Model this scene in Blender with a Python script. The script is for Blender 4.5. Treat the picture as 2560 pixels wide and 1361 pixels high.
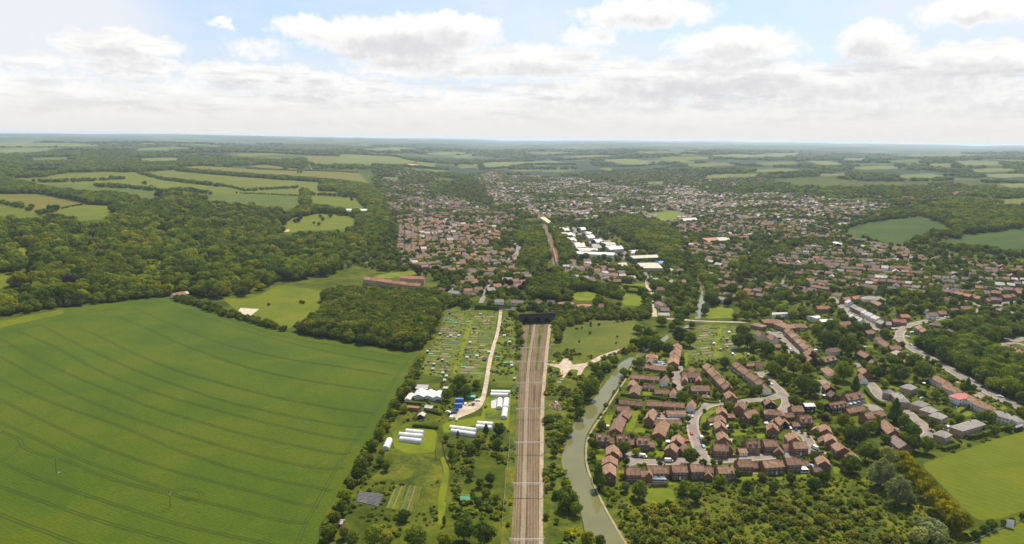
import bpy, bmesh, math, random, time
import numpy as np
from mathutils import Vector, Matrix
from mathutils.geometry import delaunay_2d_cdt
T0 = time.time()
for o in list(bpy.data.objects): bpy.data.objects.remove(o)
SC = bpy.context.scene
COL = SC.collection
R = math.radians
rnd = random.Random(11)
nrs = np.random.RandomState(5)

# ------------------------------------------------------------------ camera, sun, sky, exposure
CAM_Z, FPX, PITCH, ROLL = 200.0, 1828.0, 10.40, 0.76
Fv = np.array([0, math.cos(R(PITCH)), -math.sin(R(PITCH))])
R0 = np.array([1.0, 0, 0]); U0 = np.array([0, math.sin(R(PITCH)), math.cos(R(PITCH))])
Rv = R0*math.cos(R(ROLL)) + U0*math.sin(R(ROLL)); Uv = U0*math.cos(R(ROLL)) - R0*math.sin(R(ROLL))
cd = bpy.data.cameras.new('camera'); cam = bpy.data.objects.new('camera', cd); COL.objects.link(cam)
cd.sensor_width = 36; cd.lens = 36*FPX/2560; cd.clip_start = 5; cd.clip_end = 90000
m = Matrix.Identity(4)
for i in range(3):
    m[i][0] = Rv[i]; m[i][1] = Uv[i]; m[i][2] = -Fv[i]
m[2][3] = CAM_Z
cam.matrix_world = m
SC.camera = cam
SUN_EL, SUN_AZ = 57.0, 22.0      # azimuth from +Y towards +X
sd = Vector((math.sin(R(SUN_AZ))*math.cos(R(SUN_EL)), math.cos(R(SUN_AZ))*math.cos(R(SUN_EL)), math.sin(R(SUN_EL))))
sl = bpy.data.lights.new('sun', 'SUN'); sun = bpy.data.objects.new('sun', sl); COL.objects.link(sun)
sl.energy = 5.0; sl.angle = R(0.6); sl.color = (1.0, 0.915, 0.755)
sun.rotation_euler = sd.to_track_quat('Z', 'Y').to_euler(); sun.location = (0, 0, 400)
SC.view_settings.view_transform = 'Standard'; SC.view_settings.look = 'None'
SC.view_settings.exposure = 0.58; SC.view_settings.gamma = 1.0; SC.view_settings.use_curve_mapping = False
cy = SC.cycles
cy.max_bounces = 5; cy.diffuse_bounces = 2; cy.glossy_bounces = 2; cy.transmission_bounces = 3; cy.volume_bounces = 1
cy.transparent_max_bounces = 4; cy.use_denoising = True; cy.sample_clamp_indirect = 4.0
cy.caustics_reflective = False; cy.caustics_refractive = False

class NT:
    """small helper around a node tree"""
    def __init__(s, nt): s.nt = nt; nt.nodes.clear()
    def n(s, typ, ins=None, **kw):
        nd = s.nt.nodes.new(typ)
        for k, v in kw.items(): setattr(nd, k, v)
        for k, v in (ins or {}).items():
            if hasattr(v, 'node') and hasattr(v, 'is_linked'): s.nt.links.new(v, nd.inputs[k])
            else: nd.inputs[k].default_value = v
        return nd
    def m(s, op, a, b=0.0, c=0.0, clamp=False):
        return s.n('ShaderNodeMath', {0: a, 1: b, 2: c}, operation=op, use_clamp=clamp).outputs[0]
    def vm(s, op, a, b=(0, 0, 0)):
        return s.n('ShaderNodeVectorMath', {0: a, 1: b}, operation=op).outputs[0]
    def mix(s, f, a, b, blend='MIX'):
        nd = s.n('ShaderNodeMix', data_type='RGBA', blend_type=blend)
        for k, v in ((0, f), (6, a), (7, b)):
            if hasattr(v, 'node'): s.nt.links.new(v, nd.inputs[k])
            else: nd.inputs[k].default_value = v if k == 0 else (*v[:3], 1)
        return nd.outputs[2]
    def ramp(s, f, stops, interp='LINEAR'):
        nd = s.n('ShaderNodeValToRGB', {0: f}); cr = nd.color_ramp; cr.interpolation = interp
        while len(cr.elements) < len(stops): cr.elements.new(0.5)
        for e, (p, c) in zip(cr.elements, stops):
            e.position = p; e.color = (*c, 1) if len(c) == 3 else c
        return nd.outputs[0]
    def ss(s, x, a, b):
        return s.n('ShaderNodeMapRange', {0: x, 1: a, 2: b, 3: 0.0, 4: 1.0}, interpolation_type='SMOOTHSTEP').outputs[0]
    def noise(s, vec, scale, detail=4, rough=0.55, dist=0.0, dim='3D'):
        return s.n('ShaderNodeTexNoise', {'Vector': vec, 'Scale': scale, 'Detail': detail, 'Roughness': rough, 'Distortion': dist}, noise_dimensions=dim).outputs[0]
    def link(s, a, b): s.nt.links.new(a, b)

# clouds: azimuth and elevation (degrees) of the banks of cumulus seen in the photograph; more of the same all round
def pix_dir(u, v):
    d = Fv*FPX + Rv*(u-1280) + Uv*(680.5-v); d = d/np.linalg.norm(d)
    return math.degrees(math.atan2(d[0], d[1])), math.degrees(math.asin(d[2]))
CLOUDS = [(300, 112, 165, 46, 1), (550, 60, 45, 16, .7), (80, 160, 90, 26, .8), (330, 170, 170, 28, .9), (60, 232, 90, 22, .8),
          (780, 70, 130, 40, .9), (1000, 95, 300, 72, 1.1), (1150, 60, 130, 40, 1), (640, 120, 120, 40, .6), (1330, 150, 240, 60, 1),
          (1610, 35, 210, 48, 1), (1480, 90, 90, 40, .8), (1840, 115, 200, 52, 1), (2180, 110, 105, 58, 1.1), (2440, 25, 140, 46, 1),
          (2400, 160, 330, 55, 1), (1760, 195, 420, 62, 1.1), (2150, 215, 450, 60, 1), (1100, 165, 300, 46, .9), (620, 190, 200, 40, .9), (800, 215, 330, 42, .9),
          (1500, 235, 380, 48, 1), (2500, 245, 260, 40, 1), (300, 240, 330, 40, .8)]
w = bpy.data.worlds.new('World'); SC.world = w; w.use_nodes = True
q = NT(w.node_tree)
grp = bpy.data.node_groups.new('cloud_cover', 'ShaderNodeTree')
grp.interface.new_socket('azel', in_out='INPUT', socket_type='NodeSocketVector')
grp.interface.new_socket('fine', in_out='INPUT', socket_type='NodeSocketFloat')
grp.interface.new_socket('cover', in_out='OUTPUT', socket_type='NodeSocketFloat')
g = NT(grp)
gi = g.n('NodeGroupInput'); go = g.n('NodeGroupOutput')
azel = gi.outputs[0]
wob = g.n('ShaderNodeTexNoise', {'Vector': azel, 'Scale': 0.42, 'Detail': 6, 'Roughness': 0.6})
wobv = g.vm('SUBTRACT', wob.outputs['Color'], (0.5, 0.5, 0.5))
wobv = g.n('ShaderNodeVectorMath', {0: wobv, 1: (3.2, 2.4, 0)}, operation='MULTIPLY').outputs[0]
pw = g.vm('ADD', azel, wobv)
acc = None
for (u, v, rx, ry, wt) in CLOUDS:
    a, e = pix_dir(u, v)
    dlt = g.vm('SUBTRACT', pw, (a, e, 0))
    dlt = g.n('ShaderNodeVectorMath', {0: dlt, 1: (32.0/rx, 32.0/ry, 0)}, operation='MULTIPLY').outputs[0]
    ln = g.n('ShaderNodeVectorMath', {0: dlt}, operation='LENGTH').outputs['Value']
    t = g.n('ShaderNodeMapRange', {0: ln, 1: 1.25, 2: 0.25, 3: 0.0, 4: wt}, interpolation_type='SMOOTHSTEP').outputs[0]
    acc = t if acc is None else g.m('MAXIMUM', acc, t)
sep = g.n('ShaderNodeSeparateXYZ', {0: azel})
# rest of the sky: noise clouds flattening towards the horizon, thinning towards the zenith
stre = g.n('ShaderNodeCombineXYZ', {0: g.m('MULTIPLY', sep.outputs[0], 0.05), 1: g.m('MULTIPLY', sep.outputs[1], 0.13), 2: 3.0}).outputs[0]
big = g.noise(stre, 1.6, 7, 0.6)
outside = g.m('MAXIMUM', g.ss(g.m('ABSOLUTE', sep.outputs[0]), 36.0, 44.0), g.ss(sep.outputs[1], 10.5, 14.0))
gen = g.m('MULTIPLY', g.m('MULTIPLY', g.ss(big, 0.54, 0.72), outside), g.ss(sep.outputs[1], 75.0, 15.0))
low = g.m('MULTIPLY', g.ss(sep.outputs[1], 7.0, 1.5), 0.85)
fine = g.noise(azel, 1.35, 7, 0.62)
cov = g.m('MAXIMUM', g.m('MAXIMUM', acc, gen), low)
cov = g.m('ADD', cov, g.m('MULTIPLY', g.m('SUBTRACT', fine, 0.5), gi.outputs[1]))
g.link(g.m('MINIMUM', g.m('MAXIMUM', cov, 0.0), 1.6), go.inputs[0])

tc = q.n('ShaderNodeTexCoord')
sx = q.n('ShaderNodeSeparateXYZ', {0: tc.outputs['Generated']})
az = q.m('MULTIPLY', q.m('ARCTAN2', sx.outputs[0], sx.outputs[1]), 57.29578)
el = q.m('MULTIPLY', q.m('ARCSINE', sx.outputs[2]), 57.29578)
ae = q.n('ShaderNodeCombineXYZ', {0: az, 1: el, 2: 0.0}).outputs[0]
def cover(off, fine):
    nd = q.n('ShaderNodeGroup'); nd.node_tree = grp
    q.link(q.vm('ADD', ae, off), nd.inputs[0]); nd.inputs[1].default_value = fine; return nd.outputs[0]
c0 = cover((0, 0, 0), 0.85); c1 = cover((0.25, 1.0, 0), 0.45)
alpha = q.ss(c0, 0.28, 0.78)
shade = q.m('MULTIPLY', q.ss(c1, 0.45, 1.35), q.ss(c0, 0.4, 1.1))
lay = q.ss(q.noise(q.n('ShaderNodeVectorMath', {0: ae, 1: (0.07, 0.75, 0)}, operation='MULTIPLY').outputs[0], 1.3, 5, 0.6), 0.35, 0.68)
ccol = q.mix(shade, (6.95, 6.9, 6.8), (4.7, 4.7, 4.85))
puff = q.ss(q.noise(q.n('ShaderNodeVectorMath', {0: ae, 1: (0.24, 0.85, 0)}, operation='MULTIPLY').outputs[0], 1.5, 7, 0.6, 0.3), 0.40, 0.58)
lay = q.m('MULTIPLY', lay, q.m('SUBTRACT', 1.0, q.m('MULTIPLY', puff, 0.8)))
ccol = q.mix(q.m('MULTIPLY', lay, q.ss(el, 8.5, 4.0)), ccol, (4.85, 4.85, 5.0))
sky = q.n('ShaderNodeTexSky', sky_type='NISHITA', sun_disc=False)
sky.sun_elevation = R(SUN_EL); sky.sun_rotation = R(SUN_AZ); sky.altitude = 200; sky.dust_density = 1.5; sky.ozone_density = 1.0
blue = q.mix(q.ss(el, 26.0, 0.0), sky.outputs[0], (3.7, 4.75, 6.85))
blue = q.mix(0.55, sky.outputs[0], blue)
thin = q.m('MULTIPLY', q.ss(q.noise(q.vm('MULTIPLY', ae, (0.035, 0.09, 0)), 2.0, 5, 0.6), 0.36, 0.68), 0.62)
va, ve = pix_dir(60, 40)
vd = q.n('ShaderNodeVectorMath', {0: q.n('ShaderNodeVectorMath', {0: q.vm('SUBTRACT', ae, (va, ve, 0)), 1: (0.11, 0.22, 0)}, operation='MULTIPLY').outputs[0]}, operation='LENGTH').outputs['Value']
thin = q.m('MAXIMUM', thin, q.m('MULTIPLY', q.ss(vd, 1.3, 0.5), 0.9))
base = q.mix(thin, blue, (5.9, 6.05, 6.3))
skyc = q.mix(alpha, base, ccol)
hz = q.ss(el, 3.6, 0.0)
skyc = q.mix(q.m('MULTIPLY', hz, 0.9), skyc, (5.65, 5.55, 5.4))
bg = q.n('ShaderNodeBackground', {'Color': skyc, 'Strength': 0.1})
w.cycles.sampling_method = 'MANUAL'; w.cycles.sample_map_resolution = 256
wo = q.n('ShaderNodeOutputWorld'); q.link(bg.outputs[0], wo.inputs[0])

# ------------------------------------------------------------------ terrain and pixel helpers
def sstep(t):
    t = np.clip(t, 0, 1); return t*t*(3-2*t)
def _s1(t):
    t = 0.0 if t < 0 else (1.0 if t > 1 else t); return t*t*(3-2*t)
def hgt1(x, y):
    sn = math.sin; r = math.hypot(x, y)
    z = 34*_s1((-x-90-0.02*y)/850) + 36*_s1((x-380-0.04*y)/900)*_s1((y-550)/700)
    z += _s1((y-900)/1800)*(5*sn(x/310+1.3)*sn(y/420+0.4)+3*sn(x/171+y/230+2))
    if r > 3000: z += _s1((r-3000)/5000)*(24*sn(x/900+0.7)*sn(y/1300+1.1)+12*sn(x/530-y/760+2.2)+18-16*math.exp(-((x+350)/700)**2))
    if r > 12000: z += _s1((r-12000)/14000)*(52+24*sn(x/5200+0.9+y/9000)+14*sn(x/2300+y/4100))
    z += 9.5*_s1((y-827)/22)*(1-_s1((y-990)/140))*(1-_s1((abs(x-25.0)-45)/90))
    return z + 7*math.exp(-((x+190)/150)**2-((y-560)/150)**2)
def hgt(x, y):
    if np.ndim(x) == 0 and np.ndim(y) == 0: return hgt1(float(x), float(y))
    x = np.asarray(x, float); y = np.asarray(y, float)
    z = 34*sstep((-x-90-0.02*y)/850) + 36*sstep((x-380-0.04*y)/900)*sstep((y-550)/700)
    k = sstep((y-900)/1800)
    z = z + k*(5*np.sin(x/310+1.3)*np.sin(y/420+0.4)+3*np.sin(x/171+y/230+2))
    k2 = sstep((np.hypot(x, y)-3000)/5000)
    z = z + k2*(24*np.sin(x/900+0.7)*np.sin(y/1300+1.1)+12*np.sin(x/530-y/760+2.2)+18-16*np.exp(-((x+350)/700)**2))
    k3 = sstep((np.hypot(x, y)-12000)/14000)
    z = z + k3*(52+24*np.sin(x/5200+0.9+y/9000)+14*np.sin(x/2300+y/4100))
    # the ridge that the railway tunnels through
    xr = 25.0
    z = z + 9.5*sstep((y-827)/22)*(1-sstep((y-990)/140))*(1-sstep((np.abs(x-xr)-45)/90))
    # the crop field swells a little
    z = z + 7*np.exp(-((x+190)/150)**2-((y-560)/150)**2)
    return z
TS = np.geomspace(120, 60000, 150)
def pix(uv, dz=0.0):
    """photograph pixels -> points on the terrain (raised by dz)"""
    uv = np.atleast_2d(np.asarray(uv, float))
    d = Fv[None]*FPX + Rv[None]*(uv[:, :1]-1280) + Uv[None]*(680.5-uv[:, 1:2])
    hd = np.hypot(d[:, 0], d[:, 1])[:, None]; d = d/hd
    out = np.zeros((len(uv), 3))
    for i in range(0, len(uv), 800):
        dd = d[i:i+800]
        t = TS[None]
        gz = CAM_Z + dd[:, 2:3]*t - hgt(dd[:, :1]*t, dd[:, 1:2]*t) - dz
        neg = gz < 0
        k = np.where(neg.any(1), neg.argmax(1), len(TS)-1); k = np.maximum(k, 1)
        lo, hi = TS[k-1].copy(), TS[k].copy()
        for _ in range(16):
            md = (lo+hi)/2
            gm = CAM_Z + dd[:, 2]*md - hgt(dd[:, 0]*md, dd[:, 1]*md) - dz
            hi = np.where(gm < 0, md, hi); lo = np.where(gm < 0, lo, md)
        t = (lo+hi)/2
        out[i:i+800, 0] = dd[:, 0]*t; out[i:i+800, 1] = dd[:, 1]*t
    out[:, 2] = hgt(out[:, 0], out[:, 1])
    return out
def P1(u, v, dz=0.0):
    p = pix([(u, v)], dz)[0]; return p
def project(p):
    p = np.atleast_2d(p) - np.array([0, 0, CAM_Z])
    f = p@Fv; return 1280+FPX*(p@Rv)/f, 680.5-FPX*(p@Uv)/f, f
def inpoly(x, y, poly):
    x = np.asarray(x); y = np.asarray(y); c = np.zeros(x.shape, bool)
    n = len(poly); j = n-1
    for i in range(n):
        xi, yi = poly[i][0], poly[i][1]; xj, yj = poly[j][0], poly[j][1]
        if yi != yj:
            c ^= ((yi > y) != (yj > y)) & (x < (xj-xi)*(y-yi)/(yj-yi)+xi)
        j = i
    return c
def smooth_poly(pts, it=1, closed=False):
    p = np.asarray(pts, float); k = .88 if closed else .75
    for _ in range(it):
        a = p if closed else p[:-1]; b = np.roll(p, -1, 0) if closed else p[1:]
        q_ = np.empty((2*len(a), p.shape[1])); q_[0::2] = a*k+b*(1-k); q_[1::2] = a*(1-k)+b*k
        p = q_ if closed else np.vstack([p[:1], q_, p[-1:]])
    return p
TILES = {'A': (1520, 850, 6.807), 'B': (1460, 1020, 6.804), 'C': (1840, 1000, 6.481), 'D': (1780, 780, 6.187), 'E': (2040, 900, 6.807),
         'F': (2300, 900, 6.804), 'G': (2040, 740, 6.807), 'H': (2300, 720, 6.804), 'I': (1600, 960, 5.67), 'J': (2180, 950, 6.807),
         'K': (960, 940, 6.806), 'L': (900, 680, 3.78), 'M': (1350, 680, 3.78), 'N': (850, 480, 3.938), 'O': (1350, 480, 3.938), 'Q': (1800, 680, 3.368),
         'S': (800, 960, 3.393), 'Z': (0, 0, 1.0)}
def tp(t, x, y):
    a = TILES[t]; return (a[0]+x/a[2], a[1]+y/a[2])

# ------------------------------------------------------------------ materials
MATS = {}
def newmat(name):
    mt = bpy.data.materials.new(name); mt.use_nodes = True; MATS[name] = mt
    return mt, NT(mt.node_tree)
def finish(q, bsdf):
    o = q.n('ShaderNodeOutputMaterial'); q.link(bsdf, o.inputs[0])
def surf(name, cols, scale=0.3, rough=0.85, bump=0.0, rand=0.0, detail=6, spec=0.25, metal=0.0, scale2=None, stretch=None):
    """mottled surface: 2-3 colours mixed by noise at one or two scales; rand = per-object value change"""
    mt, q = newmat(name)
    geo = q.n('ShaderNodeNewGeometry'); pos = geo.outputs['Position']
    if stretch: pos = q.vm('MULTIPLY', pos, stretch)
    n1 = q.noise(pos, scale, detail, 0.6)
    f = q.ss(n1, 0.32, 0.68)
    c = q.ramp(f, [(i/(len(cols)-1), cc) for i, cc in enumerate(cols)]) if len(cols) > 1 else cols[0]
    if scale2:
        n2 = q.noise(pos, scale2, 3, 0.6)
        c = q.mix(1.0, c, q.ramp(n2, [(0.25, (0.72,)*3), (0.75, (1.22,)*3)]), 'MULTIPLY')
    if rand:
        oi = q.n('ShaderNodeObjectInfo')
        c = q.mix(1.0, c, q.ramp(oi.outputs['Random'], [(0, (1-rand,)*3), (0.5, (1+rand*.2, 1, 1-rand*.15)), (1, (1+rand, 1+rand*.9, 1+rand*.75))]), 'MULTIPLY')
    b = q.n('ShaderNodeBsdfPrincipled', {'Roughness': rough, 'Metallic': metal, 'Specular IOR Level': spec})
    if hasattr(c, 'node'): q.link(c, b.inputs['Base Color'])
    else: b.inputs['Base Color'].default_value = (*c, 1)
    if bump:
        bp = q.n('ShaderNodeBump', {'Height': q.noise(pos, (scale2 or scale)*2, 3), 'Strength': bump, 'Distance': 0.3}); q.link(bp.outputs[0], b.inputs['Normal'])
    finish(q, b.outputs[0]); return mt
def grassmat(name, cols, s1=0.012, s2=0.35, amt=0.5, stripes=None, bump=0.4):
    mt, q = newmat(name)
    pos = q.n('ShaderNodeNewGeometry').outputs['Position']
    f = q.ss(q.noise(pos, s1, 6, 0.62, 0.6), 0.30, 0.70)
    c = q.ramp(f, [(i/(len(cols)-1), cc) for i, cc in enumerate(cols)])
    n2 = q.noise(pos, s2, 5, 0.7)
    c = q.mix(1.0, c, q.ramp(n2, [(0.25, (1-amt*.6,)*3), (0.75, (1+amt*.6, 1+amt*.55, 1+amt*.3))]), 'MULTIPLY')
    if stripes:
        ang, per, st = stripes
        sp = q.n('ShaderNodeSeparateXYZ', {0: pos})
        wv = q.m('ADD', q.m('MULTIPLY', sp.outputs[0], math.cos(R(ang))), q.m('MULTIPLY', sp.outputs[1], math.sin(R(ang))))
        wv = q.m('ADD', wv, q.m('MULTIPLY', q.noise(pos, 0.02, 2), 3.0))
        sn = q.m('SINE', q.m('MULTIPLY', wv, 6.2832/per))
        c = q.mix(1.0, c, q.ramp(q.m('MULTIPLY_ADD', sn, 0.5, 0.5), [(0, (1-st,)*3), (1, (1+st,)*3)]), 'MULTIPLY')
    b = q.n('ShaderNodeBsdfPrincipled', {'Roughness': 0.9, 'Specular IOR Level': 0.1}); q.link(c, b.inputs['Base Color'])
    if bump:
        bp = q.n('ShaderNodeBump', {'Height': n2, 'Strength': bump, 'Distance': 0.5}); q.link(bp.outputs[0], b.inputs['Normal'])
    finish(q, b.outputs[0]); return mt

# ground: garden greens near, patchwork of woods and pale fields far off
mt, q = newmat('ground')
pos = q.n('ShaderNodeNewGeometry').outputs['Position']
cnear = q.ramp(q.ss(q.noise(pos, 0.035, 6, 0.65, 0.5), 0.3, 0.7), [(0, (0.026, 0.040, 0.004)), (0.5, (0.050, 0.066, 0.005)), (1, (0.085, 0.092, 0.008))])
cnear = q.mix(1.0, cnear, q.ramp(q.noise(pos, 0.4, 5, 0.7), [(0.25, (0.65,)*3), (0.75, (1.3,)*3)]), 'MULTIPLY')
wp = q.vm('ADD', pos, q.n('ShaderNodeVectorMath', {0: q.n('ShaderNodeTexNoise', {'Vector': pos, 'Scale': 0.004, 'Detail': 4}).outputs['Color'], 1: (260, 260, 0)}, operation='MULTIPLY').outputs[0])
vo = q.n('ShaderNodeTexVoronoi', {'Vector': q.vm('MULTIPLY', wp, (1, .8, 0)), 'Scale': 0.0032, 'Randomness': 1.0}, distance='MANHATTAN')
sc_ = q.n('ShaderNodeSeparateColor', {0: vo.outputs['Color']})
field = q.ramp(sc_.outputs[1], [(0, (0.045, 0.07, 0.012)), (0.3, (0.075, 0.105, 0.018)), (0.6, (0.06, 0.085, 0.016)), (0.85, (0.115, 0.125, 0.03)), (1, (0.11, 0.10, 0.04))])
wood = q.ramp(q.noise(pos, 0.02, 4, 0.7), [(0.3, (0.014, 0.026, 0.010)), (0.7, (0.030, 0.048, 0.015))])
wmask = q.m('MAXIMUM', q.ss(q.noise(pos, 0.0011, 5, 0.65), 0.44, 0.50), q.m('LESS_THAN', sc_.outputs[0], 0.40))
cfar = q.mix(wmask, field, wood)
dist = q.n('ShaderNodeVectorMath', {0: pos}, operation='LENGTH').outputs['Value']
cc = q.mix(q.ss(dist, 3300, 4300), cnear, cfar)
b = q.n('ShaderNodeBsdfPrincipled', {'Roughness': 0.95, 'Specular IOR Level': 0.05}); q.link(cc, b.inputs['Base Color'])
finish(q, b.outputs[0])

grassmat('crop', [(0.033, 0.063, 0.0010), (0.044, 0.073, 0.0008), (0.058, 0.078, 0.0006)], 0.014, 0.7, 0.6, (62, 2.2, 0.07))
grassmat('pasture', [(0.064, 0.086, 0.001), (0.084, 0.102, 0.001), (0.104, 0.110, 0.0015)], 0.02, 0.25, 0.35)
grassmat('lawn', [(0.072, 0.100, 0.003), (0.100, 0.125, 0.003), (0.122, 0.130, 0.004)], 0.05, 0.6, 0.3)
grassmat('mown', [(0.062, 0.084, 0.0006), (0.076, 0.096, 0.0006), (0.092, 0.100, 0.0008)], 0.02, 0.4, 0.2, (38, 5.5, 0.05))
grassmat('rough_grass', [(0.024, 0.038, 0.003), (0.056, 0.074, 0.004), (0.100, 0.102, 0.006)], 0.06, 0.5, 0.8)
grassmat('hay', [(0.060, 0.082, 0.0015), (0.080, 0.094, 0.002), (0.098, 0.096, 0.003)], 0.012, 0.2, 0.3)
grassmat('meadow_olive', [(0.048, 0.068, 0.006), (0.072, 0.088, 0.008), (0.090, 0.094, 0.012)], 0.02, 0.3, 0.5)
grassmat('grey_crop', [(0.048, 0.070, 0.006), (0.058, 0.080, 0.007), (0.070, 0.088, 0.008)], 0.01, 0.2, 0.2, (15, 12, 0.03))
grassmat('dark_crop', [(0.018, 0.040, 0.001), (0.025, 0.052, 0.0015), (0.036, 0.064, 0.002)], 0.012, 0.3, 0.25, (70, 14, 0.08))
grassmat('pale_crop', [(0.062, 0.090, 0.014), (0.085, 0.108, 0.018), (0.112, 0.120, 0.022)], 0.006, 0.1, 0.2)
grassmat('brown_field', [(0.076, 0.082, 0.005), (0.096, 0.088, 0.007), (0.110, 0.092, 0.011)], 0.012, 0.2, 0.3)
grassmat('soil_pink', [(0.30, 0.17, 0.10), (0.36, 0.21, 0.13)], 0.02, 0.3, 0.3)
grassmat('woodfloor', [(0.014, 0.022, 0.006), (0.025, 0.038, 0.010)], 0.05, 0.5, 0.4)
grassmat('allotment', [(0.042, 0.055, 0.009), (0.070, 0.092, 0.009), (0.110, 0.124, 0.012)], 0.10, 0.8, 0.7, (85, 3.1, 0.12))
surf('tramline', [(0.017, 0.034, 0.001), (0.025, 0.044, 0.0015)], 0.08, 0.95)  # wheel tracks; the dark green stands for soil and shadow between the crop
surf('road', [(0.140, 0.118, 0.104), (0.178, 0.150, 0.130), (0.215, 0.180, 0.156)], 0.12, 0.9, scale2=1.2)
surf('asphalt', [(0.13, 0.115, 0.11), (0.18, 0.16, 0.15)], 0.1, 0.9, scale2=1.5)
surf('pavement', [(0.24, 0.195, 0.165), (0.30, 0.25, 0.21)], 0.3, 0.9, scale2=2.0)
surf('gravel', [(0.27, 0.21, 0.145), (0.34, 0.275, 0.20), (0.40, 0.34, 0.265)], 0.15, 0.95, scale2=1.5)
surf('path_earth', [(0.19, 0.155, 0.09), (0.27, 0.225, 0.14)], 0.15, 0.95, scale2=1.2)
surf('sand', [(0.34, 0.285, 0.215), (0.42, 0.36, 0.285)], 0.2, 0.95, scale2=0.9)
surf('red_sand', [(0.34, 0.19, 0.12), (0.42, 0.25, 0.17)], 0.1, 0.95)
surf('ballast', [(0.070, 0.045, 0.018), (0.105, 0.071, 0.031), (0.150, 0.106, 0.052)], 0.18, 0.95, scale2=2.2, stretch=(1, .12, 1))
surf('pale_ballast', [(0.22, 0.172, 0.115), (0.30, 0.24, 0.165)], 0.3, 0.95, scale2=1.5, stretch=(1, .3, 1))
surf('dark_ballast', [(0.075, 0.048, 0.028), (0.110, 0.074, 0.045), (0.145, 0.100, 0.064)], 0.25, 0.95, scale2=2.0, stretch=(1, .2, 1))
surf('rail_steel', [(0.20, 0.14, 0.09), (0.28, 0.21, 0.15)], 0.4, 0.5, metal=0.3)
surf('sleeper', [(0.13, 0.092, 0.055), (0.19, 0.14, 0.09)], 0.8, 0.9)
surf('pale_sleeper', [(0.34, 0.28, 0.21), (0.44, 0.37, 0.29)], 0.8, 0.9)
surf('steel_grey', [(0.34, 0.33, 0.31), (0.44, 0.42, 0.4)], 0.5, 0.6, metal=0.4)
surf('roof_tile', [(0.155, 0.090, 0.058), (0.205, 0.124, 0.082), (0.262, 0.166, 0.115)], 0.5, 0.9, rand=0.26, scale2=3.0, bump=0.5)
surf('roof_orange', [(0.270, 0.125, 0.075), (0.330, 0.165, 0.105)], 0.5, 0.9, rand=0.15, scale2=3.0, bump=0.4)
surf('roof_slate', [(0.215, 0.195, 0.180), (0.285, 0.260, 0.240)], 0.5, 0.8, rand=0.15, scale2=3.0, bump=0.3)
surf('roof_dark', [(0.138, 0.104, 0.096), (0.190, 0.144, 0.132)], 0.5, 0.9, rand=0.2, scale2=3.0)
surf('roof_pink', [(0.46, 0.15, 0.13), (0.53, 0.19, 0.16)], 0.5, 0.85, scale2=3.0)
surf('roof_white', [(0.36, 0.36, 0.35), (0.47, 0.47, 0.45)], 0.15, 0.6, rand=0.08)
surf('roof_pale', [(0.31, 0.28, 0.22), (0.38, 0.35, 0.29)], 0.15, 0.7, rand=0.06)
surf('roof_grey', [(0.36, 0.34, 0.33), (0.45, 0.43, 0.41)], 0.3, 0.8, rand=0.15)
surf('brick', [(0.155, 0.084, 0.050), (0.205, 0.112, 0.066), (0.255, 0.146, 0.090)], 1.2, 0.95, rand=0.15, scale2=6.0)
surf('brick_tan', [(0.330, 0.235, 0.145), (0.400, 0.290, 0.185)], 1.0, 0.95, rand=0.1, scale2=6.0)
surf('render_white', [(0.70, 0.68, 0.64), (0.80, 0.78, 0.74)], 0.5, 0.9, rand=0.06)
surf('render_cream', [(0.56, 0.50, 0.40), (0.66, 0.60, 0.49)], 0.5, 0.9, rand=0.08)
surf('timber_black', [(0.020, 0.020, 0.022), (0.038, 0.036, 0.036)], 0.8, 0.85, rand=0.1)
surf('timber', [(0.20, 0.12, 0.07), (0.28, 0.18, 0.11)], 0.8, 0.9, rand=0.2)
surf('fence_timber', [(0.14, 0.085, 0.05), (0.21, 0.135, 0.085)], 0.8, 0.9, rand=0.2)
surf('frame_white', [(0.78, 0.78, 0.77)], 1, 0.5)
surf('glass_dark', [(0.035, 0.042, 0.05)], 1, 0.12, spec=0.6)
surf('garage_white', [(0.74, 0.73, 0.71), (0.8, 0.79, 0.77)], 0.6, 0.6)
surf('door_blue', [(0.03, 0.06, 0.26)], 1, 0.5)
surf('door_dark', [(0.06, 0.035, 0.03)], 1, 0.6)
surf('door_red', [(0.30, 0.02, 0.03)], 1, 0.5)
surf('polythene', [(0.46, 0.47, 0.45), (0.58, 0.59, 0.57)], 0.35, 0.45, scale2=1.2)
surf('rib_grey', [(0.55, 0.55, 0.54)], 1, 0.6)
surf('dark_brick', [(0.022, 0.019, 0.020), (0.045, 0.038, 0.038), (0.06, 0.05, 0.05)], 0.6, 0.95, scale2=3.0)
surf('black', [(0.006, 0.006, 0.007)], 1, 0.9)
surf('bark', [(0.06, 0.045, 0.03), (0.10, 0.08, 0.055)], 2.0, 0.95)
surf('plastic_dark', [(0.045, 0.045, 0.055), (0.10, 0.095, 0.10)], 0.5, 0.6, scale2=2)
surf('mulch_fabric', [(0.30, 0.30, 0.34), (0.38, 0.38, 0.42)], 0.5, 0.8)
surf('green_sheet', [(0.05, 0.32, 0.22), (0.10, 0.42, 0.30)], 0.8, 0.6)
surf('green_roof', [(0.06, 0.20, 0.11), (0.09, 0.25, 0.15)], 0.8, 0.6)
surf('green_wall', [(0.03, 0.12, 0.09), (0.04, 0.15, 0.11)], 0.3, 0.6)
surf('container_blue', [(0.03, 0.12, 0.40), (0.06, 0.2, 0.5)], 0.8, 0.5)
surf('roof_yellow', [(0.58, 0.42, 0.15), (0.66, 0.5, 0.22)], 0.4, 0.7)
surf('mint', [(0.42, 0.62, 0.42), (0.5, 0.7, 0.5)], 0.6, 0.6)
surf('train_red', [(0.42, 0.03, 0.03)], 1, 0.4)
surf('train_white', [(0.72, 0.70, 0.68)], 1, 0.4)
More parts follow.
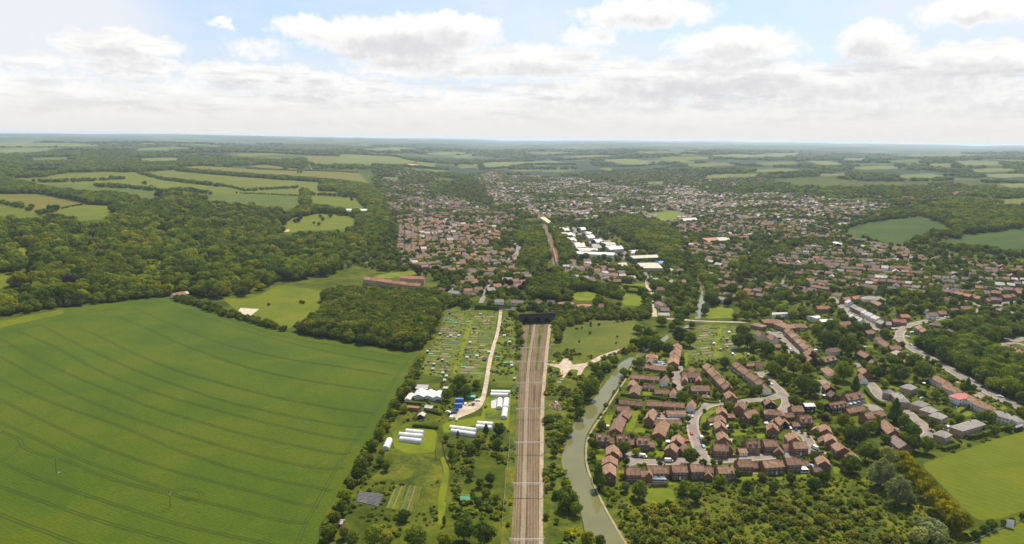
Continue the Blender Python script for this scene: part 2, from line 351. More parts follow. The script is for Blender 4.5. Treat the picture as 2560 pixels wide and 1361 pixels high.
surf('train_roof', [(0.22, 0.07, 0.07), (0.28, 0.10, 0.10)], 0.4, 0.7)
surf('tyre', [(0.015, 0.015, 0.016)], 1, 0.9)
surf('machine_yellow', [(0.60, 0.36, 0.03)], 1, 0.5)
surf('concrete', [(0.40, 0.37, 0.33), (0.50, 0.47, 0.42)], 0.6, 0.9, scale2=3)
surf('rust', [(0.28, 0.09, 0.03), (0.38, 0.15, 0.06)], 2.0, 0.9, rand=0.3)
surf('pool_blue', [(0.30, 0.33, 0.75)], 1, 0.3)
surf('stone_pale', [(0.46, 0.40, 0.32), (0.55, 0.49, 0.40)], 0.6, 0.9)
# canal water: silt-green, glossy
mt, q = newmat('water')
pos = q.n('ShaderNodeNewGeometry').outputs['Position']
bp = q.n('ShaderNodeBump', {'Height': q.noise(pos, 0.6, 4, 0.6), 'Strength': 0.05, 'Distance': 0.2})
b = q.n('ShaderNodeBsdfPrincipled', {'Roughness': 0.06, 'IOR': 1.33, 'Specular IOR Level': 0.5, 'Normal': bp.outputs[0]})
q.link(q.ramp(q.noise(pos, 0.03, 4), [(0.3, (0.100, 0.098, 0.038)), (0.7, (0.130, 0.124, 0.052))]), b.inputs['Base Color']); finish(q, b.outputs[0])
# car paint takes the object's own colour
mt, q = newmat('car_paint')
oi = q.n('ShaderNodeObjectInfo')
b = q.n('ShaderNodeBsdfPrincipled', {'Roughness': 0.25, 'Specular IOR Level': 0.5, 'Coat Weight': 0.4}); q.link(oi.outputs['Color'], b.inputs['Base Color']); finish(q, b.outputs[0])
# leaves: the object's own colour, leaf-by-leaf tint, a little light shining through
def leafmat(name, trans, own=True):
    mt, q = newmat(name)
    oi = q.n('ShaderNodeObjectInfo')
    at = q.n('ShaderNodeAttribute', attribute_name='tint')
    c = q.mix(1.0, oi.outputs['Color'], at.outputs['Color'], 'MULTIPLY') if own else at.outputs['Color']
    c = q.mix(1.0, c, q.ramp(oi.outputs['Random'], [(0, (0.58, 0.66, 0.75)), (0.35, (0.88, 0.93, 0.95)), (0.7, (1.12, 1.10, 0.95)), (1, (1.50, 1.42, 1.0))]), 'MULTIPLY')
    d = q.n('ShaderNodeBsdfDiffuse', {'Color': c, 'Roughness': 0.6})
    t = q.n('ShaderNodeBsdfTranslucent', {'Color': q.mix(1.0, c, (1.25, 1.25, 0.6), 'MULTIPLY')})
    mx = q.n('ShaderNodeMixShader', {0: trans, 1: d.outputs[0], 2: t.outputs[0]}); finish(q, mx.outputs[0])
leafmat('leaf', 0.28)
leafmat('leaf_mass', 0.28, False)
MI = lambda *names: [MATS[n] for n in names]
# ------------------------------------------------------------------ object helpers
def mesh_obj(name, verts, faces, mats, parent=None, mi=None, smooth=False, link=True, cols=None):
    me = bpy.data.meshes.new(name)
    me.from_pydata([tuple(v) for v in verts], [], [tuple(f) for f in faces])
    for mt in (mats if isinstance(mats, list) else [mats]): me.materials.append(MATS[mt] if isinstance(mt, str) else mt)
    if mi is not None: me.polygons.foreach_set('material_index', list(mi))
    if smooth: me.polygons.foreach_set('use_smooth', [True]*len(me.polygons))
    o = bpy.data.objects.new(name, me)
    if parent is not None: o.parent = parent
    if link: COL.objects.link(o)
    return o
def use(name, me, parent=None, loc=(0, 0, 0), rz=0.0, sc=None):
    o = bpy.data.objects.new(name, me); o.parent = parent; o.location = loc; o.rotation_euler = (0, 0, rz)
    if sc is not None: o.scale = sc
    COL.objects.link(o); return o
def empty(name, loc, rz=0.0):
    o = bpy.data.objects.new(name, None); o.location = loc; o.rotation_euler = (0, 0, rz); o.empty_display_size = 0.5
    COL.objects.link(o); return o
def tag(o, label, cat, group=None):
    o['label'] = label; o['category'] = cat
    if group: o['group'] = group
    return o
class MB:
    """collects boxes and bars into one mesh"""
    def __init__(s): s.v = []; s.f = []; s.m = []
    def poly(s, vs, fs, m=0):
        k = len(s.v); s.v += [tuple(v) for v in vs]; s.f += [tuple(i+k for i in f) for f in fs]; s.m += [m]*len(fs); return s
    def box(s, x0, x1, y0, y1, z0, z1, m=0):
        return s.poly([(x0, y0, z0), (x1, y0, z0), (x1, y1, z0), (x0, y1, z0), (x0, y0, z1), (x1, y0, z1), (x1, y1, z1), (x0, y1, z1)],
                      [(3, 2, 1, 0), (4, 5, 6, 7), (0, 1, 5, 4), (1, 2, 6, 5), (2, 3, 7, 6), (3, 0, 4, 7)], m)
    def bar(s, a, b, r, m=0, n=5, r2=None):
        a = Vector(a); b = Vector(b); d = (b-a).normalized(); u = d.orthogonal().normalized(); w_ = d.cross(u); r2 = r if r2 is None else r2
        vs = [a+(u*math.cos(t)+w_*math.sin(t))*r for t in [6.2832*i/n for i in range(n)]] + [b+(u*math.cos(t)+w_*math.sin(t))*r2 for t in [6.2832*i/n for i in range(n)]]
        return s.poly(vs, [(i, (i+1) % n, n+(i+1) % n, n+i) for i in range(n)] + [tuple(range(n-1, -1, -1)), tuple(range(n, 2*n))], m)
    def mesh(s, name, mats):
        me = bpy.data.meshes.new(name); me.from_pydata(s.v, [], s.f)
        for mt in mats: me.materials.append(MATS[mt])
        me.polygons.foreach_set('material_index', s.m); return me
    def build(s, name, mats, parent=None, loc=(0, 0, 0), rz=0.0):
        return use(name, s.mesh(name, mats if isinstance(mats, list) else [mats]), parent, loc, rz)
ONES = ['', 'first', 'second', 'third', 'fourth', 'fifth', 'sixth', 'seventh', 'eighth', 'ninth', 'tenth', 'eleventh', 'twelfth', 'thirteenth', 'fourteenth',
        'fifteenth', 'sixteenth', 'seventeenth', 'eighteenth', 'nineteenth']
def nth(i):
    if i < 20: return ONES[i]
    t = ['', '', 'twent', 'thirt', 'fort', 'fift', 'sixt', 'sevent', 'eight', 'ninet'][i//10 % 10]
    pre = 'hundred-and-' if i >= 100 else ''
    if i >= 100: 
        i -= 100
        if i < 20: return pre+(ONES[i] or 'last')
        t = ['', '', 'twent', 'thirt', 'fort', 'fift', 'sixt', 'sevent', 'eight', 'ninet'][i//10]
    return pre+(t+'ieth' if i % 10 == 0 else t+'y-'+ONES[i % 10])

# ------------------------------------------------------------------ the ground: one triangulation cut into fields, roads, water
REG = []    # (name, material, priority, list of world polygons, open?)
OPENF = []
OPEN = []   # world polygons where no wood or town tree grows
def region(name, mat, pts, pri=5, openp=True, sm=1, label=None):
    p = smooth_poly(pts, sm, True) if sm else np.asarray(pts, float)
    wpts = pix(p)[:, :2]
    REG.append((name, mat, pri, [wpts], label))
    if openp: OPEN.append(wpts); OPENF.append(wpts)
    return wpts
def strip_quads(path, width):
    p = np.asarray(path); d = np.gradient(p, axis=0); d /= np.maximum(np.linalg.norm(d, axis=1), 1e-6)[:, None]
    nrm = np.stack([-d[:, 1], d[:, 0]], 1)
    wd = np.asarray(width)/2 if np.ndim(width) else width/2
    a = p+nrm*(wd[:, None] if np.ndim(width) else wd); b = p-nrm*(wd[:, None] if np.ndim(width) else wd)
    return a, b
def resample(path, step):
    p = np.asarray(path, float); s = np.r_[0, np.cumsum(np.linalg.norm(np.diff(p, axis=0), axis=1))]
    n = max(2, int(s[-1]/step)+1); t = np.linspace(0, s[-1], n)
    return np.stack([np.interp(t, s, p[:, i]) for i in range(p.shape[1])], 1)
ROADS = []
def road(name, mat, pts, width, pri=8, pave=0.0, sm=2, label=None):
    wpts = pix(smooth_poly(pts, sm))[:, :2]
    wpts = resample(wpts, max(6.0, width))
    ROADS.append((wpts, width+2*pave))
    for (nm, mt_, wd, pr) in ([(name, mat, width, pri)] + ([('pavement', 'pavement', width+2*pave, pri-1)] if pave else [])):
        a, b = strip_quads(wpts, wd)
        REG.append((nm, mt_, pr, [np.array([a[i], a[i+1], b[i+1], b[i]]) for i in range(len(a)-1)], label))
    OPEN.append(np.vstack([a, b[::-1]]))
    return wpts

# fields, read off the photograph
BIGF = region('crop_field', 'crop', [(-160, 840), (0, 800), (160, 772), (410, 743), (450, 752), (520, 777), (600, 800), (705, 827), (830, 850), (935, 866), (1040, 884), (1012, 940), (985, 1000), (935, 1085), (880, 1170), (830, 1260), (800, 1310), (792, 1380), (700, 1460), (-160, 1460)], 4)
region('field_margin', 'pasture', [(-60, 815), (60, 792), (160, 774), (158, 786), (60, 806), (-60, 835)], 5)
region('paddock', 'pasture', [(551, 744), (600, 748), (632, 745), (702, 712), (826, 731), (806, 768), (765, 795), (712, 828), (672, 815), (595, 778)], 4)
region('riding_arena', 'sand', [(601, 770), (648, 773), (625, 791), (594, 781)], 6, sm=0)
region('farmland', 'hay', [(-100, 432), (170, 432), (360, 430), (440, 424), (640, 424), (895, 430), (935, 470), (845, 478), (770, 490), (760, 520), (590, 508), (420, 488), (320, 508), (220, 555), (-100, 550)], 1, openp=False)
region('field', 'grey_crop', [(105, 459), (240, 465), (350, 475), (430, 485), (350, 499), (282, 490), (225, 485), (140, 468)])
region('field', 'pasture', [(125, 457), (240, 454), (310, 449), (410, 452), (545, 466), (462, 476), (390, 477), (325, 470), (237, 465)], 6)
region('field', 'hay', [(45, 450), (125, 442), (200, 434), (262, 429), (342, 434), (410, 450), (310, 449), (200, 452), (110, 456)], 5)
region('field', 'hay', [(362, 431), (475, 441), (640, 450), (745, 456), (765, 467), (680, 472), (565, 460), (410, 448)])
region('field', 'brown_field', [(440, 423), (490, 414), (615, 422), (750, 427), (895, 432), (912, 447), (855, 455), (690, 442), (565, 433)])
region('field', 'brown_field', [(618, 415), (665, 412), (740, 423), (772, 426), (665, 421)])
region('field', 'grey_crop', [(470, 491), (590, 484), (757, 491), (757, 512), (722, 523), (665, 512), (590, 505), (515, 500)], 6)
region('playing_field', 'mown', [(772, 487), (895, 495), (897, 505), (922, 525), (865, 519), (772, 507)])
region('field', 'brown_field', [(805, 479), (846, 480), (846, 485), (808, 484)])
region('field', 'pasture', [(694, 578), (727, 547), (790, 535), (830, 535), (899, 547), (882, 565), (850, 576), (765, 576), (727, 582)], 6)
region('riding_arena', 'red_sand', [(699, 573), (725, 574), (722, 580), (695, 580)], 7, sm=0)
region('field', 'brown_field', [(15, 490), (82, 484), (150, 495), (217, 510), (165, 520), (105, 535), (50, 512)])
region('field', 'hay', [(-60, 508), (0, 510), (50, 520), (105, 537), (95, 543), (0, 538), (-60, 536)])
region('field', 'pasture', [(140, 533), (185, 514), (305, 515), (255, 547), (215, 552), (190, 538)])
region('field', 'hay', [(455, 477), (540, 466), (640, 475), (640, 485), (525, 488)])
region('field', 'hay', [(590, 482), (680, 474), (765, 469), (767, 490), (660, 485)])
region('field', 'pale_crop', [(-60, 356), (95, 357), (200, 360), (265, 365), (195, 367), (-60, 364)])
region('field', 'pale_crop', [(-60, 378), (82, 370), (132, 373), (100, 381), (-60, 386)])
region('field', 'hay', [(42, 420), (175, 417), (140, 425), (70, 427)])
region('field', 'pasture', [(-60, 470), (0, 468), (20, 478), (10, 488), (-60, 486)])
region('field', 'brown_field', [(760, 390), (850, 392), (845, 402), (772, 406)])
region('field', 'pale_crop', [(850, 385), (990, 393), (1045, 407), (930, 413), (772, 408), (845, 402)])
region('field', 'soil_pink', [(1015, 410), (1040, 410), (1052, 417), (1029, 417)], 6)
region('field', 'pale_crop', [(1040, 404), (1090, 410), (1085, 420), (1050, 418)])
region('field', 'hay', [(928, 442), (1005, 444), (990, 452)])
region('field', 'pale_crop', [(1200, 407), (1384, 402), (1437, 411), (1312, 412), (1219, 423)])
region('field', 'brown_field', [(1384, 396), (1469, 388), (1544, 389), (1500, 395)])
region('field', 'pale_crop', [(1487, 400), (1578, 397), (1640, 404), (1594, 414)])
region('field', 'pasture', [(1053, 422), (1125, 427), (1094, 431)])
region('field', 'pale_crop', [(1130, 392), (1180, 385), (1182, 391), (1140, 396)])
region('field', 'pasture', [(1562, 457), (1662, 453), (1656, 461)])
region('playing_field', 'lawn', [(1600, 535), (1687, 527), (1725, 539), (1672, 553)])
region('field', 'pasture', [(1494, 421), (1531, 421), (1528, 428)])
region('field', 'pale_crop', [(1760, 388), (2000, 382), (1990, 390), (1850, 396)])
region('field', 'pasture', [(1760, 438), (1900, 434), (1880, 443), (1770, 446)])
region('field', 'dark_crop', [(2104, 574), (2166, 558), (2229, 549), (2297, 542), (2369, 571), (2322, 581), (2301, 602), (2266, 618), (2216, 614), (2157, 597)], 6)
region('field', 'dark_crop', [(2329, 611), (2401, 594), (2479, 580), (2560, 572), (2680, 562), (2680, 650), (2560, 640), (2479, 632), (2416, 624), (2354, 621)], 6)
region('field', 'hay', [(2466, 503), (2541, 496), (2620, 494), (2600, 508), (2510, 511)])
region('field', 'pale_crop', [(2494, 461), (2560, 458), (2640, 457), (2640, 468), (2526, 469)])
region('field', 'pale_crop', [(2222, 439), (2322, 433), (2366, 442), (2254, 445)])
region('field', 'hay', [(2304, 410), (2385, 408), (2379, 419), (2338, 415)])
region('field', 'pale_crop', [(2010, 403), (2072, 403), (2107, 413), (2057, 415)])
region('field', 'pale_crop', [(2091, 397), (2197, 394), (2135, 402)])
region('field', 'pale_crop', [(2390, 404), (2460, 402), (2520, 408), (2420, 414)])
for f_ in [[(300, 398), (420, 394), (500, 399), (380, 404)], [(40, 396), (160, 392), (210, 397), (90, 402)], [(560, 386), (680, 383), (740, 388), (620, 392)], [(330, 372), (450, 368), (520, 372), (400, 377)], [(1140, 414), (1195, 410), (1200, 418), (1150, 422)], [(1060, 384), (1140, 380), (1180, 384), (1100, 388)], [(1300, 382), (1400, 379), (1440, 383), (1340, 387)], [(1640, 396), (1740, 392), (1790, 397), (1690, 402)], [(1700, 412), (1800, 408), (1850, 413), (1750, 418)], [(1880, 408), (1980, 404), (2000, 410), (1920, 414)], [(2120, 418), (2220, 414), (2270, 420), (2160, 425)], [(2200, 402), (2290, 399), (2330, 403), (2240, 407)], [(2400, 424), (2500, 420), (2560, 426), (2450, 431)], [(1850, 425), (1960, 421), (2010, 426), (1900, 431)], [(2020, 436), (2110, 433), (2150, 438), (2060, 442)], [(2440, 438), (2540, 434), (2620, 440), (2500, 446)], [(1580, 380), (1700, 377), (1760, 381), (1640, 385)], [(2200, 388), (2400, 385), (2500, 389), (2300, 393)], [(900, 372), (1000, 369), (1060, 373), (960, 377)]]:
    region('field', ['grey_crop', 'pasture', 'hay', 'meadow_olive', 'pale_crop'][len(REG) % 5], f_)
CRICK = region('cricket_field', 'mown', [(2303, 1162), (2349, 1145), (2415, 1123), (2495, 1096), (2560, 1079), (2720, 1030), (2760, 1240), (2560, 1276), (2490, 1300), (2440, 1300), (2380, 1240)], 6, sm=1)
region('cricket_field', 'mown', [(2424, 1372), (2477, 1333), (2560, 1304), (2720, 1260), (2800, 1460), (2400, 1460)], 6, sm=0)
MEAD = region('rough_meadow', 'meadow_olive', [(1400, 866), (1402, 828), (1440, 815), (1487, 804), (1580, 799), (1614, 818), (1575, 862), (1498, 889), (1450, 886)], 5)
region('meadow', 'lawn', [(1551, 734), (1614, 738), (1604, 766), (1559, 763)])
region('meadow', 'lawn', [(1768, 767), (1826, 767), (1847, 795), (1762, 797)])
region('clearing', 'pasture', [(112, 602), (190, 592), (195, 605), (125, 613)])
region('clearing', 'pasture', [(15, 607), (50, 612), (97, 642), (60, 648)])
region('clearing', 'pasture', [(-40, 680), (0, 682), (97, 691), (67, 705), (20, 722), (-40, 718)])
region('clearing', 'lawn', [(912, 699), (960, 684), (1065, 674), (1058, 684), (960, 698)])
region('clearing', 'lawn', [(1535, 712), (1618, 708), (1620, 716), (1548, 722)])
region('clearing', 'lawn', [(1425, 735), (1460, 725), (1500, 735), (1480, 752), (1440, 752)])
for c in ([(388, 650), (410, 640), (404, 680), (395, 700)], [(395, 565), (420, 560), (425, 575), (400, 580)]): region('clearing', 'pasture', c)
# allotments and smallholding
ALLOT = region('allotments', 'allotment', [(1115, 770), (1245, 772), (1238, 830), (1225, 880), (1212, 950), (1120, 945), (1050, 935), (1070, 880), (1098, 830)], 4)
region('allotments', 'allotment', [(1262, 785), (1296, 800), (1294, 900), (1292, 960), (1222, 955), (1232, 890), (1246, 830)], 4)
ALLOT2 = region('allotments', 'allotment', [(1745, 812), (1830, 812), (1890, 840), (1880, 900), (1800, 895), (1722, 905), (1712, 880), (1728, 850)], 4)
region('grass_path', 'lawn', [(1797, 815), (1806, 815), (1800, 850), (1795, 895), (1784, 895), (1788, 850)], 6, sm=0)
region('grass_path', 'lawn', [(1170, 800), (1184, 800), (1160, 880), (1140, 935), (1130, 935), (1152, 870)], 6, sm=0)
region('lawn', 'lawn', [(980, 1075), (1080, 1070), (1095, 1085), (1090, 1130), (1020, 1135), (985, 1120)], 4)
region('lawn', 'rough_grass', [(985, 1140), (1100, 1135), (1108, 1200), (1070, 1215), (960, 1205), (925, 1200)], 4)
region('lawn', 'lawn', [(1100, 1145), (1117, 1140), (1127, 1170), (1108, 1310), (1092, 1310), (1098, 1230), (1110, 1175)], 6)
region('lawn', 'lawn', [(1105, 1060), (1200, 1040), (1240, 1050), (1180, 1065), (1110, 1085)], 4)
region('lawn', 'lawn', [(1215, 990), (1290, 985), (1290, 1080), (1200, 1050)], 3)
region('vegetable_plot', 'plastic_dark', [(897, 1229), (959, 1237), (947, 1268), (891, 1255)], 7, sm=0)
region('vegetable_plot', 'allotment', [(989, 1213), (1056, 1216), (1036, 1281), (964, 1272)], 7, sm=0)
region('vegetable_plot', 'allotment', [(1213, 1032), (1255, 1030), (1253, 1050), (1212, 1052)], 7, sm=0)
region('vegetable_plot', 'mulch_fabric', [(1228, 1003), (1242, 998), (1240, 1020), (1228, 1021)], 7, sm=0)
region('car_park', 'gravel', [(1128, 1042), (1142, 1018), (1180, 1006), (1210, 988), (1216, 990), (1205, 1012), (1180, 1032), (1145, 1046)], 8)
region('verge', 'rough_grass', [(1360, 1000), (1372, 880), (1380, 830), (1398, 826), (1400, 866), (1450, 888), (1500, 892), (1575, 865), (1590, 880), (1545, 900), (1490, 985), (1430, 1060), (1402, 1120), (1402, 1165), (1425, 1225), (1452, 1290), (1468, 1380), (1360, 1400)], 3, openp=False)
region('verge', 'rough_grass', [(1296, 1000), (1300, 900), (1306, 815), (1290, 820), (1282, 950), (1268, 1100), (1250, 1380), (1276, 1400)], 3, openp=False)
region('scrub_ground', 'rough_grass', [(1500, 1215), (1560, 1220), (1900, 1195), (2150, 1190), (2300, 1230), (2440, 1330), (2420, 1480), (1600, 1480)], 2, openp=False)
region('lawn', 'lawn', [(1618, 1222), (1680, 1222), (1690, 1250), (1640, 1270), (1612, 1250)], 4)
region('works_yard', 'gravel', [(1366, 909), (1398, 911), (1409, 897), (1424, 897), (1432, 913), (1468, 907), (1500, 889), (1566, 867), (1568, 871), (1506, 899), (1464, 916), (1446, 947), (1441, 945), (1446, 925), (1426, 923), (1409, 946), (1401, 942), (1401, 921), (1370, 913)], 8, sm=1)
region('trading_yard', 'asphalt', [tp('O', *p_) for p_ in [(95, 330), (300, 335), (420, 390), (540, 440), (740, 490), (835, 570), (1000, 600), (1170, 640), (1240, 690), (1220, 760), (990, 760), (900, 680), (740, 640), (330, 640), (300, 520), (190, 400)]], 2, openp=False)
# canal
WCAN = region('canal', 'water', [(1468, 1361), (1455, 1290), (1425, 1220), (1403, 1160), (1405, 1120), (1430, 1065), (1450, 1040), (1490, 990), (1520, 950), (1550, 908), (1572, 895), (1588, 893), (1560, 942), (1530, 987), (1505, 1027), (1482, 1060), (1464, 1092), (1459, 1130), (1463, 1170), (1481, 1215), (1512, 1280), (1562, 1361), (1610, 1440), (1490, 1440)], 9)
region('canal', 'water', [(1588, 893), (1601, 880), (1640, 860), (1660, 842), (1720, 812), (1726, 815), (1668, 848), (1650, 866), (1612, 884), (1596, 897)], 9)
region('canal', 'water', [(1736, 797), (1741, 765), (1755, 735), (1745, 706), (1735, 686), (1743, 686), (1757, 708), (1770, 738), (1759, 766), (1752, 797)], 9)
road('towpath', 'path_earth', [(1590, 897), (1566, 946), (1536, 990), (1511, 1030), (1488, 1062), (1469, 1094), (1464, 1130), (1467, 1168), (1485, 1213), (1516, 1278), (1566, 1361), (1600, 1420)], 1.3, 7)
# railway formation
region('railway_bed', 'ballast', [(1276, 1380), (1286, 1200), (1295, 1000), (1299, 900), (1306, 809), (1379, 809), (1371, 880), (1361, 1000), (1358, 1200), (1358, 1380), (1358, 1460), (1270, 1460)], 8, sm=0)
region('ballast_shoulder', 'pale_ballast', [(1347, 1380), (1348, 1200), (1352, 1000), (1363, 880), (1371, 812), (1379, 809), (1371, 880), (1361, 1000), (1358, 1200), (1358, 1440), (1346, 1440)], 9, sm=0)
region('verge', 'rough_grass', [(1324, 812), (1329, 812), (1326, 850), (1322, 905), (1316, 905), (1318, 850)], 9, sm=0)
region('verge', 'rough_grass', [(1349, 815), (1356, 815), (1350, 870), (1343, 925), (1338, 925), (1343, 870)], 9, sm=0)
region('railway_bed', 'ballast', [(1382, 662), (1378, 640), (1370, 612), (1360, 585), (1356, 560), (1366, 560), (1374, 582), (1386, 610), (1396, 640), (1400, 662)], 8, sm=0)
# roads
for args in [
  ('allotment_track', 'gravel', [(1253, 766), (1246, 830), (1226, 890), (1217, 950), (1207, 1004), (1190, 1026), (1150, 1040)], 3.6, 8, 0),
  ('lane', 'road', [(1226, 700), (1214, 730), (1202, 758)], 6, 8, 0), ('lane', 'road', [(1226, 765), (1255, 769), (1288, 772)], 5, 8, 0),
  ('estate_road', 'road', [(1860, 1003), (1799, 1006), (1768, 1013), (1746, 1025), (1731, 1043), (1730, 1066), (1738, 1094), (1751, 1128), (1763, 1162)], 6.2, 8, 1.4),
  ('estate_road', 'road', [(1566, 1132), (1590, 1150), (1622, 1158), (1708, 1153), (1758, 1155), (1849, 1147), (1917, 1142), (1979, 1136), (2022, 1131)], 6, 8, 1.2),
  ('estate_road', 'road', [(2022, 1131), (2026, 1108), (2014, 1089), (2000, 1081), (1985, 1076)], 6, 8, 1.0),
  ('estate_road', 'road', [(1896, 930), (1917, 945), (1942, 969), (1957, 984), (1972, 1008), (1954, 1030), (1950, 1042)], 6.5, 8, 1.0),
  ('estate_road', 'road', [(1957, 984), (1935, 996), (1860, 1003)], 6, 8, 0.8),
  ('estate_road', 'road', [(1697, 915), (1689, 941), (1696, 959), (1708, 976)], 6.5, 8, 1.0),
  ('estate_road', 'road', [(1935, 830), (1966, 851), (1980, 866), (1986, 884)], 8, 8, 1.0),
  ('estate_road', 'road', [(2262, 1022), (2283, 1044), (2312, 1065), (2328, 1084), (2310, 1096)], 6, 8, 1.0),
  ('estate_road', 'road', [(2168, 953), (2187, 970), (2195, 988), (2215, 1003)], 7, 8, 1.0),
  ('estate_road', 'road', [(2165, 1012), (2188, 1016), (2200, 1026), (2180, 1040)], 6, 8, 0.5),
  ('estate_road', 'road', [(2052, 950), (2070, 960), (2040, 985)], 6, 8, 0.5),
  ('main_road', 'asphalt', [(2275, 866), (2301, 884), (2344, 906), (2382, 928), (2418, 949), (2454, 972), (2491, 991), (2535, 1012), (2600, 1042), (2680, 1080)], 8, 8, 1.6),
  ('main_road', 'road', [(2275, 866), (2252, 853), (2247, 836), (2260, 819), (2281, 810), (2304, 806), (2359, 793), (2432, 780), (2466, 771), (2500, 763), (2545, 751), (2640, 735)], 6.5, 8, 1.2),
  ('high_street', 'road', [(2076, 742), (2090, 756), (2113, 771), (2143, 788), (2172, 806), (2199, 825), (2222, 840), (2250, 850)], 7, 8, 1.6),
  ('lock_road', 'gravel', [(1646, 796), (1700, 799), (1747, 803), (1800, 805), (1870, 806)], 4.5, 8, 0),
  ('canal_lane', 'gravel', [(1618, 700), (1622, 725), (1630, 760), (1637, 792)], 7, 8, 0),
  ('estate_road', 'road', [(1262, 655), (1280, 646), (1294, 632), (1297, 620), (1287, 609), (1268, 600)], 8, 8, 1),
  ('estate_road', 'road', [(1003, 640), (1008, 625), (1016, 612)], 9, 8, 0), ('estate_road', 'road', [(1068, 628), (1080, 638), (1092, 645)], 8, 8, 0),
  ('estate_road', 'road', [(1390, 664), (1384, 676), (1370, 688)], 9, 8, 0), ('estate_road', 'road', [(1260, 670), (1272, 685), (1282, 693)], 8, 8, 0),
  ('estate_road', 'road', [(975, 652), (984, 662), (1000, 664)], 7, 8, 0), ('estate_road', 'road', [(1053, 669), (1072, 673), (1095, 678)], 6, 8, 0),
  ('estate_road', 'road', [(1600, 665), (1614, 690), (1622, 708)], 8, 8, 0), ('estate_road', 'road', [(1472, 692), (1468, 712)], 8, 8, 0),
  ('estate_road', 'road', [(1845, 547), (1870, 558), (1897, 571), (1920, 585), (1938, 598)], 11, 8, 0),
  ('estate_road', 'road', [(2140, 640), (2146, 628), (2170, 632), (2204, 646), (2272, 661), (2350, 680)], 8, 8, 0),
  ('estate_road', 'road', [(2500, 830), (2530, 858), (2560, 845), (2620, 830)], 7, 8, 0), ('estate_road', 'road', [(2490, 868), (2540, 852), (2600, 880)], 7, 8, 0),
  ('estate_road', 'road', [(1952, 720), (1958, 700)], 6, 8, 0), ('estate_road', 'road', [(2340, 735), (2400, 745), (2466, 771)], 7, 8, 0),
  ('farm_track', 'gravel', [(405, 740), (408, 710), (412, 690)], 4, 8, 0), ('farm_track', 'gravel', [(655, 590), (690, 572), (712, 553)], 5, 8, 0),
]:
    nm, mt_, pts, wd, pr, pv = args
    road(nm, mt_, pts, wd, pr, pv)

# garden lawns and greens between the houses
LAWNS = {'B': [[(350, 120), (510, 120), (430, 300), (340, 300)], [(720, 60), (950, 50), (830, 400), (720, 400)], [(870, 340), (1090, 340), (1060, 440), (840, 420)], [(840, 740), (1030, 770), (1000, 795), (840, 790)], [(1210, 560), (1390, 570), (1380, 640), (1220, 640)], [(1210, 720), (1380, 740), (1330, 850), (1220, 840)], [(1140, 1290), (1390, 1280), (1400, 1330), (1140, 1340)], [(1430, 1260), (1600, 1260), (1560, 1310), (1430, 1310)], [(180, 800), (380, 820), (330, 880), (180, 890)], [(200, 700), (330, 690), (330, 725), (200, 735)], [(540, 1060), (680, 1070), (680, 1110), (540, 1110)]],
 'I': [[(850, 560), (880, 450), (960, 390), (1080, 365), (1085, 385), (960, 470), (930, 540)], [(850, 700), (1000, 640), (1040, 690), (950, 740)], [(1250, 560), (1400, 550), (1400, 590), (1250, 600)], [(1290, 650), (1520, 640), (1540, 720), (1300, 740)], [(1130, 1080), (1350, 1075), (1360, 1110), (1150, 1120)], [(920, 880), (1000, 870), (1010, 920), (920, 930)]],
 'C': [[(0, 500), (210, 480), (200, 560), (0, 570)], [(340, 550), (470, 550), (460, 620), (340, 620)], [(60, 1210), (370, 1210), (360, 1290), (80, 1290)], [(480, 1230), (560, 1240), (540, 1300)], [(650, 1240), (760, 1230), (760, 1300), (660, 1300)], [(890, 1215), (1150, 1210), (1140, 1270), (900, 1270)], [(1560, 1080), (1680, 1080), (1680, 1200), (1590, 1190)], [(1270, 710), (1380, 720), (1350, 820), (1290, 800)], [(1200, 580), (1300, 600), (1300, 660), (1220, 650)], [(1260, 370), (1350, 380), (1330, 420)], [(190, 920), (310, 920), (300, 950), (200, 950)]],
 'E': [[(60, 240), (170, 330), (160, 360), (60, 290)], [(790, 570), (850, 610), (940, 760), (890, 770), (800, 640)], [(1010, 470), (1110, 430), (1110, 490), (1020, 495)], [(1040, 530), (1130, 510), (1130, 610), (1060, 600)], [(1250, 410), (1430, 440), (1420, 510), (1260, 500)], [(1580, 350), (1690, 340), (1690, 400), (1590, 400)], [(1700, 330), (1980, 290), (1960, 350), (1700, 400)]],
 'F': [[(600, 850), (700, 785), (810, 830), (680, 900)], [(690, 930), (820, 870), (900, 920), (800, 970)], [(990, 680), (1110, 625), (1100, 660), (1000, 700)], [(1210, 730), (1330, 720), (1340, 760), (1220, 760)], [(1330, 800), (1450, 790), (1490, 830), (1390, 850)], [(680, 1330), (790, 1320), (780, 1355), (690, 1360)]],
 'G': [[(1260, 600), (1410, 590), (1400, 640), (1260, 650)], [(1390, 710), (1500, 690), (1600, 760), (1560, 800), (1450, 760)], [(740, 850), (980, 840), (970, 880), (760, 880)], [(1370, 520), (1500, 500), (1480, 530), (1380, 540)]],
 'A': [[(860, 300), (950, 250), (960, 340), (880, 350)], [(970, 240), (1060, 190), (1050, 420), (1000, 430)], [(1300, 220), (1360, 220), (1350, 440), (1290, 440)], [(390, 1210), (550, 1215), (540, 1340), (400, 1340)], [(580, 870), (740, 870), (740, 960), (600, 950)]]}
for t_, ls in LAWNS.items():
    for l_ in ls: region('lawn', 'lawn', [tp(t_, *p_) for p_ in l_], 4, sm=1)
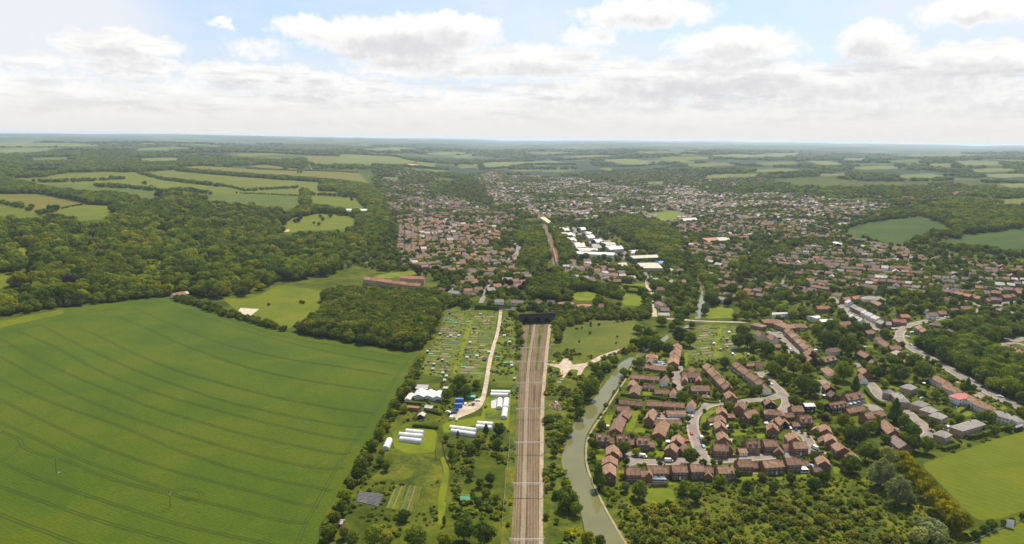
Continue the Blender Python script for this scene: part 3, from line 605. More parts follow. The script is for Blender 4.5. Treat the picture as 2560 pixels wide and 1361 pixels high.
PARK = [('A', [(640, 380), (800, 350), (1010, 380), (1030, 420), (990, 455), (700, 425)]), ('B', [(1190, 120), (1220, 80), (1390, 70), (1390, 140), (1680, 165), (1660, 205), (1180, 190)]), ('B', [(720, 770), (800, 740), (930, 860), (900, 960), (780, 1000), (720, 980)]), ('B', [(1500, 960), (1600, 830), (1700, 830), (1700, 950)]), ('C', [(50, 900), (190, 900), (200, 960), (60, 960)]), ('C', [(780, 850), (870, 850), (900, 930), (800, 930)]), ('C', [(850, 440), (1000, 470), (1120, 540), (1200, 640), (1120, 640), (960, 560)]), ('D', [(840, 300), (900, 290), (960, 380), (900, 400)]), ('E', [(880, 770), (1000, 760), (1060, 830), (980, 880), (900, 850)]), ('E', [(640, 60), (720, 50), (830, 100), (760, 130), (680, 120)]), ('F', [(900, 600), (1010, 540), (1130, 610), (1000, 660)]), ('F', [(600, 270), (720, 290), (730, 350), (640, 340)]), ('J', [(1230, 760), (1340, 780), (1350, 870), (1300, 880)]), ('G', [(1230, 540), (1420, 530), (1410, 590), (1250, 590)])]
for t_, l_ in PARK: region('parking_court', 'road', [tp(t_, *p_) for p_ in l_], 7, sm=1)

def build_ground():
    pts = []; faces = []; fid = []
    # polar grid
    rings = np.r_[20, 60, 110, 160, 210, 250*1.035**np.arange(0, int(math.log(45000/250)/math.log(1.035))+1)]
    for k, r in enumerate(rings):
        st = 1.2 if r >= 250 else 6.0
        a = np.arange(-46, 46.01, st)
        if k % 6 == 0: a = np.r_[a, np.arange(52, 308, 12.0)]
        if r >= 250: a = a+ (0.5*st if k % 2 else 0)
        ar = np.radians(a)
        pts.append(np.stack([r*np.sin(ar), r*np.cos(ar)], 1))
    V = list(map(tuple, np.vstack(pts)))
    order = []
    for ri, (nm, mt_, pri, polys, lab) in enumerate(REG):
        for poly in polys:
            poly = np.asarray(poly)
            d = np.hypot(poly[:, 0], poly[:, 1]).mean()
            # split long edges so that they follow the terrain
            out = []
            for i in range(len(poly)):
                a, b = poly[i], poly[(i+1) % len(poly)]
                n = int(np.linalg.norm(b-a)//max(15, d*0.02))+1 if len(polys) == 1 else 1
                for k in range(n): out.append(a+(b-a)*k/n)
            out = np.array(out)
            if np.sum(out[:, 0]*np.roll(out[:, 1], -1)-np.roll(out[:, 0], -1)*out[:, 1]) < 0: out = out[::-1]
            base = len(V); V.extend(map(tuple, out)); faces.append(list(range(base, base+len(out)))); order.append(ri)
    t1 = time.time()
    res = delaunay_2d_cdt([Vector(v) for v in V], [], faces, 0, 1e-3, True)
    print('cdt', len(V), len(faces), time.time()-t1)
    ov, oe, of, _, _, off = res
    xy = np.array([(v.x, v.y) for v in ov]); z = hgt(xy[:, 0], xy[:, 1])
    tri_reg = np.full(len(of), -1)
    for i, ids in enumerate(off):
        best, bp = -1, -1
        for f in ids:
            ri = order[f]; pr = REG[ri][2]+ri*1e-4
            if pr > bp: best, bp = ri, pr
        tri_reg[i] = best
    tris = [tuple(f) for f in of]
    made = {}
    bykey = {}
    for i, t in enumerate(tris): bykey.setdefault(tri_reg[i], []).append(t)
    for ri, ts in bykey.items():
        nm, mt_ = ('ground', 'ground') if ri < 0 else REG[ri][:2]
        idx = sorted({k for t in ts for k in t}); mp = {k: j for j, k in enumerate(idx)}
        o = mesh_obj(nm, [(xy[k][0], xy[k][1], z[k]) for k in idx], [tuple(mp[k] for k in t) for t in ts], mt_, smooth=True)
        o['kind'] = 'structure'; made[ri] = o
    return made
build_ground()
print('ground', round(time.time()-T0, 1), len(REG), 'regions')
# ------------------------------------------------------------------ buildings
def ridge_pts(t, x1, y1, x2, y2, rz):
    a = pix([tp(t, x1, y1), tp(t, x2, y2)], rz)
    return a[0], a[1]
HC = {}
def house_meshes(L, W, e, r, hip, wall, roof, low=False):
    key = (round(L*2), round(W*2), round(e*5), round(r*5), hip, wall, roof)
    if key in HC: return HC[key]
    L, W = key[0]/2, key[1]/2
    a, b = L/2, W/2
    wb = MB()
    V = [(-a, -b, -1.5), (a, -b, -1.5), (a, b, -1.5), (-a, b, -1.5), (-a, -b, e), (a, -b, e), (a, b, e), (-a, b, e)]
    F = [(0, 1, 5, 4), (1, 2, 6, 5), (2, 3, 7, 6), (3, 0, 4, 7)]
    if not hip:
        V += [(-a, 0, r-0.12), (a, 0, r-0.12)]; F = [(0, 1, 5, 4), (2, 3, 7, 6), (1, 2, 6, 9, 5), (3, 0, 4, 8, 7)]
    wb.poly(V, F)
    rb = MB(); ov = 0.35; th = 0.16
    sl = (r-e)/b; ez = e-ov*sl
    if hip:
        hx = max(a-b, 0.05)
        top = [(-a-ov, -b-ov, ez), (a+ov, -b-ov, ez), (a+ov, b+ov, ez), (-a-ov, b+ov, ez), (-hx, 0, r), (hx, 0, r)]
        rb.poly([(x, y, z+th) for x, y, z in top], [(0, 1, 5, 4), (1, 2, 5), (2, 3, 4, 5), (3, 0, 4)])
        rb.poly([(x, y, z+th) for x, y, z in top[:4]]+[(x, y, z) for x, y, z in top[:4]], [(4, 5, 1, 0), (5, 6, 2, 1), (6, 7, 3, 2), (7, 4, 0, 3), (7, 6, 5, 4)])
    else:
        A = a+0.22
        for s in (-1, 1):
            v = [(-A, s*(b+ov), ez), (A, s*(b+ov), ez), (A, 0, r), (-A, 0, r)]
            v = v+[(x, y, z+th) for x, y, z in v]
            f = [(4, 5, 6, 7), (0, 1, 5, 4), (1, 2, 6, 5), (3, 0, 4, 7), (3, 2, 1, 0)]
            rb.poly(v, f if s < 0 else [tuple(reversed(q_)) for q_ in f])
        rb.box(-A, A, -0.14, 0.14, r+th-0.08, r+th+0.10)
    HC[key] = (wb.mesh('wall', [wall]), rb.mesh('roof', [roof])); return HC[key]
def win_mesh(w, h, name, mid=True):
    mb = MB(); f = 0.09
    mb.box(-w/2, w/2, -0.07, 0.02, -h/2, -h/2+f).box(-w/2, w/2, -0.07, 0.02, h/2-f, h/2).box(-w/2, -w/2+f, -0.07, 0.02, -h/2+f, h/2-f).box(w/2-f, w/2, -0.07, 0.02, -h/2+f, h/2-f)
    if mid: mb.box(-f/2, f/2, -0.065, 0.02, -h/2+f, h/2-f)
    mb.poly([(-w/2+f, -0.02, -h/2+f), (w/2-f, -0.02, -h/2+f), (w/2-f, -0.02, h/2-f), (-w/2+f, -0.02, h/2-f)], [(0, 1, 2, 3)], 1)
    return mb.mesh(name, ['frame_white', 'glass_dark'])
WIN = win_mesh(1.5, 1.15, 'window'); WINS = win_mesh(1.0, 1.0, 'window_small'); FRENCH = win_mesh(1.9, 2.05, 'patio_window')
def door_mesh(w, h, mat):
    mb = MB(); mb.box(-w/2-.08, w/2+.08, -0.05, 0.02, 0, h+.08, 1); mb.box(-w/2, w/2, -0.09, -0.052, 0.02, h, 0)
    return mb.mesh('door', [mat, 'frame_white'])
DOORM = {k: door_mesh(0.95, 2.05, k) for k in ('door_dark', 'door_red', 'door_blue', 'garage_white')}
GDOOR = {k: door_mesh(2.3, 2.0, k) for k in ('garage_white', 'door_blue', 'door_red')}
cm = MB(); cm.box(-.45, .45, -.32, .32, -1.6, 1.0); cm.box(-.5, .5, -.37, .37, 1.0, 1.12)
cm.bar((-.2, 0, 1.1), (-.2, 0, 1.5), .12).bar((.2, 0, 1.1), (.2, 0, 1.5), .12)
CHIM = {k: cm.mesh('chimney', [k]) for k in ('brick', 'brick_tan', 'render_white')}
HEIGHTS = {'h': (5.0, 7.7), 'b': (2.5, 4.8), 'c': (3.2, 6.2), 'g': (2.25, 3.9), 't': (7.2, 10.2)}
FOOT = []     # (x, y, radius) of everything built
def building(name, spec_type, p, q, W, o, parent=None, detail=2):
    """gabled or hipped building whose ridge runs from p to q; returns its root"""
    e, r = HEIGHTS[spec_type]
    e = o.get('eave', e); r = o.get('ridge', r)
    wall, roof = o.get('wall', 'brick'), o.get('roof', 'roof_tile')
    c = (np.asarray(p)+np.asarray(q))/2; d = np.asarray(q)[:2]-np.asarray(p)[:2]; L = float(np.linalg.norm(d))
    yaw = math.atan2(d[1], d[0])
    if 'yaw' in o: yaw = R(o['yaw'])
    if math.cos(yaw) < -1e-6 or (abs(math.cos(yaw)) < 1e-6 and yaw < 0): yaw += math.pi
    hip = o.get('hip', False)
    if hip: L = L+W
    L = max(L, o.get('minL', 4.0))
    z = float(min(hgt(c[0]+dx, c[1]+dy) for dx in (-W/2, 0, W/2) for dy in (-W/2, 0, W/2)))
    root = parent or empty(name, (c[0], c[1], z), yaw)
    if parent is None: FOOT.append((c[0], c[1], max(L, W)*0.5+0.5, L/2, W/2, yaw))
    else:
        FOOT.append((c[0], c[1], max(L, W)*0.5+0.5, L/2, W/2, yaw))
    wm, rm = house_meshes(L, W, e, r, hip, wall, roof)
    if parent is None: loc, rz = Vector((0, 0, 0)), 0.0
    else:
        iv = (Matrix.Translation(parent.location) @ Matrix.Rotation(parent.rotation_euler.z, 4, 'Z')).inverted()
        loc = iv @ Vector((c[0], c[1], parent.location.z)); rz = yaw-parent.rotation_euler.z
    w1 = use('wall' if parent is None else 'wing_wall', wm, root, loc, rz)
    r1 = use('roof' if parent is None else 'wing_roof', rm, root, loc, rz)
    if detail == 0: return root
    M_ = Matrix.Translation(loc) @ Matrix.Rotation(rz, 4, 'Z')
    def put(nm, me, x, y, zz, a):
        return use(nm, me, root, M_ @ Vector((x, y, zz)), rz+a)
    if o.get('chim', spec_type in 'ht' and parent is None) and detail:
        k = 'brick_tan' if wall == 'brick_tan' else ('brick' if wall != 'render_white' else 'brick')
        use('chimney', CHIM[k], r1, ((L/2-0.5)*(1 if rnd.random() < .5 else -1) if not hip else L*.1, 0.25, r), 0)
    if detail < 2: return root
    sides = [(-1, 0.0), (1, math.pi)]
    doors = o.get('doors')
    if doors:
        n = doors[1]
        for i in range(n):
            put('garage_door', GDOOR[doors[0]], (i-(n-1)/2)*2.75, -W/2-0.01, 0, 0)
        return root
    if spec_type == 'g': return root
    n = max(1, int(L/2.7))
    storeys = [1.35] if e < 3.4 else ([1.35, 3.95] if e < 6 else [1.35, 3.9, 6.2])
    for s, a in sides:
        for k, zz in enumerate(storeys):
            for i in range(n):
                x = (i-(n-1)/2)*(L-1.2)/n
                if k == 0 and i == n//2:
                    put('door', DOORM['door_dark' if rnd.random() < .7 else 'garage_white'], x, s*(W/2+0.01), 0, a); continue
                if k == 0 and s < 0 and i == 0 and n > 2: put('patio_window', FRENCH, x, s*(W/2+0.01), 1.12, a); continue
                put('window', WIN if (i % 2 == 0 or k == 0) else WINS, x, s*(W/2+0.01), zz, a)
    if not hip:
        # window in the gable that looks towards the valley
        for sgn in (-1, 1):
            if rnd.random() < 0.6: put('window', WINS, sgn*(L/2+0.01), 0.0, storeys[-1], sgn*math.pi/2)
    if o.get('dorm'):
        dm = dormer_mesh(roof, wall)
        for i in range(o['dorm']):
            put('dormer', dm, (i-(o['dorm']-1)/2)*L/o['dorm'], -W/4-0.2, (e+r)/2-0.2, 0)
    return root
DORM = {}
def dormer_mesh(roof, wall):
    if (roof, wall) in DORM: return DORM[(roof, wall)]
    mb = MB(); mb.box(-.8, .8, -1.0, 1.0, -.6, .75, 1)
    mb.poly([(-1, -1.15, .7), (1, -1.15, .7), (1, 1.2, .7), (-1, 1.2, .7), (0, -1.15, 1.45), (0, 1.2, 1.45)], [(0, 4, 5, 3), (1, 2, 5, 4), (0, 1, 4), (2, 3, 5)], 0)
    mb.box(-.65, .65, -1.05, -1.0, -.35, .6, 2); mb.box(-.55, .55, -1.07, -1.051, -.25, .5, 3)
    DORM[(roof, wall)] = mb.mesh('dormer', [roof, wall, 'frame_white', 'glass_dark']); return DORM[(roof, wall)]
WH = dict(wall='render_white'); CR = dict(wall='render_cream'); BK = dict(wall='timber_black'); SL = dict(wall='brick_tan', roof='roof_slate', hip=True); SV = dict(SL, yaw=36)
def D_(*ds, **k):
    o = {}
    for d in ds: o.update(d)
    o.update(k); return o
NEAR = [
 ('detached_house', 'house', 'two-storey brick house with brown roof', 'from the canal in the row facing the scrub', [
   ('B', 435, 930, 438, 1085, 7.5, 'h', {}), ('B', 710, 1012, 950, 1012, 8, 'h', {}), ('B', 950, 1065, 1022, 1065, 7, 'c', {'w': 1, 'eave': 4}),
   ('B', 1075, 985, 1385, 985, 8, 'h', {}), ('B', 1105, 1000, 1110, 1100, 4, 'h', {'w': 1, 'eave': 4.6, 'ridge': 6.6}),
   ('B', 1490, 970, 1740, 968, 8, 'h', {}), ('B', 1430, 1020, 1478, 1020, 6, 'b', {'w': 1}),
   ('I', 705, 1140, 895, 1138, 8, 'h', {}), ('I', 900, 1175, 1020, 1175, 6.5, 'c', {'w': 1, 'eave': 3.8, 'ridge': 6}), ('I', 965, 1200, 970, 1265, 5, 'b', {'w': 1}),
   ('I', 1090, 1165, 1285, 1160, 8, 'h', {}), ('I', 1310, 1160, 1300, 1230, 5, 'c', {'w': 1}),
   ('C', 15, 970, 240, 965, 8, 'h', {}), ('C', 250, 1010, 395, 1008, 6, 'b', {'w': 1}),
   ('C', 420, 987, 740, 965, 8, 'h', {}), ('C', 800, 940, 1025, 935, 8, 'h', {}), ('C', 1030, 980, 1155, 975, 6, 'b', {'w': 1}),
   ('C', 1385, 890, 1440, 990, 7.5, 'h', {})]),
 ('detached_house', 'house', 'brick house end-on to the canal bend', 'up the bank from the scrub', [
   ('B', 447, 800, 440, 905, 9, 'h', {}), ('B', 490, 615, 492, 735, 8, 'h', {}), ('B', 510, 745, 625, 735, 6, 'b', {'w': 1})]),
 ('dormer_house', 'house', 'dark brick house with twin dormers in front', 'from the canal behind the close', [
   ('B', 205, 437, 420, 437, 8, 'h', {'dorm': 2, 'eave': 4.2}), ('B', 420, 505, 485, 507, 7, 'b', {'w': 1}),
   ('B', 550, 462, 770, 463, 8, 'h', {'dorm': 2, 'eave': 4.2}), ('B', 770, 530, 830, 532, 7, 'b', {'w': 1}),
   ('B', 885, 497, 1105, 498, 8, 'h', {'dorm': 2, 'eave': 4.2}), ('B', 1105, 570, 1165, 570, 7, 'b', {'w': 1})]),
 ('detached_house', 'house', 'brick house with tall gable beside the round tree', 'down the estate road', [
   ('B', 1608, 445, 1572, 540, 8, 'h', {}), ('B', 1520, 595, 1468, 672, 7.5, 'h', {})]),
 ('garage', 'garage', 'brick garage with tiled gable roof', 'along the winding estate road', [
   ('B', 1712, 595, 1635, 690, 5.5, 'g', {'eave': 2.5, 'ridge': 5}), ('I', 960, 480, 1058, 482, 6, 'g', {}), ('I', 1235, 425, 1330, 425, 5.5, 'g', {}),
   ('C', 30, 788, 165, 785, 6, 'g', {'doors': ('garage_white', 2)}), ('C', 690, 745, 698, 800, 6, 'g', {'ridge': 5}),
   ('C', 745, 718, 870, 712, 6, 'g', {'doors': ('garage_white', 2)}), ('C', 775, 212, 918, 207, 6, 'g', {'eave': 2.7, 'ridge': 4.8}),
   ('C', 785, 302, 800, 345, 6, 'g', {'ridge': 5, 'wall': 'timber_black'}), ('C', 905, 367, 1020, 363, 5.5, 'g', {'doors': ('door_blue', 2)}),
   ('C', 1240, 1092, 1380, 1087, 6, 'g', {}), ('C', 1745, 1055, 1860, 1042, 5, 'g', {}), ('C', 1330, 412, 1292, 460, 6, 'g', {'ridge': 4.6}),
   ('C', 1408, 572, 1432, 640, 6, 'g', {'ridge': 5})]),
 ('garage_block', 'garage', 'row of five white garage doors under one brown roof', 'by the parking court', [('B', 1400, 47, 1720, 47, 6, 'g', {'doors': ('garage_white', 5)})]),
 ('bungalow', 'bungalow', 'brown-roofed bungalow wing', 'from the canal among the sheltered courts', [
   ('A', 150, 1125, 368, 1132, 7, 'b', {}), ('B', 735, 28, 664, 120, 8, 'b', {}), ('B', 625, 140, 535, 350, 8, 'b', {}),
   ('A', 195, 1008, 590, 1050, 6.5, 'b', {}), ('A', 655, 1042, 908, 1052, 6.5, 'b', {}), ('A', 914, 1052, 1300, 1076, 6.5, 'b', {}),
   ('A', 395, 583, 640, 602, 6.5, 'b', {}), ('A', 645, 605, 870, 622, 6.5, 'b', {}), ('A', 430, 672, 392, 755, 6, 'b', {}),
   ('A', 490, 748, 442, 885, 8, 'b', {}), ('A', 600, 750, 805, 765, 5, 'b', {}), ('A', 790, 838, 1040, 846, 6.5, 'b', {}),
   ('A', 495, 408, 690, 412, 7, 'b', {}), ('A', 712, 428, 798, 436, 7, 'b', {}), ('A', 800, 440, 990, 458, 7, 'b', {}),
   ('B', 1365, 200, 1272, 420, 8.5, 'b', {}), ('B', 1175, 198, 1345, 200, 6, 'b', {}), ('B', 1385, 200, 1655, 205, 6, 'b', {}),
   ('A', 1405, 778, 1608, 776, 8, 'c', {}), ('A', 1615, 776, 1715, 774, 8, 'c', {})]),
 ('courtyard_house', 'house', 'two-storey brick house end-on beside the parking court', 'under the brown roof', [('B', 1175, 10, 1102, 145, 6.5, 'h', {})]),
 ('gable_cottage', 'house', 'small cottage with white gable end', 'from the canal', [
   ('A', 985, 600, 955, 665, 6, 'c', WH), ('A', 1120, 825, 1110, 905, 5, 'c', WH), ('I', 742, 228, 722, 290, 6, 'c', WH), ('D', 790, 1110, 862, 1165, 7, 'c', WH)]),
 ('lodge', 'house', 'white lodge with hipped orange roof by the canal', 'beside the car park', [('A', 725, 243, 775, 247, 8, 'c', D_(WH, hip=True, roof='roof_orange', eave=4)), ('A', 718, 312, 700, 362, 5, 'b', {'w': 1})]),
 ('hall', 'house', 'broad brown-roofed house with two front gables', 'at the head of the close', [
   ('A', 1260, 545, 1560, 560, 9.5, 'c', {'eave': 3.6, 'ridge': 7}), ('A', 1425, 448, 1495, 525, 6.5, 'c', {'w': 1}), ('A', 1310, 600, 1310, 660, 4.5, 'c', {'w': 1, 'ridge': 5.8}), ('A', 1545, 600, 1545, 665, 4.5, 'c', {'w': 1, 'ridge': 5.8})]),
 ('hut', 'shed', 'little pyramid-roofed brick hut behind a curved hedge', 'at the road bend', [('A', 1660, 928, 1668, 929, 4.5, 'g', {'hip': True})]),
 ('terraced_house', 'house', 'brick house in the stepped terrace beside the allotments', 'from the canal trees', [('A', 1180, 52, 1112, 365, 9, 'h', {'units': 5})]),
 ('terraced_house', 'house', 'orange-brown terraced house', 'down the stepped slanting terrace above the road bend', [('Z', 1768, 908, 1824, 965, 8.5, 'h', {'units': 6}), ('I', 1262, 95, 1310, 165, 8, 'h', {'units': 1})]),
 ('detached_house', 'house', 'brick house with lit gable roof', 'along the inside of the road bend', [
   ('I', 1147, 315, 1172, 385, 7.5, 'h', {}), ('I', 1132, 432, 1150, 505, 7.5, 'h', {}), ('I', 1118, 505, 1160, 592, 7.5, 'h', {}), ('I', 1158, 662, 1195, 752, 7.5, 'h', {}),
   ('I', 1040, 852, 1240, 860, 8, 'h', {}), ('I', 1240, 835, 1275, 885, 5, 'c', {'w': 1})]),
 ('detached_house', 'house', 'brown-roofed brick house', 'from the road bend across the middle of the estate', [
   ('C', 95, 18, 48, 92, 8, 'h', {}), ('C', 122, 212, 300, 150, 7.5, 'h', {}), ('C', 545, 150, 700, 165, 7, 'h', {'hip': True}), ('C', 885, 102, 1070, 97, 7.5, 'h', {}),
   ('C', 700, 268, 622, 332, 7, 'h', {}), ('C', 587, 358, 604, 440, 7.5, 'h', {}), ('C', 1020, 260, 1210, 254, 8, 'h', {'dorm': 2, 'eave': 4.4}),
   ('C', 890, 518, 958, 608, 8, 'h', {}), ('C', 160, 660, 360, 656, 8, 'h', {'dorm': 2, 'eave': 4.4}), ('C', 440, 652, 655, 649, 7.5, 'h', {}), ('C', 905, 682, 1135, 677, 8, 'h', {})]),
 ('detached_house', 'house', 'tall-gabled brick house', 'down the lane towards the willows', [
   ('C', 1432, 382, 1470, 468, 7.5, 'h', {}), ('C', 1512, 537, 1560, 628, 8, 'h', {}), ('C', 1652, 672, 1760, 772, 9, 'h', {}), ('C', 1872, 832, 1948, 928, 7.5, 'c', {'eave': 4, 'ridge': 7})]),
 ('timber_house', 'house', 'black weatherboarded house with brown roof', 'from the road bend', [
   ('C', 575, 28, 535, -20, 8, 'h', BK), ('C', 1092, 52, 1250, 47, 7, 'h', D_(BK, roof='roof_white', ridge=6.4)), ('E', 188, 388, 262, 455, 7.5, 'h', BK),
   ('E', 210, 737, 495, 692, 7.5, 'h', D_(BK, dorm=4)), ('D', 1470, 588, 1535, 640, 7, 'h', BK), ('G', 20, 1067, 300, 1012, 8, 'h', D_(BK, dorm=3)), ('G', 742, 912, 915, 1008, 8, 'h', BK)]),
 ('detached_house', 'house', 'brown-roofed brick house among big trees', 'along the lane behind the timber houses', [
   ('E', 250, 518, 330, 570, 7, 'c', {}), ('E', 482, 592, 758, 543, 9, 'h', {'dorm': 2, 'eave': 4.6}), ('E', 515, 832, 800, 782, 5.5, 'b', {}), ('E', 812, 912, 1118, 852, 8, 'h', {'dorm': 1}),
   ('E', 785, 125, 880, 190, 8, 'h', {}), ('G', 945, 1078, 1000, 1112, 6, 'c', {}), ('D', 1460, 657, 1548, 720, 7, 'c', {})]),
 ('cottage', 'house', 'cottage with pale walls and brown roof', 'among the trees behind the timber houses', [
   ('E', 195, 120, 272, 190, 9, 'c', D_(CR, hip=True)), ('E', 745, 228, 828, 292, 6.5, 'c', WH), ('G', 200, 887, 370, 882, 8, 'h', CR), ('G', 560, 777, 650, 772, 7, 'h', CR)]),
 ('villa', 'house', 'tan brick villa with grey hipped roof', 'down the drive towards the cricket field', [
   ('E', 1222, 488, 1258, 500, 5.5, 'h', SV), ('E', 1565, 407, 1598, 411, 9, 'h', SV), ('E', 1408, 555, 1480, 628, 8, 'h', SL), ('J', 802, 348, 830, 357, 8.6, 'h', SV),
   ('J', 957, 447, 985, 456, 8.6, 'h', SV), ('J', 1117, 547, 1145, 560, 8.6, 'h', SV), ('J', 1192, 857, 1230, 866, 8, 'h', SV)]),
 ('apartment_block', 'house', 'long tan brick block with grey hipped roof', 'beside the cricket field hedge', [('F', 690, 1090, 950, 1015, 9, 'h', SL)]),
 ('barn_house', 'house', 'long dark-roofed brick barn', 'above the silver willows', [('J', 208, 672, 400, 850, 9, 'h', {'eave': 4.5}), ('J', 385, 938, 590, 1095, 9, 'c', {'roof': 'roof_dark'})]),
 ('semi_house', 'house', 'cream house with hipped brown roof', 'along the main road below the wood', [
   ('F', 292, 268, 430, 342, 8, 'h', D_(CR, hip=True)), ('F', 490, 412, 598, 460, 8, 'h', D_(CR, hip=True, roof='roof_tile')), ('F', 1042, 702, 1200, 770, 9, 'h', D_(CR, hip=True, roof='roof_tile'))]),
 ('pink_roofed_house', 'house', 'white house with bright pink hipped roof and mint veranda', 'below the main road', [('F', 650, 572, 755, 556, 9, 'h', D_(WH, hip=True, roof='roof_pink')), ('F', 830, 592, 930, 640, 8, 'c', D_(w=1, hip=True, roof='roof_tile', wall='render_white', eave=4.2, ridge=6.8))]),
 ('slate_house', 'house', 'white house with grey hipped roof', 'by the black clubhouse', [('F', 1330, 862, 1480, 902, 8, 'h', D_(WH, hip=True, roof='roof_slate')), ('F', 1605, 945, 1680, 980, 7, 'h', D_(WH, w=1, hip=True, roof='roof_slate', eave=4.4, ridge=6.5))]),
 ('hall', 'hall', 'large brown hipped building', 'above the allotment trees', [('D', 885, 112, 1000, 116, 13, 'h', {'hip': True}), ('D', 1092, 162, 1172, 192, 13, 'h', {'hip': True}), ('D', 700, 172, 745, 182, 10, 'c', {'hip': True, 'eave': 4}), ('D', 1290, 180, 1400, 185, 9, 'c', {'hip': True})]),
 ('cottage', 'house', 'cream cottage end-on with brown roof', 'beside the cul-de-sac', [('D', 712, 284, 778, 345, 7.5, 'h', CR), ('D', 905, 338, 978, 400, 8, 'h', CR), ('D', 880, 492, 1050, 497, 8, 'b', {})]),
 ('terraced_house', 'house', 'brown terraced house', 'down the long slanting terrace by the cul-de-sac', [('D', 1185, 248, 1560, 592, 9, 'h', {'units': 8})]),
 ('terraced_house', 'house', 'terraced house with tan gable', 'down the slanting terrace above the green', [('D', 382, 768, 800, 1082, 8.5, 'h', {'units': 6, 'wall': 'brick_tan'})]),
 ('garage', 'garage', 'low brick garage row with coloured doors', 'behind the tan terrace', [('D', 492, 797, 658, 792, 5.5, 'g', {'doors': ('door_red', 3)}), ('D', 682, 777, 780, 777, 6, 'c', CR)]),
 ('shop_house', 'house', 'old street-front house with slate roof', 'down the lower side of the high street', [('G', 505, 258, 800, 390, 8, 'h', {'units': 6, 'roof': 'roof_grey', 'wall': 'render_cream'})]),
 ('shop_house', 'house', 'old street-front house with chimneys', 'down the upper side of the high street', [('G', 560, 62, 610, 88, 10, 'h', D_(WH, roof='roof_grey')), ('G', 640, 140, 820, 225, 9, 'h', {'units': 3, 'roof': 'roof_slate'}), ('G', 825, 235, 1090, 365, 9, 'h', {'units': 5, 'roof': 'roof_grey', 'wall': 'render_cream'})]),
 ('roadside_house', 'house', 'house with warm brown roof', 'from the high street round the road junction', [
   ('G', 1080, 402, 1172, 440, 8, 'h', {'roof': 'roof_slate'}), ('G', 1185, 432, 1280, 440, 8, 'h', {'roof': 'roof_slate'}), ('G', 1285, 392, 1395, 384, 7, 'h', {'roof': 'roof_orange'}),
   ('G', 1362, 402, 1518, 396, 7, 'c', {'roof': 'roof_orange'}), ('G', 1425, 312, 1580, 312, 8, 'h', {'roof': 'roof_orange'}), ('G', 832, 592, 968, 574, 7, 'h', {}),
   ('G', 1052, 682, 1118, 718, 7, 'h', CR), ('G', 1130, 742, 1262, 830, 8, 'h', CR), ('G', 1240, 842, 1430, 842, 8, 'h', {}), ('G', 1375, 922, 1540, 1000, 12, 'c', {'roof': 'roof_slate', 'eave': 4}), ('G', 1560, 1050, 1600, 1090, 7, 'c', {'roof': 'roof_orange'})]),
 ('village_house', 'house', 'house in the village beyond the high street', 'from the canal meadow', [
   ('G', 0, 172, 235, 170, 8, 'h', {'roof': 'roof_orange'}), ('G', 385, 442, 580, 432, 8, 'c', {'roof': 'roof_orange'}), ('G', 380, 506, 540, 502, 8, 'c', {}), ('G', 450, 32, 560, 12, 8, 'h', {}), ('G', 600, 12, 740, -8, 8, 'h', {'roof': 'roof_orange'}),
   ('G', 865, 5, 1090, 10, 11, 't', D_(WH, roof='roof_slate', hip=True)), ('G', 965, 52, 1130, 132, 9, 'h', {}), ('G', 1625, 135, 1850, 200, 10, 'c', {'hip': True, 'roof': 'roof_dark', 'wall': 'render_white'}),
   ('G', 1900, 282, 2035, 288, 8, 'h', WH)]),
 ('terraced_house', 'house', 'brown-roofed terraced house', 'down the long terrace behind the roadside wood', [('G', 1762, 492, 1960, 625, 9, 'h', {'units': 3}), ('H', 190, 730, 500, 862, 9, 'h', {'units': 4})]),
 ('roadside_house', 'house', 'house on the far side of the main road', 'from the junction', [
   ('H', 162, 412, 282, 408, 8, 'c', WH), ('H', 300, 388, 440, 390, 8, 'c', {}), ('H', 512, 348, 640, 342, 8, 'c', {}), ('H', 682, 314, 858, 304, 8, 'c', {}),
   ('H', 322, 162, 480, 152, 8, 'c', CR), ('H', 472, 217, 598, 202, 8, 'c', CR), ('H', 582, 232, 660, 227, 8, 'c', {})]),
 ('bungalow', 'bungalow', 'hip-roofed bungalow', 'from the junction along the near side of the main road', [
   ('H', 245, 588, 335, 600, 8, 'b', {'hip': True, 'roof': 'roof_dark'}), ('H', 730, 480, 860, 455, 9, 'b', {'hip': True, 'eave': 3}), ('H', 1010, 425, 1130, 432, 9, 'b', {'hip': True, 'roof': 'roof_dark'}), ('H', 1385, 340, 1680, 440, 9, 'b', {'hip': True, 'roof': 'roof_dark'}), ('H', 485, 695, 620, 740, 6, 'b', {'roof': 'roof_dark'})]),
 ('terraced_house', 'house', 'terraced house up the hill road', 'from the village', [('H', 365, 0, 690, 62, 9, 'h', {'units': 5}), ('H', 695, 66, 890, 112, 9, 'h', {'units': 3, 'roof': 'roof_orange'}), ('H', 895, 95, 1045, 150, 9, 'h', {'units': 2})]),
 ('terraced_house', 'house', 'terraced house above the side road', 'from the corner tree', [('H', 1110, 175, 1180, 175, 8, 'h', {}), ('H', 1200, 152, 1380, 162, 9, 'h', {'units': 2, 'roof': 'roof_dark'}), ('H', 1385, 118, 1590, 95, 9, 'h', {'units': 3}), ('H', 1620, 45, 1769, 22, 9, 'h', {'units': 2})]),
 ('terraced_house', 'house', 'white-walled terraced house beyond the roadside wood', 'from the drive', [('H', 1495, 955, 1800, 1085, 9, 'h', D_(WH, units=5))]),
 ('apartment_row', 'house', 'tall pink-roofed house of the long terrace behind the pine wood', 'from the woods', [('L', 48, 42, 240, 66, 10, 't', {'units': 3, 'roof': 'roof_orange', 'wall': 'brick_tan'}), ('L', 243, 67, 385, 86, 10, 't', {'units': 2, 'roof': 'roof_orange', 'wall': 'brick_tan'}), ('L', 388, 88, 580, 108, 10, 't', {'units': 3, 'roof': 'roof_orange', 'wall': 'brick_tan'})]),
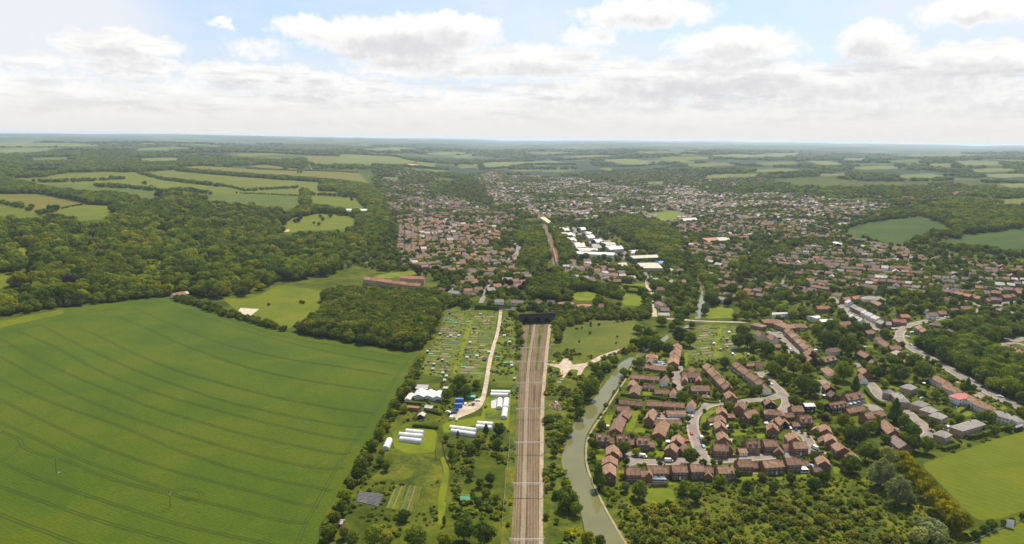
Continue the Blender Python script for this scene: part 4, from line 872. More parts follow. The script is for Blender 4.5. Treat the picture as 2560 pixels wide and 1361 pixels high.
 ('apartment_row', 'house', 'tall pink-roofed house', 'in the short terrace behind the long one', [('L', 385, 32, 610, 42, 10, 't', {'units': 3, 'roof': 'roof_orange', 'wall': 'brick_tan'})]),
 ('hillside_house', 'house', 'house above the tunnel allotments', 'from the pine wood', [
   ('L', 750, 145, 815, 150, 7, 'h', {}), ('L', 848, 172, 942, 172, 8, 'h', D_(WH, roof='roof_slate')), ('L', 1010, 178, 1062, 182, 7, 'c', {'hip': True}), ('L', 1060, 105, 1100, 60, 8, 'h', {}), ('L', 1275, 237, 1358, 242, 8, 'h', D_(WH, roof='roof_slate')), ('L', 1345, 50, 1440, 52, 9, 'h', D_(CR, roof='roof_slate'))]),
 ('hillside_house', 'house', 'bungalow on the bank above the tunnel', 'from the allotment lane', [
   ('L', 1425, 252, 1545, 252, 7, 'b', D_(CR, roof='roof_dark')), ('L', 1612, 258, 1718, 257, 7, 'b', D_(WH, roof='roof_dark')), ('L', 1768, 252, 1838, 252, 7, 'c', D_(WH, roof='roof_dark')),
   ('M', 205, 264, 285, 266, 8, 'b', {'hip': True, 'eave': 3}), ('M', 385, 286, 460, 286, 8, 'b', {'hip': True, 'wall': 'render_cream', 'roof': 'roof_orange', 'eave': 3}), ('M', 545, 287, 600, 287, 7, 'c', D_(CR)), ('M', 580, 185, 640, 183, 7, 'b', {})]),
 ('canal_cottage', 'house', 'cottage along the canal lane', 'down towards the lock road', [
   ('M', 1105, 142, 1180, 145, 8, 'h', CR), ('M', 1112, 215, 1172, 226, 8, 'h', D_(WH, roof='roof_slate')), ('M', 1110, 272, 1180, 300, 8, 'h', CR), ('M', 1135, 337, 1220, 337, 8, 'c', {'roof': 'roof_dark'}), ('M', 1118, 385, 1222, 387, 7, 'b', D_(CR, roof='roof_pale'))]),
 ('farmhouse', 'house', 'farmhouse among trees at the crop field corner', 'from the woods', [('Z', 430, 733, 460, 728, 8, 'c', CR), ('Z', 497, 718, 535, 716, 9, 'h', CR), ('Z', 455, 730, 468, 728, 6, 'b', {'roof': 'roof_grey'})]),
 ('village_house', 'house', 'house in the wooded hamlet below the meadow', 'from the woods', [
   ('Z', 604, 571, 616, 572, 8, 'c', D_(WH, roof='roof_grey')), ('Z', 645, 552, 656, 552, 8, 'h', WH), ('Z', 662, 546, 680, 541, 9, 'c', D_(CR, roof='roof_grey')), ('Z', 692, 538, 708, 535, 10, 'h', D_(WH, roof='roof_slate')), ('Z', 705, 529, 718, 528, 9, 'h', WH), ('Z', 545, 561, 555, 561, 8, 'c', {'roof': 'roof_orange'}), ('Z', 490, 567, 502, 568, 8, 'c', {'roof': 'roof_orange'})]),
]
HOUSES = {}
def near_houses():
    for kind, cat, desc, order, specs in NEAR:
        i = 0; last = None
        for (t, x1, y1, x2, y2, W, ty, o) in specs:
            o = dict(o); e, r = HEIGHTS[ty]; r = o.get('ridge', r)
            p, q_ = ridge_pts(t, x1, y1, x2, y2, r+0.1)
            d_ = np.linalg.norm((p+q_)[:2]/2)
            det = 2 if d_ < 1080 else 1
            if o.pop('w', None) and last is not None:
                building('', ty, p, q_, W, o, last, min(det, 1)); continue
            n = o.pop('units', 1)
            for k in range(n):
                a = p+(q_-p)*k/n; b_ = p+(q_-p)*(k+1)/n
                oo = dict(o); st = 0.35*(k % 2) if n > 1 else 0
                if st: oo['eave'] = o.get('eave', e)-st; oo['ridge'] = r-st
                if n > 1: oo['minL'] = 0.1; W2 = W-0.6*(k % 2)
                else: W2 = W
                i += 1
                last = building(kind, ty, a, b_, W2, oo, None, det)
                tot = sum(s[7].get('units', 1) for s in specs if not s[7].get('w'))
                tag(last, (nth(i)+' '+desc+' '+order) if tot > 1 else desc+' '+order, cat, desc+'s '+order if tot > 1 else None)
        HOUSES[desc] = i
near_houses()
print('houses', len(FOOT), round(time.time()-T0, 1))

# flat and low-pitched industrial buildings given by the four corners of their roofs in the photograph
def flat_block(name, t, corners, H, roof, wall, label, cat, sky=False, group=None):
    w4 = pix([tp(t, x, y) for x, y in corners], H)
    if np.sum(w4[:, 0]*np.roll(w4[:, 1], -1)-np.roll(w4[:, 0], -1)*w4[:, 1]) < 0: w4 = w4[::-1]
    c = w4.mean(0); z = float(hgt(c[0], c[1]))
    root = empty(name, (c[0], c[1], z))
    l = [(p[0]-c[0], p[1]-c[1]) for p in w4]
    mb = MB(); mb.poly([(x, y, -1.5) for x, y in l]+[(x, y, H) for x, y in l], [(0, 1, 5, 4), (1, 2, 6, 5), (2, 3, 7, 6), (3, 0, 4, 7)])
    mb.build('wall', wall, root)
    k = 1.012; rb = MB(); mx = ((l[0][0]+l[3][0])/2*k, (l[0][1]+l[3][1])/2*k, H+0.9); my = ((l[1][0]+l[2][0])/2*k, (l[1][1]+l[2][1])/2*k, H+0.9)
    lo = [(x*k, y*k, H) for x, y in l]
    rb.poly(lo+[mx, my], [(0, 1, 5, 4), (2, 3, 4, 5), (1, 2, 5), (3, 0, 4)])
    rb.poly(lo+[(x*k, y*k, H-0.5) for x, y in l], [(4, 5, 1, 0), (5, 6, 2, 1), (6, 7, 3, 2), (7, 4, 0, 3)])
    rb.build('roof', roof, root)
    # loading doors and window strips on each long wall
    for i in range(4):
        a = np.array(l[i]); b_ = np.array(l[(i+1) % 4]); L = np.linalg.norm(b_-a)
        if L < 12: continue
        n = int(L/9); ang = math.atan2(b_[1]-a[1], b_[0]-a[0])
        for j in range(n):
            c2 = a+(b_-a)*(j+.5)/n
            if j % 3 == 1: d_ = use('loading_door', LOADD, root, (c2[0], c2[1], 0), ang)
            else: d_ = use('window', WIN, root, (c2[0], c2[1], H*0.6), ang, (2.2, 1, 1))
    rr = max(np.hypot(*p) for p in l); FOOT.append((c[0], c[1], rr, np.linalg.norm(np.array(l[1])-np.array(l[0]))/2, np.linalg.norm(np.array(l[2])-np.array(l[1]))/2, math.atan2(l[1][1]-l[0][1], l[1][0]-l[0][0])))
    return tag(root, label, cat, group)
LOADD = MB().box(-2, 2, -0.08, 0.02, 0, 4).mesh('loading_door', ['roof_grey'])
IND = [([(330, 585), (735, 598), (728, 625), (345, 607)], 7, 'roof_white', 'render_white', 'long white industrial building nearest the housing estate'),
 ([(600, 497), (720, 490), (750, 520), (630, 526)], 7, 'roof_pale', 'render_white', 'pale ridged warehouse behind the long white one'),
 ([(640, 532), (792, 525), (825, 560), (690, 570)], 7, 'roof_white', 'roof_grey', 'white-roofed warehouse with grey walls above the yard'),
 ([(870, 576), (965, 571), (990, 600), (890, 606)], 6, 'roof_grey', 'render_white', 'small grey-roofed warehouse above the green one'),
 ([(880, 630), (1150, 618), (1165, 646), (920, 656)], 9, 'roof_pale', 'green_wall', 'big green-walled warehouse with cream roof'),
 ([(955, 700), (1150, 696), (1210, 752), (1005, 750)], 6, 'roof_pale', 'roof_pale', 'wide cream flat-roofed depot below the green warehouse'),
 ([(95, 336), (180, 334), (222, 380), (190, 385)], 7, 'roof_white', 'roof_grey', 'white-roofed shed farthest up the railway side'),
 ([(205, 402), (300, 396), (355, 436), (270, 441)], 7, 'roof_white', 'roof_grey', 'second white-roofed shed along the railway trees'),
 ([(262, 446), (340, 450), (366, 485), (312, 490)], 6, 'roof_grey', 'roof_grey', 'grey shed third along the railway trees'),
 ([(520, 466), (600, 470), (625, 494), (560, 500)], 6, 'roof_white', 'roof_grey', 'white shed with grey walls behind the pale ridged warehouse'),
 ([(390, 482), (460, 476), (482, 504), (430, 510)], 5, 'roof_white', 'brick', 'small white-roofed unit in the middle of the trading estate'),
 ([(450, 426), (520, 420), (545, 450), (480, 456)], 6, 'roof_white', 'roof_grey', 'white-roofed unit beside the dense trees'),
 ([(370, 352), (440, 347), (456, 370), (400, 375)], 6, 'roof_white', 'roof_grey', 'small bright-roofed unit at the far end of the trading estate'),
 ([(0, 256), (42, 250), (112, 296), (90, 310)], 7, 'roof_yellow', 'roof_pale', 'yellow-roofed building at the railway side beyond the sheds'),
 ([(1370, 263), (1530, 250), (1552, 275), (1400, 291)], 6, 'roof_pale', 'render_cream', 'long cream school building beside the playing field'),
 ([(1590, 456), (1725, 450), (1762, 484), (1680, 502)], 6, 'roof_orange', 'brick', 'red-brown school block with ridged roofs'),
 ([(1730, 450), (1850, 445), (1870, 475), (1764, 480)], 6, 'roof_pale', 'brick', 'pale-roofed school block beside the red-brown one'),
 ([(330, 500), (430, 496), (450, 540), (352, 545)], 6, 'roof_grey', 'roof_grey', 'mid-grey unit beside the small white-roofed one'), ([(352, 550), (560, 556), (582, 584), (372, 580)], 6, 'roof_grey', 'brick', 'long grey-roofed unit just behind the long white building'),
 ([(500, 512), (590, 516), (612, 550), (522, 552)], 6, 'roof_slate', 'roof_grey', 'dark grey unit between the two pale warehouses'), ([(212, 354), (272, 350), (292, 386), (242, 388)], 5, 'roof_white', 'container_blue', 'blue-walled unit by the second railway shed'), ([(430, 396), (500, 386), (512, 410), (446, 415)], 6, 'roof_white', 'roof_grey', 'white unit beneath the bright far one'),
 ([(1150, 682), (1238, 676), (1244, 704), (1162, 706)], 5, 'container_blue', 'container_blue', 'bright blue shed beside the cream depot'),
 ([(765, 700), (850, 696), (862, 735), (782, 736)], 5, 'roof_pale', 'render_cream', 'cream flat-roofed unit above the estate houses'),
 ([(625, 696), (680, 695), (682, 725), (632, 726)], 4, 'roof_pale', 'render_cream', 'little cream-roofed unit beside the dark red tree'),
 ([(950, 361), (1020, 360), (1032, 376), (962, 381)], 5, 'roof_white', 'render_white', 'isolated white-roofed building in the trees beyond the trading estate')]
for cs, H, rf, wl, lab in IND: flat_block('industrial_building', 'O', cs, H, rf, wl, lab, 'warehouse', group='industrial buildings and school blocks')
flat_block('clubhouse', 'F', [(1605, 1135), (1725, 1100), (1752, 1118), (1632, 1155)], 3.4, 'roof_grey', 'timber_black', 'black clubhouse with pale flat roof on the cricket field edge', 'clubhouse')
flat_block('shop', 'G', [(60, 400), (310, 392), (325, 425), (60, 452)], 5.5, 'roof_white', 'brick', 'brick shop building with flat white roof near the high street', 'shop')
flat_block('shop', 'G', [(-160, 345), (55, 335), (80, 372), (0, 385)], 5, 'roof_white', 'render_cream', 'white flat-roofed building behind the big dark tree', 'shop')
flat_block('workshop', 'D', [(930, 12), (1225, 5), (1225, 25), (930, 45)], 5.5, 'roof_grey', 'render_white', 'long white-fronted workshop above the brown hipped hall', 'workshop')
flat_block('school', 'Z', [(835, 519), (918, 525), (922, 530), (838, 524)], 4, 'roof_white', 'roof_grey', 'low white school buildings under the striped playing field', 'school')
flat_block('school', 'Z', [(858, 528), (900, 530), (902, 535), (860, 533)], 3.5, 'roof_white', 'roof_grey', 'second low school block in front of the striped playing field', 'school')
flat_block('glasshouse', 'Z', [(2080, 607), (2115, 620), (2125, 616), (2090, 604)], 3, 'roof_white', 'render_white', 'white shed at the corner of the dark hill field', 'shed')
# ------------------------------------------------------------------ the rest of the town: streets of simpler houses
FX = np.array([f[0] for f in FOOT]); FY = np.array([f[1] for f in FOOT]); FR = np.array([f[2] for f in FOOT])
OPB = [(p[:, 0].min(), p[:, 0].max(), p[:, 1].min(), p[:, 1].max(), p) for p in OPEN]
def is_open(x, y):
    m_ = np.zeros(len(x), bool)
    for x0, x1, y0, y1, p in OPB:
        k = (x > x0) & (x < x1) & (y > y0) & (y < y1)
        if k.any():
            i = np.where(k)[0]; m_[i] |= inpoly(x[i], y[i], p)
    return m_
def near_foot(x, y, pad):
    m_ = np.zeros(len(x), bool)
    for i in range(len(FX)):
        m_ |= (x-FX[i])**2+(y-FY[i])**2 < (FR[i]+pad)**2
    return m_
GX0, GY0, GC = -2600.0, 200.0, 1.5
FGRID = np.zeros((3500, 3700), bool); FDONE = [0]
def on_foot(x, y, pad):
    """inside (or within a metre of) the footprint of a building"""
    for (cx, cy_, rr, hl, hw, yaw) in FOOT[FDONE[0]:]:
        i0, i1 = int((cx-rr-2-GX0)/GC), int((cx+rr+2-GX0)/GC)+1; j0, j1 = int((cy_-rr-2-GY0)/GC), int((cy_+rr+2-GY0)/GC)+1
        if i0 < 0 or j0 < 0 or i1 >= FGRID.shape[0] or j1 >= FGRID.shape[1]: continue
        gx, gy = np.meshgrid(GX0+(np.arange(i0, i1)+.5)*GC-cx, GY0+(np.arange(j0, j1)+.5)*GC-cy_, indexing='ij'); c, s = math.cos(yaw), math.sin(yaw)
        FGRID[i0:i1, j0:j1] |= (np.abs(gx*c+gy*s) < hl+1.0) & (np.abs(-gx*s+gy*c) < hw+1.0)
    FDONE[0] = len(FOOT)
    i = ((x-GX0)/GC).astype(int); j = ((y-GY0)/GC).astype(int)
    ok = (i >= 0) & (j >= 0) & (i < FGRID.shape[0]) & (j < FGRID.shape[1])
    out = np.zeros(len(x), bool); out[ok] = FGRID[i[ok], j[ok]]; return out
OFB = [(p[:, 0].min(), p[:, 0].max(), p[:, 1].min(), p[:, 1].max(), p) for p in OPENF]
def hides_field(x, y, h):
    """the crown would stand in front of an open field, as seen from the air"""
    if len(x) == 0: return np.zeros(0, bool)
    u, v, f = project(np.stack([x, y, hgt(x, y)+h], 1)); gp = pix(np.stack([u, np.maximum(v, 346)], 1))
    m_ = np.zeros(len(x), bool)
    for x0, x1, y0, y1, p in OFB:
        k = (gp[:, 0] > x0) & (gp[:, 0] < x1) & (gp[:, 1] > y0) & (gp[:, 1] < y1)
        if k.any():
            i = np.where(k)[0]; m_[i] |= inpoly(gp[i, 0], gp[i, 1], p)
    return m_
def vnoise(x, y, s, seed=0):
    """cheap smooth noise 0..1"""
    r_ = np.random.RandomState(seed); t = r_.rand(64, 64)
    u = np.asarray(x)/s+1000; v = np.asarray(y)/s+1000
    iu = np.floor(u).astype(int); iv = np.floor(v).astype(int); fu = sstep(u-iu); fv = sstep(v-iv)
    g_ = lambda a, b: t[a % 64, b % 64]
    return (g_(iu, iv)*(1-fu)+g_(iu+1, iv)*fu)*(1-fv)+(g_(iu, iv+1)*(1-fu)+g_(iu+1, iv+1)*fu)*fv
# (name, photo polygon, street angle in degrees, spacing along, spacing between, keep, palette)
TOWN = [
 ('estate beyond the pine wood', [(858, 640), (935, 605), (962, 562), (1050, 547), (1180, 560), (1330, 590), (1290, 640), (1325, 700), (1262, 742), (1160, 745), (1110, 725), (1062, 672), (960, 680), (900, 668)], 24, 13.5, 20, .84, 0),
 ('estate between the railway and the sheds', [(1392, 678), (1440, 656), (1500, 662), (1590, 668), (1625, 660), (1700, 675), (1725, 715), (1640, 716), (1560, 712), (1450, 716), (1395, 705)], 8, 12.0, 19, .9, 1),
 ('streets beside the upper canal', [(1690, 600), (1745, 612), (1860, 600), (1870, 640), (1850, 690), (1900, 720), (1915, 785), (1850, 765), (1790, 760), (1785, 710), (1750, 680), (1690, 650)], -48, 13, 27, .7, 0),
 ('streets climbing beyond the village', [(1860, 640), (2000, 620), (2150, 640), (2330, 690), (2560, 725), (2640, 760), (2560, 745), (2440, 742), (2300, 740), (2180, 735), (2080, 745), (1960, 750), (1900, 720), (1840, 690)], -30, 11.5, 28, .85, 1),
 ('hillside streets under the dark fields', [(1860, 600), (2000, 575), (2104, 590), (2160, 605), (2225, 622), (2270, 628), (2350, 630), (2440, 660), (2600, 680), (2640, 740), (2500, 712), (2330, 690), (2150, 640), (2000, 620)], -22, 10.5, 26, .88, 0),
 ('streets behind the trading estate', [(1690, 560), (1800, 545), (1850, 555), (1960, 560), (2104, 576), (2110, 590), (2000, 578), (1860, 602), (1740, 620), (1690, 600)], 12, 12, 28, .8, 0),
 ('streets above the left bank of the railway', [(930, 488), (1000, 478), (1150, 500), (1340, 560), (1330, 590), (1180, 560), (1050, 545), (965, 555), (955, 520)], -35, 12, 27, .8, 0),
]
FAR_TOWN = [
 ([(1290, 475), (1400, 455), (1500, 480), (1570, 520), (1480, 542), (1380, 548), (1330, 520)], 15, 19, 26, .8, 2),
 ([(1150, 462), (1250, 452), (1290, 470), (1240, 482), (1170, 480)], 8, 22, 26, .8, 3),
 ([(1370, 552), (1500, 535), (1690, 560), (1702, 602), (1650, 580), (1540, 566), (1480, 572), (1400, 562)], 12, 13, 24, .6, 2),
 ([(1250, 545), (1340, 560), (1350, 575), (1330, 592)], -30, 12, 24, .6, 0),
 ([(1080, 490), (1150, 445), (1250, 438), (1450, 448), (1560, 470), (1700, 465), (1850, 480), (2000, 490), (2080, 500), (2230, 515), (2225, 540), (2120, 570), (1960, 560), (1800, 545), (1690, 560), (1500, 535), (1350, 552), (1200, 512)], 15, 11, 24, .82, 2),
 ([(930, 478), (1020, 455), (1090, 455), (1080, 490), (1200, 512), (1340, 558), (1150, 500), (1000, 478)], -30, 12, 28, .5, 0),
 ([(1450, 432), (1600, 424), (1800, 440), (1950, 450), (1850, 475), (1700, 463), (1560, 468), (1450, 446)], 10, 18, 40, .45, 0),
 ([(2240, 500), (2340, 488), (2440, 482), (2420, 492), (2330, 500), (2270, 508)], 10, 13, 22, .9, 3),
 ([(2080, 490), (2240, 470), (2400, 455), (2450, 480), (2240, 500)], 10, 30, 60, .4, 0),
 ([(515, 403), (615, 405), (612, 412), (515, 410)], 5, 16, 24, .8, 3), ([(660, 410), (770, 415), (830, 424), (700, 422)], 5, 20, 40, .6, 0),
 ([(700, 362), (900, 366), (960, 376), (720, 372)], 5, 30, 50, .5, 1), ([(1160, 440), (1240, 430), (1260, 440), (1180, 450)], 5, 12, 20, .9, 3),
 ([(930, 430), (1080, 430), (1100, 450), (960, 468)], 20, 22, 50, .5, 0), ([(2440, 515), (2560, 508), (2600, 530), (2460, 530)], 10, 25, 50, .4, 1), ([(2480, 645), (2600, 650), (2620, 690), (2480, 665)], -25, 13, 30, .6, 0),
]
ROOFM = ['roof_tile', 'roof_dark', 'roof_orange', 'roof_grey', 'roof_slate']; WALLM = ['brick', 'render_cream', 'render_white', 'brick_tan']
RPAL = [[.58, .30, .04, .05, .03], [.45, .38, .05, .07, .05], [.26, .46, .04, .14, .1], [.3, .1, .5, .05, .05]]
WPAL = [[.5, .2, .16, .14], [.4, .2, .28, .12], [.25, .25, .40, .1], [.2, .3, .3, .2]]
STREETS = []
def street_points(poly, ang, sa, sb, keep, seed):
    r_ = np.random.RandomState(seed)
    wp_ = pix(smooth_poly(poly, 1, True))[:, :2]; a = R(ang); c, s = math.cos(a), math.sin(a)
    rot = np.stack([wp_[:, 0]*c+wp_[:, 1]*s, -wp_[:, 0]*s+wp_[:, 1]*c], 1)
    u = np.arange(rot[:, 0].min(), rot[:, 0].max(), sa); v = np.arange(rot[:, 1].min(), rot[:, 1].max(), sb)
    U, V_ = np.meshgrid(u, v); row = np.repeat(np.arange(len(v)), len(u)).reshape(U.shape)
    # streets bend a little
    V2 = V_+18*np.sin(U/140+V_*0.01)+r_.normal(0, 1.0, U.shape); U2 = U+r_.normal(0, .8, U.shape)+row*sa*.37
    x = (U2*c-V2*s).ravel(); y = (U2*s+V2*c).ravel(); row = row.ravel()
    yaw = a+np.arctan(18/140*np.cos(U/140+V_*0.01)).ravel()+(r_.rand(U.size) < .12)*math.pi/2
    k = inpoly(x, y, wp_) & (r_.rand(len(x)) < keep)
    uu = np.arange(rot[:, 0].min(), rot[:, 0].max(), 14.0)
    for vi, vv in enumerate(v[:-1]):
        if vi % 2: continue
        vm_ = vv+sb/2; V3 = vm_+18*np.sin(uu/140+vm_*0.01); px, py = uu*c-V3*s, uu*s+V3*c; ins = inpoly(px, py, wp_) & ~is_open(px, py); run = []
        for j in range(len(uu)+1):
            if j < len(uu) and ins[j]: run.append((px[j], py[j])); continue
            if len(run) > 3: STREETS.append(np.array(run))
            run = []
    return x[k], y[k], yaw[k], row[k]
STREET_H = []   # x, y, yaw, L, W, eave, ridge, roof, wall, street, row
def collect_streets():
    seed = 100
    for si, t in enumerate([(n_, *rest) for n_, *rest in TOWN]+[(None, *t_) for t_ in FAR_TOWN]):
        nm, poly, ang, sa, sb, keep, pal = t; seed += 1
        x, y, yaw, row = street_points(poly, ang, sa, sb, keep, seed)
        k = ~is_open(x, y) & ~near_foot(x, y, 4.5) & (vnoise(x, y, 95, seed) > (.30 if nm else .38)); x, y, yaw, row = x[k], y[k], yaw[k], row[k]
        r_ = np.random.RandomState(seed+500)
        for i in range(len(x)):
            L = r_.uniform(.72, .90)*min(sa, 15) if nm else r_.uniform(.66, .9)*min(sa, 14)
            terr = (not nm and pal == 2) or (pal == 1)
            if terr: L = r_.uniform(.75, .98)*sa
            W = r_.uniform(7.2, 9.4); e = r_.choice([4.6, 5.0, 5.2, 2.8], p=[.3, .35, .2, .15]); rr = e+W*.33
            STREET_H.append((x[i], y[i], yaw[i], L, W, e, rr, r_.choice(5, p=RPAL[pal]), r_.choice(4, p=WPAL[pal]), nm, int(row[i])))
collect_streets()
def lay_streets():
    V, F, MX = [], [], []; r_ = np.random.RandomState(8)
    for path in STREETS:
        a, b = strip_quads(path, 5.0); a2 = [(x, y, hgt1(x, y)+.3) for x, y in a]; b2 = [(x, y, hgt1(x, y)+.3) for x, y in b]; n = len(path)
        o = mesh_obj('street', a2+b2, [(i, n+i, n+i+1, i+1) for i in range(n-1)], 'road'); o['kind'] = 'structure'
        OPB.append((path[:, 0].min()-5, path[:, 0].max()+5, path[:, 1].min()-5, path[:, 1].max()+5, np.vstack([strip_quads(path, 8.0)[0], strip_quads(path, 8.0)[1][::-1]])))
        d = np.gradient(path, axis=0); d /= np.linalg.norm(d, axis=1)[:, None]
        for i in range(n):
            if r_.rand() < .62:
                sd_ = r_.choice([-1, 1]); cx = path[i]+np.array([-d[i][1], d[i][0]])*sd_*r_.choice([2.2, 5.5]); z = hgt1(*cx)+.3; k = len(V); f_, g_ = d[i]*2.1, np.array([-d[i][1], d[i][0]])*.88
                for (p1, p2, zz) in ((-1, 1, .1), (-1, 1, .85), (-.75, .45, 1.45)):
                    V += [(*(cx+f_*p1-g_), z+zz), (*(cx+f_*p2-g_), z+zz), (*(cx+f_*p2+g_), z+zz), (*(cx+f_*p1+g_), z+zz)]
                for q0 in (k, k+4): F += [(q0+j, q0+(j+1) % 4, q0+4+(j+1) % 4, q0+4+j) for j in range(4)]
                F.append((k+8, k+9, k+10, k+11)); m_ = r_.choice(5, p=[.45, .2, .15, .1, .1]); MX += [m_]*4+[5]*4+[m_]
    if V:
        o = mesh_obj('distant_cars', V, F, ['frame_white', 'black', 'steel_grey', 'train_red', 'container_blue', 'glass_dark'], mi=MX); o['kind'] = 'stuff'; o['label'] = 'many tiny parked cars along the streets of the distant town'; o['category'] = 'cars'
lay_streets()
def build_streets():
    S_ = STREET_H
    pts = np.array([(s[0], s[1], hgt(s[0], s[1])) for s in S_]); u, v, f = project(pts)
    size = np.where((u > -20) & (u < 2580) & (v > 0) & (v < 1380), 1/np.maximum(f, 1), 0)
    cand = [i for i in np.argsort(-size) if S_[i][9]][:285]
    chosen = set(cand)
    # individuals: wall, roof, chimney
    bystreet = {}
    for i in cand: bystreet.setdefault((S_[i][9], S_[i][10]), []).append(i)
    streets = {}
    for (nm, row), ids in sorted(bystreet.items()): streets.setdefault(nm, []).append((row, ids))
    for nm, rows in streets.items():
        for ri, (row, ids) in enumerate(rows):
            ids.sort(key=lambda i: u[i])
            for k, i in enumerate(ids):
                x, y, yaw, L, W, e, rr, rf, wl, _, _ = S_[i]
                d = np.array([math.cos(yaw), math.sin(yaw), 0])*L/2
                c = np.array([x, y, 0])
                o = building('estate_house', 'h', c-d, c+d, W, dict(eave=float(e), ridge=round(float(rr), 1), roof=ROOFM[rf], wall=WALLM[wl], chim=(i % 2 == 0)), None, 1)
                tag(o, f"{nth(k+1)} house along the {nth(ri+1)} row of the {nm}", 'house', 'houses of the '+nm)
    # the rest, farther away: one mesh
    V, F, MIX = [], [], []
    mats = ROOFM+WALLM
    for i, (x, y, yaw, L, W, e, rr, rf, wl, nm, row) in enumerate(S_):
        if i in chosen: continue
        c, s = math.cos(yaw), math.sin(yaw); z = float(hgt(x, y)); a, b = L/2, W/2; k = len(V)
        lv = [(-a, -b, -1.5), (a, -b, -1.5), (a, b, -1.5), (-a, b, -1.5), (-a, -b, e), (a, -b, e), (a, b, e), (-a, b, e), (-a, 0, rr), (a, 0, rr),
              (-a-.3, -b-.35, e-.1), (a+.3, -b-.35, e-.1), (a+.3, b+.35, e-.1), (-a-.3, b+.35, e-.1), (-a-.3, 0, rr+.12), (a+.3, 0, rr+.12)]
        V += [(x+p*c-q_*s, y+p*s+q_*c, z+h_) for p, q_, h_ in lv]
        fs = [(0, 1, 5, 4), (2, 3, 7, 6), (1, 2, 6, 9, 5), (3, 0, 4, 8, 7), (10, 11, 15, 14), (12, 13, 14, 15)]
        F += [tuple(k+j for j in f_) for f_ in fs]; MIX += [5+wl]*4+[rf]*2
        FOOT.append((x, y, max(L, W)*.5+.3, L/2, W/2, yaw))
    o = mesh_obj('distant_houses', V, F, mats, mi=MIX); o['kind'] = 'stuff'
    o['label'] = 'mass of small brown and grey roofed houses of the distant town'; o['category'] = 'houses'
    print('street houses', len(S_), round(time.time()-T0, 1))
build_streets()
FX = np.array([f[0] for f in FOOT]); FY = np.array([f[1] for f in FOOT]); FR = np.array([f[2] for f in FOOT])

# ------------------------------------------------------------------ trees
def ico(sub):
    bm = bmesh.new(); bmesh.ops.create_icosphere(bm, subdivisions=sub, radius=1.0)
    v = np.array([p.co[:] for p in bm.verts]); f = np.array([[q_.index for q_ in p.verts] for p in bm.faces]); bm.free(); return v, f
ICO1, ICO2 = ico(1), ico(2)
def crown(seed, nlobe, nleaf, leaf, rx=.5, rz=.5, cz=.5, shape='round', flower=0.0, core=True, hang=0.0):
    """unit crown (diameter 1, height 1): lobes with a dark core and many leaf clumps standing on them"""
    r_ = np.random.RandomState(seed)
    L = []
    for i in range(nlobe):
        t = (i+.5)/nlobe; ph = i*2.39996+r_.uniform(0, .7)
        if shape == 'cone':
            zz = t; rad = rx*(1-t)**.85*r_.uniform(.45, .75); lr = .30*(1-t)+.07
            L.append((rad*math.cos(ph), rad*math.sin(ph), zz, lr*r_.uniform(.8, 1.15)))
        elif shape == 'column':
            zz = t; rad = rx*.45*math.sin(math.pi*min(1, t*.85+.12))**.6; lr = rx*r_.uniform(.6, .8)*math.sin(math.pi*min(1, t*.8+.15))**.5
            L.append((rad*math.cos(ph), rad*math.sin(ph), zz, lr))
        else:
            z = 1-2*t; rr = math.sqrt(max(0, 1-z*z)); k = r_.uniform(.50, .74)
            if z < -0.35: k *= .8
            L.append((rx*k*rr*math.cos(ph), rx*k*rr*math.sin(ph), cz+rz*k*z, r_.uniform(.17, .27)))
    L = np.array(L)
    V, F, T = [], [], []
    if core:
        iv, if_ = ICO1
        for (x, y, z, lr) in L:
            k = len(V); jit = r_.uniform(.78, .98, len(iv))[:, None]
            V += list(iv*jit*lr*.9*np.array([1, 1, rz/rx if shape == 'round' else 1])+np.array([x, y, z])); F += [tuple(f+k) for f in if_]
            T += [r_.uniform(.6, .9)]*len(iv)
    lob_t = r_.uniform(.72, 1.3, nlobe)
    n = 0; tries = 0
    while n < nleaf and tries < nleaf*6:
        tries += 1
        i = r_.randint(nlobe); x, y, z, lr = L[i]
        d = r_.normal(size=3); d[2] = d[2]*.9+.35; d /= np.linalg.norm(d)
        p = np.array([x, y, z])+d*lr*r_.uniform(.86, 1.12)
        if ((((L[:, :3]-p)**2).sum(1) < (L[:, 3]*.80)**2)).any(): continue
        nr = d+r_.normal(0, .30, 3); nr /= np.linalg.norm(nr)
        a = np.cross(nr, r_.normal(size=3)); a /= np.linalg.norm(a); b = np.cross(nr, a)
        s1 = leaf*r_.uniform(.6, 1.35); s2 = leaf*r_.uniform(.5, 1.1)
        if hang:
            b = np.array([0, 0, -1.0]); a = np.cross(b, d); a /= max(np.linalg.norm(a), 1e-6); s1 *= .45; s2 *= 2.6*hang
            p = p+b*s2*.7
        k = len(V)
        if r_.rand() < .5: V += [p-a*s1-b*s2*.4, p+a*s1-b*s2*.5, p+b*s2]; F.append((k, k+1, k+2)); c_ = 3
        else: V += [p-a*s1-b*s2*.3, p-a*s1*.1-b*s2, p+a*s1+b*s2*.2, p+a*s1*.1+b*s2]; F.append((k, k+1, k+2, k+3)); c_ = 4
        tt = lob_t[i]*r_.uniform(.72, 1.28)
        if flower and r_.rand() < flower and d[2] > -.1: tt = (2.6*r_.uniform(.8, 1.1), 2.1*r_.uniform(.8, 1.1), 3.2)
        T += [tt]*c_
        n += 1
    return V, F, T
